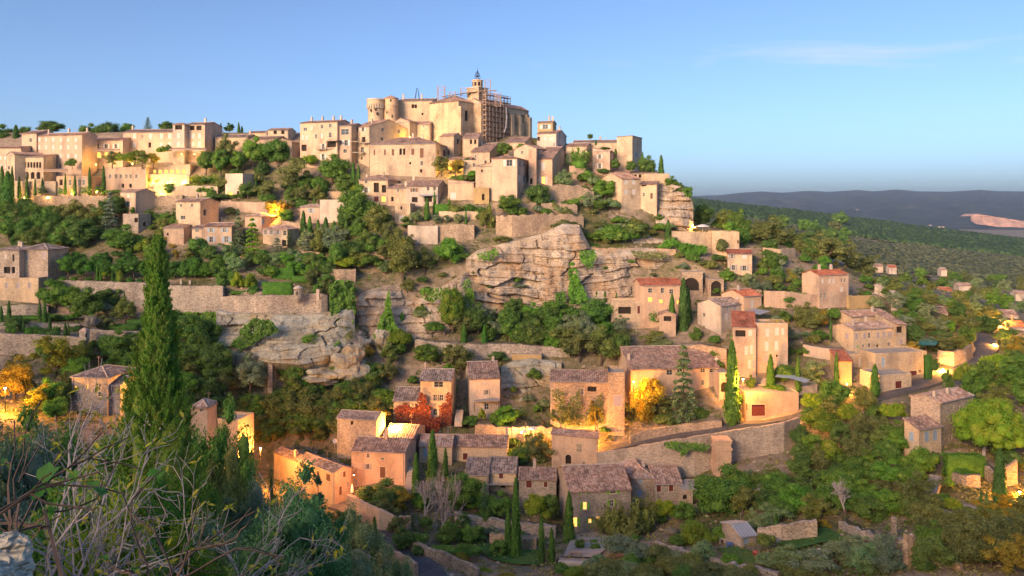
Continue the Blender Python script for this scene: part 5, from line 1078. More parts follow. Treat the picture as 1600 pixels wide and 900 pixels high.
def clump_crown(seed, K, per, ln, wd, rad=(.10, .19), zsq=1.0, shell=.55, flat=False, core=.80, jit=.75, bumpy=.35):
    rng = np.random.default_rng(seed); p4, p3 = [], []
    low = rng.uniform(.8, 1.12, 6); ph = rng.uniform(0, 6.28, 6)
    for k in range(K):
        d = rng.normal(0, 1, 3); d /= np.linalg.norm(d)
        if flat: d[2] = abs(d[2]) * .9 - .12; d /= np.linalg.norm(d)
        rho = shell + (1 - shell) * rng.uniform(0, 1) ** .6; an = math.atan2(d[1], d[0]); lob = 1 + bumpy * .35 * math.sin(2 * an + ph[0]) + bumpy * .35 * math.sin(3 * an + ph[1] + 2 * d[2])
        r = rng.uniform(*rad); c = d * (.5 - r * .8) * rho * lob; c[2] *= zsq
        n = rng.normal(0, 1, (per, 3)); n /= np.linalg.norm(n, axis=1, keepdims=True); n[:, 2] = np.where(n[:, 2] < -.45, -n[:, 2], n[:, 2])
        pts = c + n * r * rng.uniform(.82, 1.18, (per, 1)) * (1 + .25 * np.sin(n[:, :1] * 9 + k) * np.cos(n[:, 1:2] * 8 + k))
        nn = n * .8 + d * .25 + np.array([0, 0, .25]); p4.append(leaf_quads(pts, nn, ln, wd, rng, None, jit))
        V, Fc = ICO; p3.append((c + V * r * core * rng.uniform(.8, 1.1, (len(V), 1)), Fc))
    V4 = p4; off_ = np.array([0, 0, .5])
    return [(V + off_, Fc) for V, Fc in V4], [(V + off_, Fc) for V, Fc in p3]
def cypress_proto(seed, n=1900, wd=.085, tip=.5, ln=.026, lw=.0075):
    rng = np.random.default_rng(seed); t = rng.uniform(0, 1, n) ** .85; ph = rng.uniform(0, 6.28, 3)
    def rad(t, a): return wd * np.minimum(1, (t / .10 + .15) ** .5) * (1 - t) ** tip * 1.22 * (1 + .14 * np.sin(3 * a + 9 * t + ph[0]) + .10 * np.sin(5 * a - 23 * t + ph[1]) + .07 * np.sin(41 * t + 2 * a + ph[2]))
    a = rng.uniform(0, 6.283, n); r = rad(t, a) * rng.uniform(.88, 1.08, n); C = np.stack([r * np.cos(a), r * np.sin(a), t * .97], 1)
    N = np.stack([np.cos(a), np.sin(a), np.full(n, .25)], 1); al = np.stack([np.cos(a) * .25, np.sin(a) * .25, np.ones(n)], 1)
    q = [leaf_quads(C, N, ln, lw, rng, al, .45)]
    m, k = 26, 12; V = []; Fc = []
    for i in range(m + 1):
        for j in range(k): tt = i / m; aa = 2 * math.pi * j / k; rr = float(rad(np.array(tt * .985), aa)) * .90; V.append((rr * math.cos(aa), rr * math.sin(aa), tt * .97))
    for i in range(m):
        for j in range(k): Fc.append((i * k + j, i * k + (j + 1) % k, (i + 1) * k + (j + 1) % k, (i + 1) * k + j))
    q.append((np.array(V), np.array(Fc))); return q, []
def cedar_proto(seed, tiers=12, wd=.30):
    rng = np.random.default_rng(seed); p4 = []
    for i in range(tiers):
        t = .10 + .86 * i / (tiers - 1); Rr = wd * (1 - t) ** .75 + .02; nb = int(rng.integers(6, 10)); a0 = rng.uniform(0, 6.28)
        for b in range(nb):
            a = a0 + 6.283 * b / nb + rng.uniform(-.25, .25); L_ = Rr * rng.uniform(.65, 1.15); m = 42; s = rng.uniform(.1, 1, m) ** .7; side = rng.normal(0, .16, m) * L_ * (1.15 - s * .6)
            z = t + rng.uniform(-.015, .015) - .10 * L_ * s ** 2 * 2 + rng.normal(0, .006, m)
            C = np.stack([np.cos(a) * s * L_ - np.sin(a) * side, np.sin(a) * s * L_ + np.cos(a) * side, z], 1)
            p4.append(leaf_quads(C, np.tile([0, 0, 1.0], (m, 1)), .026, .011, rng, np.tile([np.cos(a), np.sin(a), -.3], (m, 1)), .45))
    return p4, []
def hedge_proto(seed, n=2600):
    rng = np.random.default_rng(seed); f = rng.integers(0, 5, n); uv = rng.uniform(-.5, .5, (n, 2)); C = np.zeros((n, 3)); N = np.zeros((n, 3))
    for k, (ax, sg) in enumerate(((0, 1), (0, -1), (1, 1), (1, -1), (2, 1))):
        i = f == k; o = [q for q in range(3) if q != ax]; C[i, ax] = .5 * sg; C[np.ix_(i, o)] = uv[i]; N[i, ax] = sg
    C = C * rng.uniform(.93, 1.05, (n, 1)) * (1 + .06 * np.sin(C[:, :1] * 17) * np.cos(C[:, 2:] * 6)); q = [leaf_quads(C, N, .030, .020, rng, None, 1.0)]
    V = np.array([(x, y, z) for x in (-.48, .48) for y in (-.48, .48) for z in (-.5, .48)]); Fc = np.array([(0, 1, 3, 2), (4, 6, 7, 5), (0, 4, 5, 1), (2, 3, 7, 6), (1, 5, 7, 3), (0, 2, 6, 4)]); q.append((V, Fc))
    return [(V + np.array([0, 0, .5]), Fc) for V, Fc in q], []
def palm_proto(seed):
    rng = np.random.default_rng(seed); p4 = []
    for k in range(34):
        a = rng.uniform(0, 6.28); e = rng.uniform(.1, 1.3); m = 40; s = np.linspace(.25, 1, m); side = np.where(np.arange(m) % 2, 1, -1) * .09 * np.sin(np.pi * s)
        x = s * math.cos(e) * .5; z = .25 + s * math.sin(e) * .75 - .45 * s ** 2 * math.cos(e)
        C = np.stack([np.cos(a) * x - np.sin(a) * side, np.sin(a) * x + np.cos(a) * side, z], 1)
        p4.append(leaf_quads(C, np.tile([0, 0, 1.0], (m, 1)), .075, .014, rng, np.stack([np.cos(a) * .6 - np.sin(a) * side * 9, np.sin(a) * .6 + np.cos(a) * side * 9, -.2 * np.ones(m)], 1), .5))
    return p4, []
def feather_proto(seed):
    """upright feathery shrub: arching shoots"""
    rng = np.random.default_rng(seed); p4 = []
    for k in range(70):
        a = rng.uniform(0, 6.28); b0 = rng.uniform(0, .22); r1 = rng.uniform(.2, .5); h = rng.uniform(.5, 1.0) * (1.1 - r1 * .8); m = 46; s = rng.uniform(.05, 1, m)
        rr = b0 + (r1 - b0) * s ** 1.6; z = h * np.sin(s * 1.75) + rng.normal(0, .02, m); C = np.stack([np.cos(a) * rr, np.sin(a) * rr, z], 1) + rng.normal(0, .018, (m, 3))
        p4.append(leaf_quads(C, np.stack([np.cos(a) * np.ones(m), np.sin(a) * np.ones(m), .8 * np.ones(m)], 1), .050, .011, rng, np.stack([np.cos(a) * np.ones(m) * .8, np.sin(a) * np.ones(m) * .8, np.ones(m)], 1), .5))
    V, Fc = ICO; return p4, [(V * np.array([.30, .30, .28]) + np.array([0, 0, .26]), Fc)]
def branch_tree(seed, levels, n0, spread, r0, up=.35, ln0=.34, taper=.62, sides=5, gnarl=.16, kids=(2, 4)):
    """bare branching as one mesh, unit height"""
    rnd = random.Random(seed); mb = MB(); tips = []
    def grow(p, d, ln, r, lv):
        q = p; segs = 3
        for s in range(segs):
            d = (d + Vector((rnd.gauss(0, gnarl), rnd.gauss(0, gnarl), rnd.gauss(0, gnarl) + .03))).normalized(); e = q + d * ln / segs
            mb.tube(q, e, r * (1 - .25 * s / segs), r * (1 - .25 * (s + 1) / segs), sides if lv > 1 else 3, False); q = e
            if lv <= 2: tips.append((q.copy(), d.copy()))
        if lv == 0: return
        for k in range(rnd.randint(*kids) if lv < levels else n0):
            a = rnd.uniform(0, 6.28); o = d.orthogonal().normalized(); o = o * math.cos(a) + d.cross(o) * math.sin(a); grow(q if rnd.random() < .7 else p.lerp(q, .6), (d + o * rnd.uniform(.4, 1) * spread + Vector((0, 0, up * .3))).normalized(), ln * rnd.uniform(.6, .9), r * taper, lv - 1)
    grow(Vector((0, 0, 0)), Vector((0, 0, 1)), ln0, r0, levels)
    return mb, tips
PROTO = {}
def protos(kind, m):
    key = (kind, m)
    if key in PROTO: return PROTO[key]
    mk = {'broad': lambda: [clump_crown(s, 38, 250, .023, .0125, (.085, .19)) for s in (1, 2, 3, 4)], 'loose': lambda: [clump_crown(s, 34, 230, .024, .0105, (.065, .16), shell=.35, core=.60, bumpy=.7) for s in (11, 12, 13)],
          'low': lambda: [clump_crown(s, 30, 240, .026, .0135, (.09, .2), flat=True) for s in (21, 22, 23)], 'cyp': lambda: [cypress_proto(s) for s in (31, 32, 33)], 'cedar': lambda: [cedar_proto(s) for s in (41, 42)],
          'hedge': lambda: [hedge_proto(51)], 'palm': lambda: [palm_proto(61)], 'feather': lambda: [feather_proto(s) for s in (71, 72)],
          'fine': lambda: [clump_crown(s, 64, 330, .0125, .0062, (.06, .13), shell=.45, core=.72, bumpy=.5) for s in (81, 82, 83)],
          'umbrella': lambda: [clump_crown(91, 120, 190, .018, .0050, (.075, .115), shell=.66, flat=True, core=.85, bumpy=.15)],
          'topiary': lambda: [clump_crown(95, 1, 900, .05, .03, (.47, .48), core=.95, bumpy=0)]}[kind]()
    PROTO[key] = [poly_mesh('crown', p4, p3, L[m]) for p4, p3 in mk]; return PROTO[key]
TRUNKS = []
for s in range(4):
    rnd = random.Random(s + 500); mb = MB(); q = Vector((0, 0, -.12)); d = Vector((rnd.uniform(-.1, .1), rnd.uniform(-.1, .1), 1))
    for k in range(4): e = q + d * .17 + Vector((rnd.uniform(-.02, .02), rnd.uniform(-.02, .02), 0)); mb.tube(q, e, .045 * (1 - .13 * k), .045 * (1 - .13 * (k + 1)), 7, False); q = e
    for k in range(5):
        a = 6.28 * k / 5 + rnd.uniform(-.4, .4); e = q + Vector((math.cos(a) * .22, math.sin(a) * .22, rnd.uniform(.12, .32))); mb.tube(q - Vector((0, 0, .08)), e, .020, .008, 5, False)
    me = bpy.data.meshes.new('trunk'); me.from_pydata(mb.v, [], mb.f); me.materials.append(M['bark']); TRUNKS.append(me)

KIND = {  # name, crown shape, leaf material, words, trunk share of the height, category
    'oak': ('oak_tree', 'broad', 'oak', 'dark green oak tree', .14, 'tree'), 'green': ('leafy_tree', 'broad', 'green', 'mid green leafy tree', .16, 'tree'), 'brown': ('brown_oak_tree', 'loose', 'brown', 'olive brown oak tree', .14, 'tree'),
    'autumn': ('autumn_tree', 'loose', 'autumn', 'golden autumn tree', .14, 'tree'), 'lime': ('lime_green_bush', 'low', 'lime', 'bright lime green bush', 0, 'bush'), 'olive': ('olive_tree', 'loose', 'olive', 'silvery olive tree', .15, 'tree'),
    'cyp': ('cypress_tree', 'cyp', 'cypress', 'slender dark cypress', .02, 'tree'), 'gcyp': ('cypress_tree', 'cyp', 'hedge', 'bright green columnar cypress', .02, 'tree'), 'cedar': ('cedar_tree', 'cedar', 'cedar', 'layered dark cedar', .0, 'tree'), 'bcedar': ('blue_cedar_tree', 'cedar', 'bluecedar', 'blue grey cedar', .0, 'tree'),
    'gcedar': ('yellow_cedar_tree', 'cedar', 'pine', 'tall yellowish green cedar', .0, 'tree'), 'bush': ('bush', 'low', 'oak', 'dark green bush', 0, 'bush'), 'gbush': ('green_bush', 'low', 'green', 'mid green bush', 0, 'bush'), 'bbush': ('brown_bush', 'low', 'brown', 'brownish bush', 0, 'bush'),
    'obush': ('grey_bush', 'low', 'olive', 'grey green bush', 0, 'bush'), 'hedge': ('hedge', 'hedge', 'hedge', 'clipped green hedge', 0, 'hedge'), 'plane': ('plane_tree', 'broad', 'hedge', 'pruned plane tree', .36, 'tree'), 'pine': ('pine_tree', 'broad', 'pine', 'bright green pine', .12, 'tree'),
    'rust': ('rust_bush', 'low', 'rust', 'rust orange bush', 0, 'bush'), 'palm': ('fan_palm', 'palm', 'green', 'green fan palm', 0, 'palm'), 'feather': ('tall_shrub', 'feather', 'brown', 'feathery olive green shrub', 0, 'shrub'), 'gfeather': ('bamboo_clump', 'feather', 'green', 'green bamboo clump', 0, 'bamboo'),
    'ball': ('topiary_ball', 'topiary', 'hedge', 'clipped round topiary', 0, 'topiary'), 'lball': ('topiary_ball', 'topiary', 'lime', 'yellow green clipped topiary', 0, 'topiary'), 'flower': ('flowering_bush', 'low', 'flower', 'pink flowering bush', 0, 'bush'),
    'foak': ('oak_tree', 'fine', 'green', 'dark leafy foreground tree', .08, 'tree'), 'fgreen': ('foreground_shrub', 'fine', 'olive', 'green foreground shrub', .05, 'shrub'), 'folive': ('foreground_shrub', 'fine', 'teal', 'dense blue green foreground shrub', .05, 'shrub'), 'flime': ('foreground_shrub', 'fine', 'lime', 'yellow green foreground shrub', .05, 'shrub'), 'fbrown': ('foreground_shrub', 'fine', 'brown', 'dry brown foreground shrub', .05, 'shrub')}
MARKS = [(75, 235, 'rose hotel block'), (45, 265, 'hotel arcade'), (230, 222, 'long rose hotel house'), (279, 212, 'hotel tower'), (200, 275, 'garden building below the hotel'), (150, 315, 'long hotel retaining wall'), (262, 268, 'glazed pavilion'), (362, 228, 'long low tiled house'), (440, 212, 'small skyline house'),
         (498, 225, 'tall four storey town house'), (563, 230, 'iron balcony town house'), (588, 172, 'round castle tower'), (630, 250, 'long cream hall'), (695, 185, 'church'), (770, 190, 'scaffolding'), (852, 205, 'orange tower house'), (790, 280, 'white shuttered rose house'), (850, 270, 'tall lit doorway'),
         (940, 250, 'pink two window house'), (978, 240, 'square tower'), (985, 305, 'promontory house'), (1055, 325, 'rock promontory'), (205, 315, 'white shuttered gabled house'), (205, 350, 'roofless grey ruin'), (300, 345, 'tall rose stone house'), (340, 372, 'blue shuttered house'), (430, 370, 'hip roofed conifer house'),
         (488, 335, 'pink pale roof house'), (583, 300, 'yellow loggia house'), (660, 305, 'white terrace house'), (660, 366, 'concrete garden wall'), (773, 345, 'thin ruined pillar'), (840, 350, 'ruined town wall'), (880, 305, 'high old rampart'), (820, 430, 'tall cream cliff'), (650, 490, 'pale western cliff'), (440, 525, 'grey bedded rock'),
         (466, 455, 'corner turret'), (215, 460, 'buttressed garden wall'), (35, 410, 'grey manor'), (132, 520, 'square wall turret'), (60, 540, 'grey lower garden wall'), (140, 610, 'grey house at left'), (545, 570, 'big grey boulder'), (400, 575, 'ruined arch'), (355, 675, 'ruined vault'), (720, 548, 'cliff foot terrace wall'),
         (1033, 465, 'cliff foot house'), (1080, 445, 'wide arched vault'), (1165, 412, 'grey shuttered stone house'), (1090, 372, 'parasol terrace wall'), (1300, 455, 'bright red roof house'), (1110, 500, 'white gabled house'), (1205, 540, 'long pink flat roofed house'), (1355, 530, 'big cream house'), (1415, 570, 'terrace block'),
         (1205, 635, 'maroon garage door terrace'), (1055, 600, 'long plum roofed house'), (905, 630, 'crumbling orange lit house'), (895, 710, 'pink roofless ruin'), (680, 625, 'red creeper house'), (757, 615, 'pale awning house'), (830, 600, 'rounded rock outcrop'), (557, 670, 'stone barn'), (490, 745, 'long pink house'), (592, 735, 'satellite dish house'),
         (745, 705, 'long plum roofed row'), (785, 752, 'grey roofed cottage'), (840, 770, 'maroon shuttered cottage'), (930, 800, 'green shuttered house'), (1005, 765, 'hip roofed house'), (1080, 720, 'rock cut wall'), (1475, 660, 'stone farmhouse'), (1230, 833, 'grey wall by the shed'), (1165, 845, 'blue door shed'), (1397, 825, 'lone stone post'),
         (640, 860, 'lower road'), (790, 850, 'lawn'), (1490, 558, 'pool lawn wall'), (1505, 812, 'two cypress terrace'), (1530, 540, 'road bend'), (1240, 700, 'lane retaining wall'), (1350, 475, 'bright yellow wall'), (1400, 472, 'rock spur'), (1480, 458, 'long white far house'), (1574, 497, 'flat white villa'), (1427, 860, 'tall ruined wall end'),
         (905, 885, 'pale terrace edge'), (1560, 660, 'umbrella pine'), (248, 560, 'giant foreground cypress'), (985, 880, 'bottom edge of the village'), (1300, 650, 'wooded slope right of the lane'), (1340, 740, 'wooded slope below the farmhouse'), (1250, 760, 'wooded slope above the shed'), (1420, 750, 'farmhouse garden'), (1100, 880, 'narrow bottom wall')]
PLANTS = []
def plant(kind, u, vb, w, h, D=None, seed=None, name=None, label=None, group=None, rot=None):
    nm, shp, lm, words, tr, cat = KIND[kind]; hD = hitD(u, vb); D = D or hD; D = hD - 1.2 if 100 < D < hD - 1.2 and vb > 330 else D; base = P(u, vb, D); W, H = px(w, D), px(h, D)
    rnd = random.Random(int(u * 31 + vb * 17) if seed is None else seed); ps = protos(shp, lm); me = ps[rnd.randrange(len(ps))]; rz = rnd.uniform(0, 6.28) if rot is None else rot
    base.z -= 0.25
    if tr == 0 or shp == 'cedar' and False:
        o = link(name or nm, me); o.location = base; sc = (W, W, H) if shp != 'cedar' else (H, H, H)
        if shp == 'cedar': sc = (W / .6, W / .6, H)
        if shp == 'hedge': sc = (W, max(1.2, min(W * .3, 2.4)), H); rz = 0
        o.scale = sc; o.rotation_euler.z = rz; root = o
    else:
        root = empty(name or nm, tuple(base)); c = link('crown', me, root); t = link('trunk', TRUNKS[rnd.randrange(4)], root)
        if shp == 'cyp': c.scale = (W / .17, W / .17, H); c.location.z = H * .02; t.scale = (W * 2, W * 2, H * .5)
        else: tk = tr * (.35 if W > 1.15 * H and kind != 'plane' else 1); c.scale = (W * rnd.uniform(.86, 1.12), W * rnd.uniform(.85, 1.15), H * (1 - tk)); c.rotation_euler = (rnd.uniform(-.08, .08), rnd.uniform(-.08, .08), 0); c.location.z = H * tk; t.scale = (W * .9, W * .9, H * .75)
        c.rotation_euler.z = rz; t.rotation_euler.z = rz
    if kind in ('cedar', 'bcedar', 'gcedar'):
        o = root; root = empty(nm, tuple(o.location)); o.parent = root; o.location = (0, 0, 0); o.name = 'crown'
        mb = MB(); mb.tube((0, 0, -.5), (0, 0, H * .97), max(.12, W * .035), .03, 7); mb.build('trunk', M['bark'], root)
    PLANTS.append([root, words if not label else None, u, vb - h / 2, w, h, cat, label, group or (words.split()[-2] + ' ' + words.split()[-1] + 's')]); return root
def label_plants():
    groups = {}
    for p in PLANTS:
        root, words, u, v, w, h, cat, label, group = p
        if label: tag(root, label, cat, None); continue
        best = min(MARKS, key=lambda m: (m[0] - u) ** 2 + 1.3 * (m[1] - v) ** 2); dx, dy = u - best[0], v - best[1]
        rel = ('right of' if dx > 0 else 'left of') if abs(dx) > 1.1 * abs(dy) else ('below' if dy > 0 else 'above')
        groups.setdefault((words, rel, best[2]), []).append(p)
    ORD = ['leftmost', 'second from left', 'third from left', 'fourth from left', 'fifth from left', 'sixth from left', 'seventh from left', 'eighth from left', 'ninth from left', 'tenth from left', 'eleventh from left', 'twelfth from left', 'thirteenth from left', 'fourteenth from left', 'fifteenth from left', 'sixteenth from left']
    for (words, rel, mk), ps in groups.items():
        ps.sort(key=lambda p: p[2]); n = len(ps)
        for i, p in enumerate(ps):
            lab = f'{words} {rel} the {mk}'
            if n == 2: lab += ', the left one' if i == 0 else ', the right one'
            elif n > 2: lab += ', ' + ('rightmost' if i == n - 1 else ORD[min(i, 15)])
            tag(p[0], lab, p[6], p[8])

def many(s):
    for ln in s.strip().splitlines():
        for it in ln.split(';'):
            q = it.split()
            if not q: continue
            plant(q[0], *[float(x) for x in q[1:]])
# kind u v_base width height [distance]
many('''
oak 8 228 46 34 330;cyp 25 228 10 34 325;oak 40 225 30 28 332;oak 78 208 44 20 340;oak 140 224 34 32 335;oak 170 224 40 34 332;oak 200 215 26 25 340;cedar 231 208 18 26 335;oak 258 207 26 20 338;cedar 345 208 10 17 335;oak 358 208 16 17 338;cyp 373 208 4 18 335;cyp 378 208 4 12 336;oak 330 212 20 14 336
cyp 3 332 10 74 278;cyp 12 338 17 72 274;cyp 19 318 6 60 280;cyp 30 310 5 36 283;cyp 42 311 5 38 283;cyp 55 306 4 28 284;cyp 66 302 4 26 284;cyp 102 304 4 34 283;cyp 117 306 5 34 283;cyp 140 305 5 46 283;cyp 162 304 6 46 283
olive 65 306 18 16 282;olive 95 306 16 14 282;olive 133 306 17 16 282;bush 155 305 14 16 282;gbush 178 305 26 10 282;oak 113 262 14 16 287;gbush 105 262 10 12 287
brown 176 260 26 26 286;lime 199 260 30 24 285;brown 222 260 32 28 286;autumn 240 259 22 22 287;gbush 252 242 16 14 293;bush 262 240 16 14 293;lime 236 290 14 16 289;lime 250 290 16 12 289;lime 276 289 18 12 289;green 266 306 24 22 283;gbush 292 300 16 14 284;lime 310 287 30 12 286;gbush 330 290 18 14 286;ivy_ 0 0 0 0
oak 322 270 28 38 289;brown 352 264 38 54 293;green 345 272 36 40 288;green 372 270 32 36 289;green 396 264 34 52 291;green 434 264 48 48 291;brown 415 260 26 32 294;oak 410 276 30 26 288;gbush 366 252 16 12
brown 456 302 54 60;lime 484 264 26 24 286;oak 520 288 54 48;oak 540 302 46 32;cyp 552 302 8 50;cyp 560 302 7 46;lime 556 306 16 18;bush 478 290 26 18;oak 500 298 30 24;flower 366 258 14 10
brown 416 318 40 40;oak 388 311 28 28;cyp 391 305 4 30 280;cyp 400 305 4 28 280;cyp 346 308 4 38 281;autumn 425 340 24 30;autumn 441 342 28 32;brown 472 320 32 32;brown 497 320 36 30;oak 455 318 30 26;bush 350 312 30 10;bush 372 312 26 10
brown 690 272 32 30 272;autumn 712 274 26 28 270;oak 786 242 30 20 280;oak 716 268 18 16 272;gbush 735 262 20 12;gbush 742 280 26 14;bbush 722 284 28 12;green 815 234 18 12 284;oak 729 264 12 20 274
gfeather 905 266 46 40 276;olive 881 293 36 28;oak 841 325 44 38;oak 795 337 38 34;olive 924 330 30 30;green 945 314 36 34;oak 934 332 28 28;bush 915 290 30 24;oak 962 266 14 20 279;bush 943 275 24 14;obush 956 330 30 20;gbush 862 324 20 12;bush 852 336 22 12
cyp 931 226 3 9 284;bush 945 236 20 8 280;cyp 962 240 4 9 279;oak 922 217 12 9 290;oak 815 226 12 8
gbush 958 390 64 42 248;bbush 985 376 54 28 251;bush 922 376 28 14 247;cyp 1044 374 9 32 251;bbush 885 362 54 18 246;bush 1000 362 30 14;bbush 940 360 30 16;obush 975 352 26 14;gbush 930 392 26 16 247
oak 985 270 22 20 276;oak 1010 274 28 32 277;cyp 1004 266 5 30 277;cyp 1033 275 8 34 277;cyp 1020 274 6 22 277;oak 1050 296 22 22 272;oak 1062 306 16 22 270;oak 1074 314 20 26 268;bush 1050 300 18 10 270;oak 1030 345 14 12 262
oak 1098 354 42 36 282;brown 1130 360 38 36 282;oak 1156 366 36 40 276;brown 1198 392 62 54 264;oak 1168 384 26 36 264;brown 1240 390 40 32 272;oak 1222 398 34 30 268;brown 1292 425 64 62 260;brown 1322 430 42 54 264;oak 1266 404 42 34 264;oak 1206 434 34 42 244;brown 1350 436 50 40 268;bush 1140 388 22 26 247;bbush 1128 402 20 30 246;oak 1125 360 30 20 285
rust 1236 444 46 26 244;brown 1240 462 50 26 240;green 1246 474 26 24 236;cyp 1226 502 9 50 226;hedge 1266 452 14 18 240;autumn 1194 496 24 24 226;brown 1262 522 50 50 216;rust 1284 522 22 42 214;bush 1262 476 14 14;cyp 1181 440 6 16 237;ball 1162 436 6 8 236;olive 1168 446 26 22 232;green 1138 446 26 28 233;bbush 1210 448 30 20;bush 1120 462 20 14;gbush 1230 478 24 18
cyp 1050 553 14 95 221;cyp 1068 545 17 112 222;cyp 1076 540 10 92 225;cyp 932 474 5 20 233;cyp 945 477 5 24 232;cyp 963 494 5 38 230;cyp 958 493 4 22 230;ball 1020 505 22 24 221;lime 1026 490 20 18 222;brown 1020 540 40 26;oak 1088 540 26 30 216;olive 1035 548 40 22;bush 990 500 30 12
cyp 1144 664 21 134 187;gcyp 1204 606 12 54 194;cyp 1247 613 9 58 191;cyp 1307 600 7 52 193;cyp 1367 619 13 52 188;cyp 1298 532 4 36 209;gbush 1226 590 34 22 196;oak 1172 610 18 26 190;brown 1216 598 30 22;olive 1270 598 44 38 194;gbush 1215 612 40 12 190;green 1225 600 30 30 195;bush 1154 640 18 30 187;hedge 1450 590 10 36 196;bush 1460 590 14 32 196
cedar 1068 666 62 130 192;autumn 1008 672 66 88 194;brown 1030 668 50 60 195;brown 985 668 40 40 196;autumn 960 672 26 30 195;oak 1095 662 30 30 193;bbush 1040 668 40 22
pine 706 518 46 76 222;brown 630 444 70 84;brown 664 428 44 44;green 704 410 54 40;oak 746 524 46 52;green 797 524 38 48;olive 776 528 26 30;brown 836 546 48 44;oak 872 516 62 46;green 858 504 42 36;oak 930 512 62 46;brown 906 566 58 54;brown 938 570 56 62;oak 968 566 42 46;gcyp 725 540 10 36 217;gcyp 757 540 9 34 217;gcyp 855 520 7 36 219;gcyp 876 516 7 32 221;oak 830 515 40 30;olive 900 530 40 34;bush 680 522 40 22;oak 815 540 36 30;brown 880 548 50 40;green 915 515 34 36
obush 660 500 30 18 222;bush 657 492 20 16 222;obush 690 488 30 14 226;bush 808 446 14 16 229;obush 810 450 30 8 229;bush 770 500 20 14 229;bbush 715 476 24 16 226;bush 837 402 8 12 236;bush 735 474 12 24 228
oak 560 352 62 64;brown 588 372 46 54;oak 540 358 40 40;bush 600 352 30 22;brown 610 392 40 50;olive 520 400 44 46;brown 498 400 40 40;oak 545 410 50 36;green 525 424 30 46;lime 545 424 40 24;bush 580 420 50 22;brown 570 398 40 40;bush 634 350 20 12
cyp 474 374 10 46 256;cyp 491 346 7 40 264;cyp 484 376 9 40 255;cyp 509 388 12 50 252;cyp 522 390 11 46 251;cyp 533 380 11 62 254;cyp 541 386 9 46 252;cyp 578 412 7 50 243;cyp 588 414 8 52 242;cyp 593 380 8 64 252;cyp 497 376 8 34 256;cyp 499 356 5 24 262
''' .replace('ivy_ 0 0 0 0', ''))
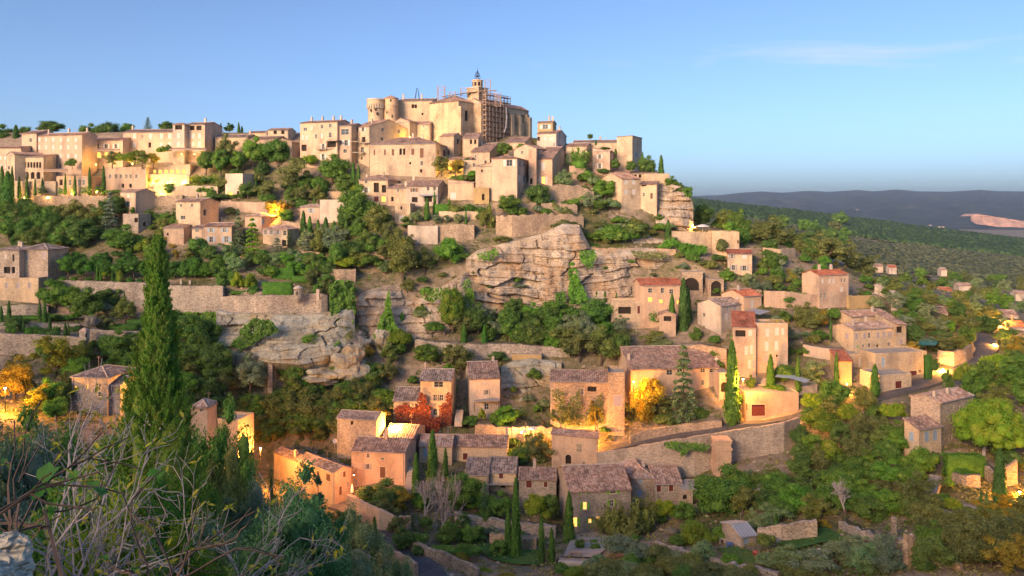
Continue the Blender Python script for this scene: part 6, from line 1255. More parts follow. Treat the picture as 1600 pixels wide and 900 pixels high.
many('''
cyp 643 336 6 20 255;cyp 667 344 9 36 252;cyp 679 334 5 36 255;cyp 702 332 5 24 256;cyp 694 340 4 18 254;cyp 728 350 4 22 249;cyp 765 336 6 20 252;hedge 690 332 20 14 253;bush 705 336 20 18 254;ball 720 334 14 14 254;green 735 334 22 18 254;gbush 752 336 20 14 253;olive 650 348 24 20 251;olive 683 350 22 18 250;olive 700 350 18 16 250;olive 716 350 20 18 249;bush 628 340 12 14 254;bbush 640 358 30 12;brown 760 366 30 44 246;bbush 785 378 36 10
plane 107 440 34 42 229;plane 128 441 34 40 229;plane 147 441 32 42 229;plane 168 441 30 38 229;plane 188 442 30 38 229;plane 209 442 34 42 229;plane 228 443 30 40 229;plane 270 447 34 42 228;plane 290 447 34 40 228;plane 306 448 36 44 228;plane 326 448 34 42 228;plane 343 448 30 38 229;plane 118 432 34 40 236;plane 160 432 34 42 236;plane 200 433 34 42 236;plane 250 436 36 42 236;plane 300 438 36 40 236
gcyp 152 439 5 28 227;gcyp 157 439 4 24 227;gcyp 176 440 5 20 227;lball 187 441 9 22 227;gcyp 183 440 5 24 227;lime 166 438 14 20 228;ball 98 440 12 10 228;ball 116 440 12 10 228;ball 138 441 12 10 228;ball 202 442 11 10 228;ball 218 443 13 10 227;ball 262 447 8 9 227;ball 315 449 8 8 227;ball 325 449 8 8 227;bush 275 440 60 14 234;bush 330 441 40 14 234
oak 12 375 40 40;green 30 362 44 36;oak 52 350 40 34;green 70 370 54 46;oak 20 345 36 26;brown 96 350 40 34;brown 120 352 50 40;green 105 388 50 42;oak 132 385 56 46;brown 150 362 40 36;oak 160 352 30 40;bcedar 172 374 36 76 264;oak 195 394 58 44;bush 84 398 30 22;brown 60 388 50 34;oak 85 372 40 34;lime 160 338 20 16;oak 30 388 30 26;autumn 92 398 30 20;green 45 338 30 20
autumn 262 398 44 28 257;autumn 230 392 36 22 257;lime 225 400 28 26;oak 310 402 40 34;autumn 276 404 16 16;green 240 408 36 30;bush 250 352 22 14;cyp 253 358 4 18 268;cyp 271 352 4 24 268;bush 245 345 18 12;oak 232 340 20 14;green 208 344 8 22 268;bush 238 360 14 10;olive 356 404 36 26;lime 305 398 10 16;brown 296 406 30 22
cedar 45 468 46 82 231;olive 13 462 18 14 231;olive 33 462 20 14 231;green 86 488 54 54;oak 136 502 62 54;green 110 486 44 44;brown 196 506 36 42;cyp 196 466 5 24 221;oak 165 490 46 40;flower 140 518 26 26;brown 165 516 30 24;cyp 2 512 6 36 200;cyp 14 500 6 32 205;cyp 62 502 6 32 205;cyp 70 512 7 42 200;cyp 32 516 7 26 196;cyp 37 518 5 18 195;cyp 78 518 5 26 195;cyp 102 524 5 22 192;cyp 107 524 4 20 192;ball 15 520 12 14 193;ball 22 520 10 12 193;ball 45 522 12 14 192;ball 55 522 14 16 192;ball 64 523 12 14 192;ball 88 523 14 16 192;bush 118 524 18 18 192;oak 28 440 14 18 235;oak 78 420 14 22 238
hedge 30 474 60 7 228;hedge 60 498 100 6 208;hedge 190 514 50 9 205;hedge 215 508 30 10 207;bush 290 456 20 10;ball 256 470 10 12
gcedar 394 434 44 96 243;bcedar 433 420 36 50 245;bcedar 480 420 42 58 244;cedar 372 402 26 78 251;cedar 452 404 24 46 250;lime 372 460 24 34 219;lime 392 460 24 34 219;green 353 458 28 42 222;oak 412 432 26 22;oak 330 410 30 30;bush 455 420 26 16
hedge 434 462 44 22 216;hedge 442 440 34 22 226;hedge 470 440 26 10 224;lball 466 432 11 14 228;lball 478 432 9 12 228;ball 396 461 18 18 216;green 508 458 28 34 219;brown 486 450 22 34 222;hedge 494 460 8 16 216;gbush 545 462 30 16;brown 515 462 24 30;hedge 382 458 40 5 217;oak 500 430 24 24
oak 338 594 56 60;oak 318 590 50 50;oak 300 560 50 50;olive 390 622 64 68 186;green 480 566 48 50 205;brown 470 580 44 40;gbush 440 570 24 30 203;gbush 380 562 24 22;oak 450 596 40 40;obush 395 640 40 26;gbush 395 655 60 30;oak 330 660 40 30;bush 350 658 36 20;brown 420 660 60 44;brown 450 668 66 50;brown 490 660 70 54;brown 525 650 66 48;brown 560 636 60 44;green 540 630 50 36;brown 400 678 60 40;autumn 390 690 60 30;autumn 430 690 40 24;brown 500 690 40 30;oak 580 620 44 44;green 590 596 40 30;brown 605 600 40 40;oak 575 598 26 36;autumn 575 560 20 22;lime 625 548 44 36 213;brown 610 570 40 36;bush 600 640 30 22;autumn 598 668 36 34;bbush 560 665 40 14;brown 535 595 40 30;bush 500 596 18 16;bush 525 600 20 12;green 555 612 44 22;brown 540 540 50 36 211;oak 440 640 50 36
autumn 92 586 96 64 172;autumn 22 622 74 64 158;autumn 60 640 50 40 152;oak 100 640 30 44 152;oak 200 640 40 40;oak 310 640 40 40;bush 148 550 22 22 184;oak 270 530 60 50 196;green 300 540 60 54 198;oak 330 545 40 40
oak 670 566 46 30;brown 720 590 56 56 207;oak 662 562 40 26;bush 780 566 36 18;bush 700 560 26 16;gbush 690 660 16 20;gbush 710 620 12 26;gbush 728 664 36 12 192;lime 753 662 14 24 192;green 772 664 18 22 192;green 790 668 40 36 190;gbush 735 668 22 20;obush 725 648 12 16;lime 802 616 12 14 199
oak 601 806 84 58 160;brown 590 800 60 48;autumn 625 802 40 40;cyp 650 790 13 84 163;cyp 676 776 17 106 165;gcyp 696 744 8 46 173;green 722 796 56 56 162;green 745 800 44 46;green 782 812 46 46 160;cedar 757 812 24 62 160;oak 710 800 30 34;palm 738 852 54 40 150;cyp 794 884 12 98 143;cyp 806 888 15 144 142;cyp 846 904 11 104 138;cyp 862 908 12 86 138;cyp 889 858 16 92 152;lime 841 818 46 44 159;oak 858 812 36 44 162;brown 838 726 60 50 183;oak 815 726 40 34;lime 812 722 36 26
rust 720 904 38 38 136;lime 760 908 40 20 134;rust 790 912 40 18 132;bush 730 874 44 26;oak 700 850 40 30;green 660 800 30 30;gbush 690 870 50 18;oak 655 870 26 20
feather 960 838 56 60 154;feather 1005 834 60 64 155;feather 985 840 50 44;brown 940 836 36 34;lime 1040 818 38 40 157;green 1068 816 34 34;lime 1086 862 46 48 144;flower 1048 836 22 14;oak 1134 806 92 80 156;brown 1110 800 50 50;brown 1160 806 50 50;olive 1182 828 40 30;olive 1208 820 50 34 144;cyp 1213 884 12 84 136;lime 1110 852 24 22;gbush 1132 842 40 22;bush 1060 852 34 18;brown 1100 870 30 30
obush 968 868 56 34;obush 1000 880 50 30;bbush 1030 880 46 30;gbush 985 896 40 28;bbush 1060 896 60 26;bbush 1110 904 60 24;bbush 950 905 70 30;obush 1090 884 36 20;bbush 1160 908 60 20;bbush 1010 908 60 24;lime 900 906 44 22;gbush 880 900 30 20;bush 930 858 20 10;gbush 928 850 14 8;oak 906 858 20 18
cyp 1562 786 18 88 137;cyp 1533 818 6 56 131;cyp 1542 820 6 56 131;hedge 1506 742 58 34 146;lime 1490 804 28 28 134;bush 1470 800 34 30;green 1440 742 56 44 149;gbush 1482 764 20 20;bush 1510 808 20 18;brown 1435 800 60 60;oak 1460 730 22 26;bush 1580 734 40 30;oak 1566 720 44 30;brown 1600 740 30 30;autumn 1580 800 40 30
oak 1432 538 32 34 210;olive 1446 545 30 20 208;brown 1472 548 40 28 208;brown 1498 548 36 26 208;oak 1512 542 30 34 212;autumn 1424 552 24 22 205;bush 1470 530 40 16;oak 1540 500 40 30 250;lime 1505 608 30 40 187;oak 1482 614 18 38 184;oak 1540 620 50 60 180;lime 1560 590 60 40 192;green 1585 610 60 56 184;oak 1520 626 40 50 178;autumn 1590 560 40 36 205;green 1600 640 50 50 175;brown 1560 640 50 40 176;lime 1590 586 40 30 196;oak 1575 540 40 30 220
olive 1230 892 60 40;olive 1270 898 70 44;olive 1310 884 64 40;olive 1350 892 70 46;olive 1330 866 60 34;olive 1390 892 60 44;olive 1380 866 50 34;oak 1264 862 36 32 138;autumn 1290 838 36 30 140;bbush 1196 860 30 30;bbush 1240 902 60 24;brown 1500 880 80 60;brown 1550 880 90 70;brown 1590 870 70 70;brown 1520 850 70 50;brown 1470 850 60 40;brown 1450 826 50 40;autumn 1580 896 80 60;brown 1420 810 40 36;oak 1440 890 40 26;bbush 1200 880 24 20
brown 1600 820 60 50;autumn 1560 830 60 44
''')
many('''bush 790 411 11 6 236;gbush 850 431 13 7 234;bush 945 421 11 6 240;gbush 985 411 15 6 241;bbush 1020 431 13 6 239;bush 765 451 11 8 231;gbush 905 452 9 8 235;bush 600 492 11 6 218;gbush 641 506 9 6 217;bush 672 471 13 6 222;bbush 830 462 12 6 232;gbush 1060 420 12 6 241;bush 1003 452 10 6 238;gbush 870 392 12 7 239;bbush 740 430 12 8 233;bush 395 520 12 7 206;gbush 470 510 14 8 207;bush 505 530 12 8 207
brown 884 672 24 42 190;autumn 930 670 22 44 190;brown 868 664 16 30 190;bush 945 676 20 10 190;gcyp 628 512 7 26 218''')
# wooded slopes where the crowns run together: each tree still stands on its own
ZONES = [(372, 540, 440, 608, 204), (490, 545, 612, 600, 212), (345, 485, 515, 540, 212), (735, 385, 865, 470, 240), (560, 460, 690, 525, 225), (900, 400, 1000, 480, 240), (655, 528, 800, 560, 216), (940, 660, 1230, 730, 188), (1400, 522, 1565, 612, 232)]
def fill(seed, box, n, kinds, wr, asp=(.75, 1.05), vmax=None):
    rnd = random.Random(seed); done = []; tries = 0
    while len(done) < n and tries < n * 30:
        tries += 1; u, v = rnd.uniform(box[0], box[2]), rnd.uniform(box[1], box[3]); w = rnd.uniform(*wr)
        if any((u - a) ** 2 + 2.5 * (v - b) ** 2 < (.30 * (w + c)) ** 2 for a, b, c in done): continue
        D = hitD(u, v); p = P(u, v, D)
        if any((p.x - c.x) ** 2 + (p.y - c.y) ** 2 < (r + 1.5) ** 2 for _, c, r in HOUSES): continue
        hh = w * .95
        if any(D < z[4] + 1 and u + w * .4 > z[0] and u - w * .4 < z[2] and v - hh < z[3] - 4 and v > z[1] for z in BOXES + ZONES): continue
        done.append((u, v, w)); plant(rnd.choice(kinds), u, v, w, w * rnd.uniform(*asp), D, seed=seed * 1000 + tries)
fill(1, (1250, 640, 1410, 730), 34, ['oak', 'brown', 'green', 'brown', 'lime', 'oak'], (36, 56))
fill(2, (1205, 720, 1440, 818), 64, ['oak', 'gbush', 'green', 'green', 'brown', 'gbush', 'oak'], (36, 60), (.6, .9))
fill(3, (1345, 436, 1600, 470), 40, ['oak', 'brown', 'green', 'olive', 'brown', 'bush'], (14, 26))
fill(4, (1400, 470, 1600, 520), 40, ['oak', 'brown', 'green', 'olive', 'bbush', 'olive'], (20, 36))
fill(5, (330, 585, 625, 690), 34, ['brown', 'brown', 'oak', 'brown', 'green'], (40, 60))
fill(6, (170, 560, 340, 690), 22, ['oak', 'green', 'oak', 'brown'], (40, 60))
fill(7, (560, 500, 980, 556), 30, ['oak', 'brown', 'olive', 'green', 'gbush'], (26, 46))
fill(8, (420, 330, 640, 430), 26, ['oak', 'brown', 'bush', 'green', 'olive'], (22, 40))
fill(9, (0, 335, 200, 395), 14, ['oak', 'green', 'brown'], (30, 44))
fill(10, (1450, 830, 1600, 900), 10, ['brown', 'brown', 'oak'], (50, 70))
fill(11, (640, 815, 780, 870), 8, ['gbush', 'bush', 'green'], (24, 36))
fill(12, (900, 870, 1200, 905), 12, ['bbush', 'obush', 'gbush'], (26, 44), (.5, .7))
fill(13, (1440, 520, 1600, 640), 14, ['green', 'oak', 'lime', 'brown'], (34, 50))
fill(14, (280, 410, 500, 440), 8, ['oak', 'gbush', 'green'], (24, 34))
fill(28, (180, 335, 300, 405), 12, ['oak', 'green', 'bush', 'bbush'], (18, 32))
fill(29, (330, 398, 520, 440), 14, ['oak', 'green', 'bush', 'olive'], (20, 34))
fill(30, (590, 395, 745, 470), 12, ['bbush', 'gbush', 'bush', 'brown'], (16, 34), (.6, .9))
fill(31, (1060, 395, 1260, 480), 14, ['bbush', 'gbush', 'bush', 'obush'], (14, 28), (.6, .9))
fill(32, (420, 600, 520, 690), 12, ['brown', 'oak', 'brown'], (40, 56))
fill(33, (0, 560, 130, 680), 8, ['oak', 'green', 'brown'], (36, 56))
# ---- low ground cover and loose stones over the hillside: nobody could count them
def ground_cover():
    rng = np.random.default_rng(404); rp = np.array(ROADPTS); fp = np.array(FOOT); G1, G2, ST = [], [], []
    def free(x, y, m=.3):
        if (((rp[:, 0] - x) ** 2 + (rp[:, 1] - y) ** 2) < (rp[:, 2] + m) ** 2).any(): return False
        s = (x - fp[:, 0]) * fp[:, 2] + (y - fp[:, 1]) * fp[:, 3]; t = (x - fp[:, 0]) * fp[:, 4] + (y - fp[:, 1]) * fp[:, 5]
        return not ((s > -m) & (s < fp[:, 6] + m) & (t > -m) & (t < fp[:, 7] + m)).any()
    for k in range(16000):
        u, v = rng.uniform(-30, 1640), rng.uniform(285, 905); D = hitD(u, v)
        if D > 330 or D < 60: continue
        D += rng.uniform(-1.5, 1.5); x = (u - 800) / F * D
        if not free(x, D): continue
        z = gz(x, D); steep = gz(x, D + 1) - z
        n = fbm(x * .05, D * .05, 5.0, 3) + rng.normal(0, .12)
        if steep > 1.6:
            if rng.uniform() < .85: continue
        if rng.uniform() < .16: ST.append((x, D, z)); continue
        (G1 if n > 0 else G2).append((x, D, z + rough_ground(x, D)))
    for nm, lab, pts, m, hgt in (('ground_cover', 'low green ground cover between the houses', G1, L['hedge2'], .30), ('dry_grass', 'tufts of dry straw grass on the slopes', G2, L['straw'], .24)):
        A = np.array(pts); n = len(A); K = 11; sz = rng.uniform(.35, 1.15, (n, 1, 1)); off_ = rng.normal(0, .55, (n, K, 3)) * sz; off_[:, :, 2] = np.abs(rng.normal(0, hgt, (n, K))) * sz[:, :, 0]
        C = (A[:, None, :] + off_).reshape(-1, 3); Nn = np.tile([0, -.35, 1.0], (len(C), 1)); V, Fc = leaf_quads(C, Nn, .30, .15, rng, None, .75)
        o = fast_mesh(nm, V, Fc, m); tag(o, lab, 'ground cover', kind='stuff')
    V, Fc = ICO; A = np.array(ST); n = len(A); s = rng.uniform(.12, .45, n) ** 1.0
    VV = V[None] * (1 + rng.uniform(-.3, .3, (n, len(V), 1))) * s[:, None, None] * np.array([1.2, 1.0, .7]) + A[:, None, :]
    o = fast_mesh('scree', VV.reshape(-1, 3), (Fc[None] + (np.arange(n) * len(V))[:, None, None]).reshape(-1, 3), M['rock']); tag(o, 'loose pale stones scattered on the slopes', 'stones', kind='stuff')
L['hedge2'] = leaf_mat('leaves_ground_cover', ((0.030, 0.048, 0.016), (0.060, 0.085, 0.028), (0.11, 0.125, 0.045)), .15, .03)
L['straw'] = leaf_mat('leaves_straw', ((0.075, 0.062, 0.030), (0.135, 0.108, 0.055), (0.20, 0.16, 0.085)), .15, .03)
ground_cover()
# ---- umbrella pine
D_ = 158; up = empty('umbrella_pine', tuple(P(1537, 706, D_))); H_ = px(84, D_); W_ = px(112, D_)
cr = link('crown', protos('umbrella', 'pine')[0], up); cr.scale = (W_ * .98, W_ * .95, H_ * 1.35); cr.location = (px(11, D_), 0, -H_ * .36)
mb = MB(); mb.tube((0, 0, -1), (.3, 0, H_ * .22), .38, .32, 8); mb.tube((.3, 0, H_ * .2), (-.9, .2, H_ * .62), .26, .12, 7); mb.tube((.3, 0, H_ * .2), (2.2, -.2, H_ * .66), .28, .12, 7); mb.tube((1.2, 0, H_ * .4), (4.2, .6, H_ * .64), .15, .07, 6); mb.tube((-.3, 0, H_ * .4), (-3.2, .6, H_ * .6), .14, .06, 6)
mb.build('trunk', M['bark_pale'], up); tag(up, 'broad umbrella pine with bright green crown in front of the farmhouse', 'tree')
# ---- bare grey trees
def bare(label, u, vb, w, h, D=None, seed=3):
    D = D or hitD(u, vb); mb, tips = branch_tree(seed, 5, 5, .85, .022, ln0=.26, taper=.66, sides=4, gnarl=.14); o = empty('bare_tree', tuple(P(u, vb, D))); zs = max(v[2] for v in mb.v); xs = max(abs(v[0]) for v in mb.v)
    c = mb.build('branches', M['bark_pale'], o); c.scale = (px(w, D) / 2 / xs, px(w, D) / 2 / xs, px(h, D) / zs); t = MB(); t.tube((0, 0, -.6), (0, 0, px(h, D) * .12), .22, .16, 7); t.build('trunk', M['bark'], o); tag(o, label, 'tree')
bare('bare grey tree beside the lower road', 688, 866, 80, 130, 150, 3); bare('small bare grey tree behind the bare roadside tree', 662, 822, 56, 76, 156, 8); bare('bare grey twiggy tree left of the umbrella of brown oaks', 1320, 800, 44, 50, 139, 12); bare('leafless tree on the slope below the rock wall', 560, 556, 40, 40, 208, 15)

# ---- climbers on walls and cliffs
def climber(label, poly, D, m='ivy', n=900, ln=.34, wd=.22, bulge=.7, name='ivy', seed=1, holes=()):
    """leafy sheet hanging on a face; poly in photo pixels, D = distance or list per corner"""
    rng = np.random.default_rng(seed); A = np.array(poly, float); us, vs_ = A[:, 0], A[:, 1]; Ds = np.array(D if isinstance(D, (list, tuple)) else [D] * len(A), float)
    pts = []; sel = []
    def inside(u, v):
        c = False; j = len(A) - 1
        for i in range(len(A)):
            if (A[i, 1] > v) != (A[j, 1] > v) and u < (A[j, 0] - A[i, 0]) * (v - A[i, 1]) / (A[j, 1] - A[i, 1]) + A[i, 0]: c = not c
            j = i
        return c
    while len(pts) < n:
        u, v = rng.uniform(us.min(), us.max()), rng.uniform(vs_.min(), vs_.max())
        nz_ = 3.0 * fbm(u * .09, v * .09, seed * 3.3)
        if not inside(u + nz_, v + nz_): continue
        if any(abs(u - h[0]) < h[2] / 2 and abs(v - h[1]) < h[3] / 2 for h in holes): continue
        wgt = 1 / (np.hypot(us - u, vs_ - v) + 1e-3) ** 2; Dk = float((wgt * Ds).sum() / wgt.sum()) - bulge * (.55 + fbm(u * .12, v * .12, seed, 3)) - .1
        p = P(u, v, Dk); pts.append(p[:])
    C = np.array(pts); Nn = np.tile([-.1, -1, .45], (n, 1)); me = poly_mesh('leaves', [leaf_quads(C, Nn, ln, wd, rng, None, .6)], None, L[m])
    o = link(name, me); c = C.mean(0); me.vertices.foreach_set('co', (np.array([v.co[:] for v in me.vertices]) - c).astype(np.float32).ravel()); o.location = c; me.update(); tag(o, label, 'climber'); return o
climber('thick dark ivy column hanging down the cliff beside the turret', [(514, 446), (530, 438), (552, 440), (556, 480), (552, 520), (540, 545), (520, 546), (516, 500)], [215, 217, 219, 216, 214, 208, 206, 212], n=2600, bulge=1.6, seed=2)
climber('tapering green ivy cone at the west cliff foot', [(606, 450), (612, 490), (622, 515), (624, 532), (584, 532), (592, 505), (602, 480)], [224, 219, 216, 214, 214, 217, 221], n=1600, bulge=1.4, seed=3)
climber('narrow ivy strip climbing the tall cliff, left one', [(869, 415), (876, 430), (884, 470), (868, 472), (870, 440)], [238, 237, 232, 232, 236], n=700, bulge=1.2, seed=4)
climber('narrow ivy strip climbing the tall cliff, right one', [(890, 408), (900, 412), (906, 440), (920, 470), (890, 475), (888, 440)], [238, 238, 235, 232, 232, 235], n=1100, bulge=1.2, seed=5)
climber('curtain of green creepers over the rock left of the grey cliff', [(262, 489), (335, 487), (346, 505), (340, 545), (300, 560), (268, 545)], [219, 214, 210, 206, 203, 206], n=3400, bulge=1.2, seed=6)
climber('green creeper spilling over the grey bedded rock', [(360, 540), (385, 505), (400, 497), (425, 502), (436, 518), (410, 530), (380, 545)], 202.5, n=1500, bulge=.8, seed=7)
climber('bright green hedge curtain over the eastern rampart', [(1045, 374), (1060, 379), (1105, 386), (1104, 394), (1090, 402), (1070, 398), (1056, 386)], 242.5, 'hedge', n=1500, bulge=.8, seed=8)
climber('green slope of creeper left of the hedge curtain', [(1028, 388), (1040, 374), (1052, 372), (1062, 380), (1045, 388)], 246, 'ivy', n=500, bulge=.6, seed=9)
climber('red creeper covering the lower creeper house', [(655, 612), (664, 616), (668, 636), (690, 632), (700, 612), (706, 618), (706, 664), (640, 674), (616, 664), (615, 636), (640, 630), (655, 634)], min(hitD(705, 668), hitD(658, 668)) - .15, 'redivy', n=2400, ln=.28, wd=.18, bulge=.25, name='red_creeper', seed=10, holes=[(680, 644, 13, 16), (685, 622, 24, 13), (644, 633, 8, 9)])
climber('red creeper mound spilling below the creeper house', [(640, 660), (690, 656), (684, 674), (668, 682), (650, 676)], hitD(660, 676) - .2, 'redivy', n=600, ln=.3, wd=.2, bulge=.9, name='red_creeper', seed=11)
climber('thin brown creeper on the crumbling lit house', [(862, 610), (880, 604), (884, 640), (905, 606), (912, 650), (940, 612), (945, 660), (905, 668), (875, 660)], min(hitD(952, 672), 193) - .1, 'brown', n=1500, ln=.24, wd=.15, bulge=.3, seed=12)
climber('yellow lit vine along the hotel terrace wall', [(232, 273), (295, 273), (295, 283), (262, 288), (240, 284)], 290, 'lime', n=420, bulge=.7, name='vine', seed=13)
climber('green vine on the arcaded hotel wall', [(296, 274), (342, 273), (340, 288), (300, 290)], 286, 'lime', n=420, bulge=.8, name='vine', seed=14)
climber('orange creeper on the long pink house parapet', [(1188, 503), (1230, 497), (1232, 506), (1210, 512), (1190, 510)], 206.5, 'rust', n=110, bulge=.4, ln=.22, name='orange_creeper', seed=15)
climber('dark creeper hanging from the lane wall above the rock cut', [(1036, 692), (1062, 690), (1110, 694), (1100, 706), (1080, 702), (1066, 714), (1060, 704), (1042, 700)], 170.5, 'ivy', n=420, bulge=.4, ln=.26, seed=17)
climber('green vine terrace under the red lean-to roof', [(1143, 524), (1185, 522), (1185, 530), (1160, 534), (1143, 530)], 202.5, 'ivy', n=220, bulge=.5, ln=.24, name='vine', seed=18)

fill(15, (700, 285, 1000, 345), 26, ['bush', 'bbush', 'gbush', 'obush', 'oak'], (12, 26), (.6, .9))
fill(16, (290, 285, 560, 340), 22, ['bush', 'bbush', 'oak', 'green'], (16, 30), (.7, .95))
fill(17, (910, 350, 1060, 384), 14, ['bbush', 'gbush', 'obush'], (16, 30), (.5, .7))
fill(18, (1090, 400, 1300, 470), 20, ['bush', 'bbush', 'gbush', 'olive', 'oak'], (14, 28), (.7, .9))
fill(19, (1040, 500, 1330, 620), 22, ['gbush', 'bbush', 'oak', 'obush'], (16, 30), (.6, .9))
fill(20, (0, 470, 260, 560), 20, ['gbush', 'oak', 'obush', 'bush'], (20, 40), (.6, .9))
fill(21, (720, 690, 1100, 850), 20, ['gbush', 'bush', 'obush', 'oak'], (16, 34), (.6, .9))
fill(22, (640, 570, 860, 690), 16, ['gbush', 'bush', 'obush'], (14, 26), (.6, .9))
fill(23, (1250, 480, 1450, 540), 16, ['bbush', 'gbush', 'obush', 'olive'], (16, 28), (.6, .9))
fill(24, (1060, 700, 1220, 800), 16, ['gbush', 'oak', 'olive', 'brown'], (24, 44), (.6, .9))
fill(25, (420, 800, 640, 870), 10, ['oak', 'green', 'brown'], (36, 50))
fill(26, (560, 225, 780, 290), 10, ['bush', 'gbush'], (8, 16), (.7, .9))
fill(27, (1120, 352, 1340, 400), 16, ['oak', 'brown', 'green'], (22, 36))
climber('ivy tuft hanging from the cliff edge below the ruined wall, left', [(745, 396), (775, 388), (780, 398), (765, 408), (748, 406)], 232.5, 'ivy', n=260, bulge=.8, ln=.3, seed=21)
climber('ivy tuft spilling over the cliff left of the rock ledges', [(905, 392), (930, 390), (934, 404), (922, 420), (910, 412)], 236, 'ivy', n=380, bulge=.9, ln=.3, seed=22)
climber('hanging scrub along the cliff top under the rampart hedge', [(985, 392), (1042, 394), (1040, 402), (1015, 406), (990, 400)], 240, 'brown', n=380, bulge=.8, ln=.28, seed=23)
climber('ivy draped down the pale western cliff', [(655, 452), (690, 450), (694, 462), (676, 474), (660, 466)], 221, 'ivy', n=380, bulge=.9, ln=.3, seed=24)
climber('thin creeper trailing down the main cliff crack', [(722, 440), (734, 436), (742, 465), (738, 482), (726, 470)], 226, 'ivy', n=300, bulge=.9, ln=.28, seed=25)

# ------------------------------------------------------------------ foreground plants
def giant_cypress():
    D = 38.0; zt = P(245, 374, D).z; x0 = (247 - 800) / F * D; zb = gz(x0, D) - .3; H = zt - zb; rng = np.random.default_rng(77); root = empty('giant_cypress', (x0, D, zb)); p4 = []
    def lobe(cx, cy, z0, z1, wmax, npl, tip):
        ph = rng.uniform(0, 6.28, 4)
        for k in range(npl):
            t = rng.uniform(0, 1) ** .8; a = rng.uniform(0, 6.283)
            r = wmax * (min(1, t / .06 + .4)) * (1 - t) ** tip * (1 + .20 * math.sin(3 * a + 7 * t + ph[0]) + .16 * math.sin(2 * a - 15 * t + ph[1]) + .12 * math.sin(31 * t + a + ph[2])) * rng.uniform(.72, 1.05); z = z0 + (z1 - z0) * t
            ln = rng.uniform(.5, 1.2) * (1 - .45 * t); m = 84; s = rng.uniform(0, 1, m); out = np.array([math.cos(a), math.sin(a), 0]); ax = out * (.34 + .2 * rng.uniform()) + np.array([rng.normal(0, .14), rng.normal(0, .14), 1.0])
            c = np.array([cx, cy, z]) + out * r + ax[None] * (s[:, None] - .45) * ln + out * (s[:, None] ** 2) * .10 + rng.normal(0, 1, (m, 3)) * (.085 * (1.1 - s[:, None]))
            p4.append(leaf_quads(c, np.tile(out + np.array([0, 0, .3]), (m, 1)), .075, .016, rng, np.tile(ax, (m, 1)), .6))
        V = []; Fc = []; mm, kk = 30, 14
        for i in range(mm + 1):
            for j in range(kk): t = i / mm; a = 6.283 * j / kk; r = wmax * .74 * min(1, t / .06 + .4) * (1 - t * .99) ** tip * (1 + .20 * math.sin(3 * a + 7 * t + ph[0]) + .16 * math.sin(2 * a - 15 * t + ph[1])); V.append((cx + r * math.cos(a), cy + r * math.sin(a), z0 + (z1 - z0) * t * .985))
        for i in range(mm):
            for j in range(kk): Fc.append((i * kk + j, i * kk + (j + 1) % kk, (i + 1) * kk + (j + 1) % kk, (i + 1) * kk + j))
        p4.append((np.array(V), np.array(Fc)))
    lobe(0, 0, 0, H, 2.85, 2000, .95); lobe(-1.35, .1, 0, H * .64, .85, 360, .6); lobe(1.1, .3, 0, H * .50, .8, 260, .6); lobe(.1, -.3, H * .45, H * .985, .62, 260, .45); lobe(-.45, .2, H * .35, H * .80, .55, 200, .5); lobe(.55, .1, H * .3, H * .74, .6, 200, .5)
    me = poly_mesh('foliage', p4, None, L['cypress_big']); link('crown', me, root); mb = MB(); mb.tube((0, 0, -1), (0, 0, H * .9), .28, .05, 8); mb.build('trunk', M['bark'], root)
    # pale round cones
    cn = MB(); V, Fc = ICO
    for k in range(90):
        t = rng.uniform(.15, .62); a = rng.uniform(3.3, 6.1); r = 2.05 * (1 - t) ** .88 * 1.02; c = np.array([r * math.cos(a), r * math.sin(a), H * t]); cn.add([tuple(c + v * .055) for v in V], [tuple(f) for f in Fc])
    o = cn.build('cones', M['bark_pale'], root); o['kind'] = 'stuff'
    tag(root, 'giant bright green cypress rising in the left foreground', 'tree')
giant_cypress()
def fg(kind, u, D, w, top, label):
    vb = HZ - gz((u - 800) / F * D, D) * F / D; plant(kind, u, vb, w, vb - top, D, label=label)
fg('folive', 462, 30, 170, 742, 'dense blue green shrub in the foreground right of the bare twigs')
fg('folive', 398, 27, 110, 800, 'lower lobe of blue green foliage at the bottom beside the bare twigs')
fg('fgreen', 572, 44, 120, 790, 'loose grey green foreground bush beside the road')
fg('fgreen', 540, 36, 120, 835, 'grey green foreground bush at the bottom edge left of the road')
fg('fgreen', 628, 50, 70, 862, 'small light green bush at the bottom edge beside the road')
fg('fgreen', 24, 20, 190, 650, 'dark leafy bush at the left edge of the foreground')
fg('foak', 140, 24, 220, 716, 'dark green bush behind the bare twigs, left')
fg('foak', 258, 27, 190, 742, 'dark green bush behind the bare twigs under the giant cypress')
fg('fgreen', 345, 25, 150, 792, 'green bush behind the bare twigs, right')
fg('fbrown', 352, 58, 100, 700, 'dry brown tree glowing under the orange lamp')
fg('fbrown', 432, 66, 44, 742, 'thin brown tree in front of the long pink house')
fg('cedar', 497, 74, 64, 733, 'dark conifer in front of the long pink house')
fg('cyp', 585, 100, 20, 806, 'small dark cypress at the road bend')
fg('foak', 330, 62, 130, 660, 'dark oak between the giant cypress and the orange lamp')
fg('foak', 60, 46, 200, 664, 'dark oak crown below the grey house at left')
fg('foak', 170, 52, 150, 668, 'dark oak left of the giant cypress foot')
fg('fgreen', 392, 48, 120, 752, 'green oak crown between twigs and the long pink house')
fg('foak', 290, 44, 130, 705, 'dark oak right of the giant cypress foot')
fg('foak', 70, 15, 200, 775, 'very dark bush at the bottom left corner')
fg('folive', 190, 17, 200, 830, 'dark bush at the bottom edge under the bare twigs')
fg('fgreen', 320, 19, 180, 860, 'green bush at the bottom edge under the bare twigs')
fg('flime', 165, 14, 190, 742, 'yellow green leafy shrub among the bare twigs')
fg('flime', 300, 16, 150, 800, 'low yellow green shrub under the leaning twigs')
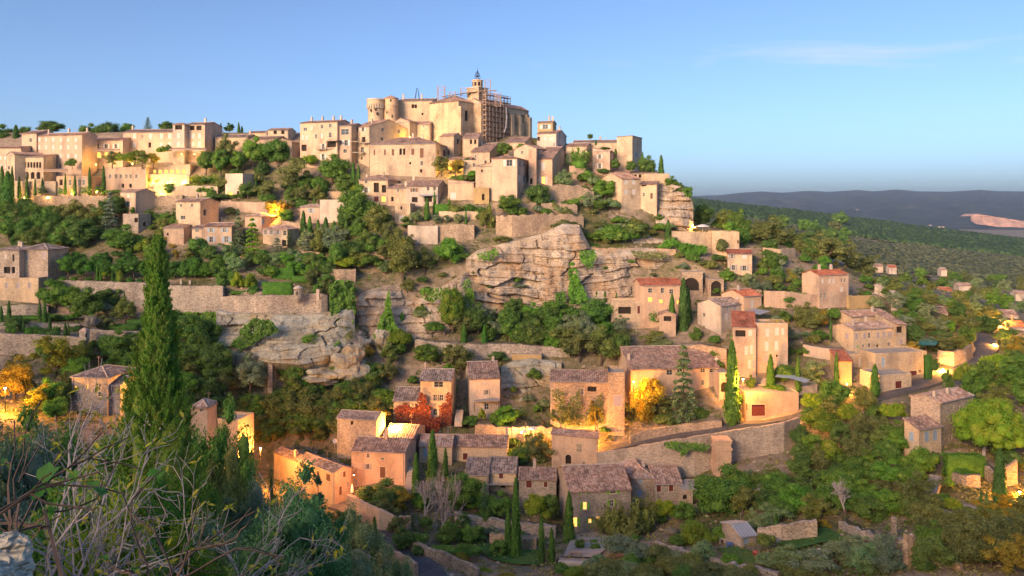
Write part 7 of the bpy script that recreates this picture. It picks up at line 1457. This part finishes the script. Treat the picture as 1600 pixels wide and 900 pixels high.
fg('folive', 410, 22, 150, 782, 'rounded blue green bush at the bottom right of the twigs')
for u_, D_, w_, t_, k_ in ((120, 92, 80, 716, 'oak'), (190, 104, 70, 700, 'green'), (250, 90, 80, 712, 'oak'), (300, 112, 70, 700, 'brown'), (345, 96, 76, 722, 'oak'), (372, 118, 60, 716, 'green'), (60, 108, 80, 690, 'oak'), (20, 90, 90, 720, 'brown'), (385, 84, 70, 770, 'oak'), (430, 96, 60, 800, 'green'), (465, 108, 60, 806, 'oak'), (500, 92, 60, 830, 'brown'), (150, 122, 60, 690, 'brown'), (330, 132, 50, 706, 'oak')):
    vb_ = HZ - gz((u_ - 800) / F * D_, D_) * F / D_; plant(k_, u_, vb_, w_, max(30, vb_ - t_), D_)
LEAFM = []
for nm, c in (('yellow', (0.52, 0.42, 0.03)), ('lime', (0.34, 0.40, 0.04)), ('ochre', (0.45, 0.23, 0.03)), ('fresh', (0.045, 0.11, 0.035))):
    m = leaf_mat('twig_leaf_' + nm, (mul(c, .7), c, mul(c, 1.2)), .4)
    V = [(0, 0, 0), (.16, .3, .03), (.17, .55, .04), (0, 1, -.06), (-.17, .55, .04), (-.16, .3, .03), (0, .3, 0), (0, .55, -.01)] if nm != 'fresh' else [(0, 0, 0), (.34, .3, .05), (.36, .6, .06), (0, 1, -.06), (-.36, .6, .06), (-.34, .3, .05), (0, .3, 0), (0, .6, 0)]
    me = bpy.data.meshes.new('leaf'); me.from_pydata(V, [], [(0, 1, 6), (1, 2, 7, 6), (2, 3, 7), (0, 6, 5), (6, 7, 4, 5), (7, 3, 4)]); me.materials.append(m); LEAFM.append(me)
from mathutils import Matrix
def twig_shrub(label, u, D, top, w, seed, nleaf, mats=(0, 0, 1, 1, 2), size=.10, levels=5, n0=6, lean=0.0, r0=.014, name='almond_shrub', m='bark_pale', zlow=0.0):
    x0 = (u - 800) / F * D; zb = gz(x0, D) - .1 + zlow; H = P(u, top, D).z - zb; mb, tips = branch_tree(seed, levels, n0, 1.05, r0, ln0=.30, taper=.66, sides=4, gnarl=.17, up=.1, kids=(2, 3)); zs = max(v[2] for v in mb.v); k = H / zs; xs = max(abs(v[0]) for v in mb.v) * k; kx = k * max(.85, min(1.3, px(w, D) / 2 / xs))
    root = empty(name, (x0, D, zb)); T = lambda v: (v[0] * kx + lean * v[2] * k, v[1] * kx * .8, v[2] * k)
    mb.v = [T(v) for v in mb.v]; mb.build('branches', M[m], root); rnd = random.Random(seed); tips = [(Vector(T(p)), d) for p, d in tips]; tips = [q for q in tips if q[0].z > H * .35] or tips; rnd.shuffle(tips)
    for i in range(nleaf):
        p, d = tips[(i // 3) % len(tips)]; o = link('leaf', LEAFM[rnd.choice(mats)], root); s = size * rnd.uniform(.7, 1.35); o.scale = (s, s, s); o.location = p
        o.rotation_euler = (rnd.uniform(-1.2, 1.0), rnd.uniform(-.6, .6), rnd.uniform(0, 6.28))
    tag(root, label, 'shrub'); return root
twig_shrub('bare branched shrub with sparse yellow leaves in the left foreground', 225, 11, 655, 300, 5, 280, size=.125, r0=.0095, n0=6)
twig_shrub('bare twiggy shrub with yellow leaves leaning right', 300, 13, 690, 260, 9, 200, lean=.12, size=.125, n0=5, r0=.008)
twig_shrub('tall grey twig shrub with yellow leaf tufts at the left', 92, 10, 575, 220, 14, 240, size=.11, r0=.008, n0=5)
twig_shrub('leafy sprig with broad green leaves close to the camera', 20, 4.2, 640, 200, 33, 110, mats=(3, 3, 3, 2), size=.10, levels=4, n0=4, r0=.010, name='leafy_sprig', m='bark')
twig_shrub('small broad leaved sprig in front of the twigs', 118, 5.2, 672, 110, 36, 60, mats=(3, 3, 1), size=.085, levels=4, n0=4, r0=.010, name='leafy_sprig', m='bark')
boulder('pale blurred boulder in the bottom left corner', -4, 962, 112, 105, 3.0, 'rock_grey', 9)

# ------------------------------------------------------------------ lamps
def lamp(label, u, v, D, e, kind='post', col=(1.0, 0.46, 0.10), r=.24, name='street_lamp'):
    p = P(u, v, D); root = empty(name, tuple(p)); tag(root, label, 'lamp', 'lit village lamps'); b = MB(); V, Fc = ICO
    b.add([tuple(Vector(q) * r) for q in V], [tuple(f) for f in Fc]); b.build('bulb', M['lamp'], root, True)
    if kind == 'post':
        h = max(2.0, min(9, p.z - gz(p.x, p.y) + .3)); q = MB(); q.tube((0, 0, -h), (0, 0, -.15), .09, .06, 7); q.tube((0, 0, -h), (0, 0, -h + .7), .14, .11, 7); q.build('post', M['iron'], root)
    elif kind == 'bracket':
        q = MB(); q.tube((0, 2.5, .35), (0, 0, .35), .05, .05, 5); q.tube((0, 0, .35), (0, 0, .1), .04, .04, 5); q.build('bracket', M['iron'], root)
    else:
        q = MB(); q.box((0, 0, -.35), .4, .4, .3); q.build('housing', M['iron'], root)
    if kind != 'ground':
        q = MB(); q.lathe([(r * 1.5, .12), (r * 1.2, .24), (.05, .42)], (0, 0, 0), 10); q.build('lamp_cap', M['iron'], root)
    l = bpy.data.lights.new('lamp_light', 'POINT'); l.energy = e * 1.3; l.color = (col[0], col[1] * .80, col[2] * .55); l.shadow_soft_size = r; lo = bpy.data.objects.new('lamp_light', l); COL.objects.link(lo); lo.parent = root; lo.location = (0, -r * 1.6, -r * .6)
    return root
lamp('bright orange lamp beside the long pink house', 407, 700, 170, 7500)
lamp('orange lamp over the roofs right of the stone barn', 617, 664, 184, 8000)
lamp('brilliant lamp at the foot of the crumbling house', 907, 676, 187, 5500)
lamp('lamp glowing on the gable of the long plum roofed house', 990, 596, 192, 4200)
lamp('lamp behind the tall cypress by the pink house', 1161, 592, 186.5, 9000)
lamp('highest street lamp at the right edge bend', 1563, 500, 238, 9000)
lamp('street lamp on the pink lit road bend', 1553, 538, 216, 11000)
lamp('street lamp on the road below the terrace block', 1473, 577, 201, 7000)
lamp('hidden lamp glowing orange behind bushes at the right edge', 1593, 768, 140, 5000)
lamp('lamp flooding the low annex with orange light', 273, 366, 259.5, 7000, 'bracket')
lamp('wall lamp on the big cream house corner', 1361, 565, 201.5, 2600, 'bracket', (1, .68, .2), .16)
lamp('lamp lighting the loggia house corner', 603, 311, 262.5, 1600, 'bracket', (1, .62, .12), .14)
lamp('lamp glimpsed through the giant cypress', 234, 597, 158, 2600)
lamp('lamp hidden in the yellow tree at the left edge', 8, 606, 150, 7000)
lamp('lamp among the golden trees under the old town', 432, 326, 264, 4500)
lamp('lamp under the bright yellow wall', 1352, 484, 236, 2200, 'ground', (1, .66, .2), .14)
lamp('lamp beside the orange lit garage', 1323, 600, 192, 1800, 'ground', (1, .5, .12), .14)
lamp('wall lamp over the road below the satellite dish house', 553, 742, 162.5, 1800, 'bracket', (1, .40, .16), .14)
lamp('lamp by the terracotta hut above the rock outcrop', 822, 563, 211.5, 900, 'ground', (1, .45, .14), .12)
lamp('ochre lamp in the lane under the church', 706, 262, 275.5, 1100, 'ground', (1, .62, .12), .12)
lamp('ochre lamp between castle and gabled house', 640, 214, 293, 900, 'ground', (1, .62, .12), .12)
lamp('lamp beside the parasols below the lane ruin', 815, 675, 187.5, 2600, 'ground', (1, .5, .2), .13)
lamp('garden lamp lighting the olive by the terrace block', 1424, 556, 203, 1400, 'ground', (1, .70, .15), .12)
lamp('lamp at the foot of the farmhouse terraces', 1588, 790, 136, 2600, 'ground', (1, .5, .1), .14)
lamp('lamp on the terrace right of the rock promontory', 1086, 355, 262, 1500, 'ground', (1, .55, .12), .12)
for k, (u, v, D, e, where) in enumerate([(38, 309, 281, 700, 'below the hotel arcade'), (75, 309, 281, 600, 'between the hotel cypresses'), (112, 303, 282, 700, 'before the cypress row building'), (151, 300, 281, 700, 'beside the small round hotel tower'), (176, 256, 289, 900, 'under the hotel plane trees'), (207, 256, 288.5, 900, 'at the middle of the hotel terrace'), (150, 257, 290, 700, 'left of the hotel terrace trees'),
        (240, 286, 286.5, 900, 'on the vine wall, left'), (262, 286, 286, 900, 'on the vine wall, centre'), (287, 286, 286, 900, 'on the vine wall, right'), (252, 303, 281.5, 700, 'on the arcaded wall, left'), (284, 302, 281.5, 900, 'on the arcaded wall, centre'), (318, 300, 281, 900, 'on the arcaded wall, right'), (284, 241, 291.5, 800, 'under the pergola, left'), (304, 241, 291.5, 800, 'under the pergola, right'), (366, 303, 279.5, 500, 'before the angular garden house'), (34, 323, 277, 600, 'under the left hotel terrace')]):
    lamp('yellow garden lamp ' + where, u, v, D, e * 1.0, 'ground', (1, .62, .16), .13, 'garden_lamp')

# ------------------------------------------------------------------ terraces, pools, lawns and small things
def patch(name, pts, m, lift=.2, D=None):
    W_ = [G(p[0], p[1], p[2] if len(p) > 2 else D) + Z * lift for p in pts]; zt = None
    return tag(mesh(name, W_, [tuple(range(len(W_)))], M[m]), kind='structure')
def flat_patch(name, pts, D0, v0, m, lift=0.0):
    """level surface: all corners at the height of pixel row v0 at distance D0"""
    z = (HZ - v0) / F * D0; W_ = []
    for u, v in pts: D = z * F / (HZ - v); W_.append(P(u, v, D) + Z * lift)
    return tag(mesh(name, W_, [tuple(range(len(W_)))], M[m]), kind='structure')
patch('lawn', [(312, 628), (330, 636), (355, 640), (362, 630), (355, 622), (318, 620)], 'lawn', .5)
patch('lawn', [(740, 858), (770, 878), (800, 884), (842, 886), (846, 862), (800, 856), (760, 852)], 'lawn', .4)
patch('lawn', [(1455, 552), (1490, 549), (1508, 543), (1500, 538), (1460, 540)], 'lawn', .4)
patch('lawn', [(1215, 852), (1240, 862), (1290, 850), (1330, 850), (1290, 826), (1230, 842)], 'lawn', .4)
patch('lawn', [(1120, 860), (1150, 884), (1200, 890), (1190, 868), (1150, 856)], 'lawn', .35)
patch('terrace', [(880, 872), (930, 874), (960, 850), (940, 832), (895, 838)], 'paving', .35)
patch('terrace', [(1480, 798), (1500, 808), (1545, 816), (1552, 800), (1500, 788)], 'gravel', .3)
patch('terrace', [(1184, 612), (1215, 614), (1262, 608), (1268, 592), (1220, 588), (1190, 596)], 'paving', .5)
flat_patch('pool_water', [(1436, 541), (1462, 542), (1468, 533), (1450, 530), (1437, 532)], 209, 536, 'water', .35)
pb = MB(); z_ = 0
flat_patch('pool_water', [(1210, 597), (1236, 600), (1258, 607), (1266, 602), (1240, 594), (1216, 592)], 191, 600, 'pool_pale', 1.3)
def parasol(label, u, vt, vb, w, D=None, closed=False, m='fabric', name='parasol'):
    D = D or hitD(u, vb); c = P(u, vb, D); H = px(vb - vt, D); r = px(w, D) / 2; root = empty(name, tuple(c)); tag(root, label, 'parasol'); q = MB(); q.tube((0, 0, -.5), (0, 0, H), .05, .04, 6); q.build('pole', M['wood_white'], root); q = MB()
    if closed: q.lathe([(.12, H * .25), (r, H * .35), (r * .8, H * .7), (.05, H)], (0, 0, 0), 8)
    else: q.lathe([(r, H * .70), (r * 1.0, H * .76), (r * .5, H * .90), (.03, H)], (0, 0, 0), 8)
    q.build('canopy', M[m], root)
parasol('white parasol on the terrace under the rock promontory', 1098, 350, 364, 22, 256); parasol('white parasol nearest the iron railing', 820, 671, 684, 9, 186); parasol('second white parasol lit by the lamp', 834, 666, 680, 16, 188.5); parasol('closed pale parasol before the satellite dish house', 550, 756, 776, 5, 164, True)
def dish(label, u, v, D, w):
    root = empty('satellite_dish', tuple(P(u, v, D))); r = px(w, D) / 2; q = MB(); n = 14; V = [(0, .18, 0)]
    for rr, y in ((.5, .12), (1, 0)):
        for k in range(n): a = 6.283 * k / n; V.append((rr * r * math.cos(a), y, rr * r * math.sin(a)))
    q.add(V, [(0, 1 + k, 1 + (k + 1) % n) for k in range(n)] + [(1 + k, 1 + n + k, 1 + n + (k + 1) % n, 1 + (k + 1) % n) for k in range(n)]); q.build('bowl', M['wood_white'], root)
    q = MB(); q.tube((0, .2, -1.2), (0, .15, 0), .05, .05, 5); q.tube((0, 0, -r * .8), (0, -.5, 0), .025, .025, 4); q.build('mount', M['steel'], root); tag(root, label, 'dish'); root.rotation_euler.x = R(-18)
dish('satellite dish on the roof ridge of the long pink house', 523, 689, 172, 7); dish('satellite dish on the patched pink roof', 602, 679, 176, 8); dish('satellite dish at the end of the long plum roof', 1119, 561, 198, 5); dish('satellite dish on the white gabled roof', 1152, 466, 221, 4)
# parked car
D_ = hitD(1188, 778); cr = empty('parked_car', tuple(P(1188, 778, D_) + Z * .25)); cr.rotation_euler.z = R(62); tag(cr, 'small pale car parked on the grass beside the round oak', 'car')
def loft(secs): 
    mb = MB(); n = len(secs[0]); V = [p for s in secs for p in s]; Fc = [(i * n + k, i * n + (k + 1) % n, (i + 1) * n + (k + 1) % n, (i + 1) * n + k) for i in range(len(secs) - 1) for k in range(n)] + [tuple(range(n))[::-1], tuple(range((len(secs) - 1) * n, len(secs) * n))]; mb.add(V, Fc); return mb
sec = lambda x, w, z0, z1, ww: [(x, -w, z0), (x, w, z0), (x, w, z0 + (z1 - z0) * .6), (x, ww, z1), (x, -ww, z1), (x, -w, z0 + (z1 - z0) * .6)]
M['car'] = plain_mat('car_paint', (.42, .52, .58), .3, .03); M['rubber'] = plain_mat('rubber', (.02, .02, .02), .8, .1)
loft([sec(-1.9, .70, .35, .80, .6), sec(-1.6, .80, .28, .95, .7), sec(-.9, .82, .25, 1.0, .72), sec(.8, .82, .25, .95, .72), sec(1.6, .80, .28, .80, .68), sec(1.9, .70, .35, .62, .6)]).build('body', M['car'], cr)
cb = loft([sec(-1.35, .72, .95, .98, .62), sec(-1.0, .72, .95, 1.40, .58), sec(.1, .72, .95, 1.45, .58), sec(.85, .70, .92, .98, .62)]).build('cabin', M['glass'], cr)
q = MB(); q.box((-.45, 0, 1.455), 1.2, 1.1, .05); q.build('car_roof', M['car'], cr)
for sx in (-1.15, 1.2):
    for sy in (-.78, .78): q = MB(); q.tube((sx, sy - .1, .30), (sx, sy + .1, .30), .31, .31, 14); w = q.build('wheel', M['rubber'], cr); q = MB(); q.tube((sx, sy - .115, .30), (sx, sy + .115, .30), .17, .17, 10); q.build('rim', M['zinc'], w)
for sy in (-.5, .5): q = MB(); q.box((1.86, sy, .62), .1, .3, .14); q.build('headlight', M['wood_white'], cr)
# awning, carport, pergolas, stairs, balconies, railing
def slab_roof(label, name, cat, pts, D, v_ground, m, postm='iron', th=.12):
    W_ = [P(u, v, d) for u, v, d in pts]; c = sum(W_, Vector()) / len(W_); gz_ = (HZ - v_ground) / F * D; root = empty(name, (c.x, c.y, gz_)); o = root.location.copy(); q = MB(); n = len(W_)
    q.add([p - o for p in W_] + [p - o - Z * th for p in W_], [tuple(range(n)), tuple(range(2 * n - 1, n - 1, -1))] + [(k, n + k, n + (k + 1) % n, (k + 1) % n) for k in range(n)]); q.build('canopy', M[m], root)
    for p in W_: q = MB(); q.tube((p.x - o.x, p.y - o.y, p.z - o.z - th), (p.x - o.x, p.y - o.y, -.3), .07, .07, 6); q.build('post', M[postm], root)
    tag(root, label, cat)
slab_roof('grey sheet roofed carport behind the white gabled house', 'carport', 'carport', [(1162, 487, 214), (1188, 491, 210), (1203, 486, 213), (1180, 482, 219)], 213, 500, 'zinc')
slab_roof('blue grey awning on the pale house', 'awning', 'awning', [(741, 627, 195), (781, 626, 194), (779, 622, 196.5), (742, 622, 197.5)], 195, 642, 'wood_grey')
slab_roof('timber pergola beside the hotel tower', 'pergola', 'pergola', [(264, 233, 289), (322, 234, 288), (322, 231, 294), (264, 231, 295)], 290, 246, 'plank', 'plank', .25)
slab_roof('brown awning over the hotel garden terrace', 'awning', 'awning', [(68, 267, 283), (106, 268, 282), (106, 264, 286), (68, 264, 287)], 284, 280, 'plank', 'plank', .2)
slab_roof('dark awning over the hotel centre terrace', 'awning', 'awning', [(146, 235, 290), (187, 235, 290), (187, 233, 294), (146, 233, 294)], 291, 250, 'plank', 'plank', .2)
slab_roof('grey awning before the white terrace house', 'awning', 'awning', [(655, 306, 257), (684, 305, 257), (682, 302, 259.5), (656, 303, 259.5)], 257, 320, 'zinc', 'wood_white', .1)
slab_roof('concrete balcony roof of the maroon shuttered cottage lean-to', 'canopy_roof', 'canopy', [(763, 757, 171), (802, 757, 171), (802, 752, 174), (763, 752, 174)], 172, 770, 'mortar', 'mortar', .2)
slab_roof('iron verandah roof on the four storey town house', 'verandah', 'verandah', [(510, 221, 285), (531, 220, 282), (531, 219, 285), (510, 219, 288)], 284, 232, 'iron')
def stairs(label, a, b, w, n, m='pale'):
    A_, B_ = Vector(a), Vector(b); root = empty('outdoor_stairs', tuple(A_)); tag(root, label, 'stairs'); d = B_ - A_; h = Vector((d.x, d.y, 0)); s = Vector((-h.y, h.x, 0)).normalized() * w
    for k in range(n): q = MB(); q.obox(h * (k / n) - s / 2 - Z * 1.0, h / n * 1.001, s, Z * (d.z * (k + 1) / n + 1.0)); q.build('step', M[m], root)
stairs('stone staircase beside the satellite dish house', P(640, 766, 165), P(645, 728, 174), 2.2, 16, 'frame')
stairs('white steps by the awning house', P(716, 660, 191), P(718, 640, 195), 1.8, 9, 'pale')
stairs('steep garden steps below the farmhouse hedge', P(1454, 770, 141), P(1462, 742, 148), 2.0, 14, 'dry')
def balcony(label, u0, u1, v, D, dp=1.3, hh=1.0):
    a, b = P(u0, v, D), P(u1, v, D); root = empty('balcony', tuple(a)); tag(root, label, 'balcony'); w = (b - a).x; q = MB(); q.obox((0, -dp, -.18), (w, 0, 0), (0, dp + 1.0, 0), (0, 0, .18)); q.build('floor_slab', M['mortar'], root); q = MB()
    for z in (hh, .1): q.tube((0, -dp, z), (w, -dp, z), .04, .04, 4)
    for k in range(int(w / .35) + 1): q.tube((min(w, k * .35), -dp, 0), (min(w, k * .35), -dp, hh), .025, .025, 3)
    for x in (0, w): q.tube((x, -dp, hh), (x, 0, hh), .04, .04, 4)
    q.build('railing', M['iron'], root)
balcony('upper iron balcony on the brown gabled town house', 550, 562, 221, 284.5); balcony('right upper iron balcony on the brown gabled town house', 563, 576, 223, 283); balcony('lower iron balcony on the brown gabled town house', 551, 569, 238, 284); balcony('long iron balcony under the verandah of the town house', 495, 530, 233, 286.5); balcony('small wooden balcony at the left of the tall town house', 466, 480, 237, 298); balcony('balcony with railing on the blue shuttered house', 316, 362, 382, 259, .9)
q = MB(); pr = [P(803, 652, 192), P(822, 659, 189), P(822, 688, 188)]
q = MB(); o_ = P(803, 652, 192)
for a, b in zip(pr, pr[1:]): q.tube(a - o_, b - o_, .12, .12, 6)
for k in range(5): p = pr[0].lerp(pr[1], k / 4) - o_; q.tube(p, p - Z * 1.4, .05, .05, 5)
o = q.build('handrail', M['iron']); o.location = o_; tag(o, 'dark iron handrail left of the crumbling lit house', 'railing')
for k, (lab, u, v, w, h, col) in enumerate([('red plastic toy slide in the lower garden', 1181, 870, 7, 6, (.45, .05, .06)), ('turquoise plastic toy beside the red slide', 1199, 878, 8, 5, (.06, .32, .28)), ('blue garden tub near the blue door shed', 1140, 855, 8, 5, (.08, .16, .4)), ('white garden table before the lime tree', 1128, 848, 10, 6, (.5, .45, .42)), ('pale stone bench on the house terrace', 914, 848, 14, 5, (.4, .36, .34)), ('small stone planter on the paved terrace', 898, 870, 18, 7, (.42, .33, .27))]):
    D_ = hitD(u, v); m = plain_mat('garden_item_%d' % k, col, .5, .1); W, H = px(w, D_), px(h, D_); o = empty('garden_' + lab.split()[2 if k != 4 else 2], tuple(P(u, v, D_) + Z * .3)); q = MB()
    q.obox((-W / 2, -.4, H * .62), (W, 0, 0), (0, .8, 0), (0, 0, H * .25)); q.build('top', m, o)
    for sx in (-1, 1): q = MB(); q.obox((sx * W * .36 - .12, -.35, -.3), (.24, 0, 0), (0, .7, 0), (0, 0, H * .62 + .3)); q.build('support', m, o)
    tag(o, lab, 'garden item')
sg = empty('road_sign', tuple(P(608, 828, 149))); q = MB(); q.tube((0, 0, -1), (0, 0, 1.6), .04, .04, 6); q.build('post', M['steel'], sg); q = MB(); q.box((0, -.05, 1.6), .6, .03, .6); q.build('plate', plain_mat('sign_blue', (.05, .13, .45), .4, .05), sg); tag(sg, 'small blue square sign at the orange lit road wall', 'sign')

label_plants()
# ------------------------------------------------------------------ haze between here and the far hills
def haze():
    z0, z1 = -200.0, 262.0; q = MB(); q.obox((-14500, -1600, z0), (29000, 0, 0), (0, 18000, 0), (0, 0, z1 - z0)); m = bpy.data.materials.new('haze'); m.use_nodes = True; t = m.node_tree; t.nodes.clear()
    out = t.nodes.new('ShaderNodeOutputMaterial'); v = t.nodes.new('ShaderNodeVolumePrincipled'); v.inputs['Color'].default_value = (.56, .77, 1.0, 1); v.inputs['Density'].default_value = HAZE; v.inputs['Anisotropy'].default_value = 0.2
    t.links.new(v.outputs[0], out.inputs['Volume']); o = q.build('haze', m); tag(o, 'thin blue evening haze over the valley', 'haze', kind='stuff')
HAZE = 4.6e-5
haze()
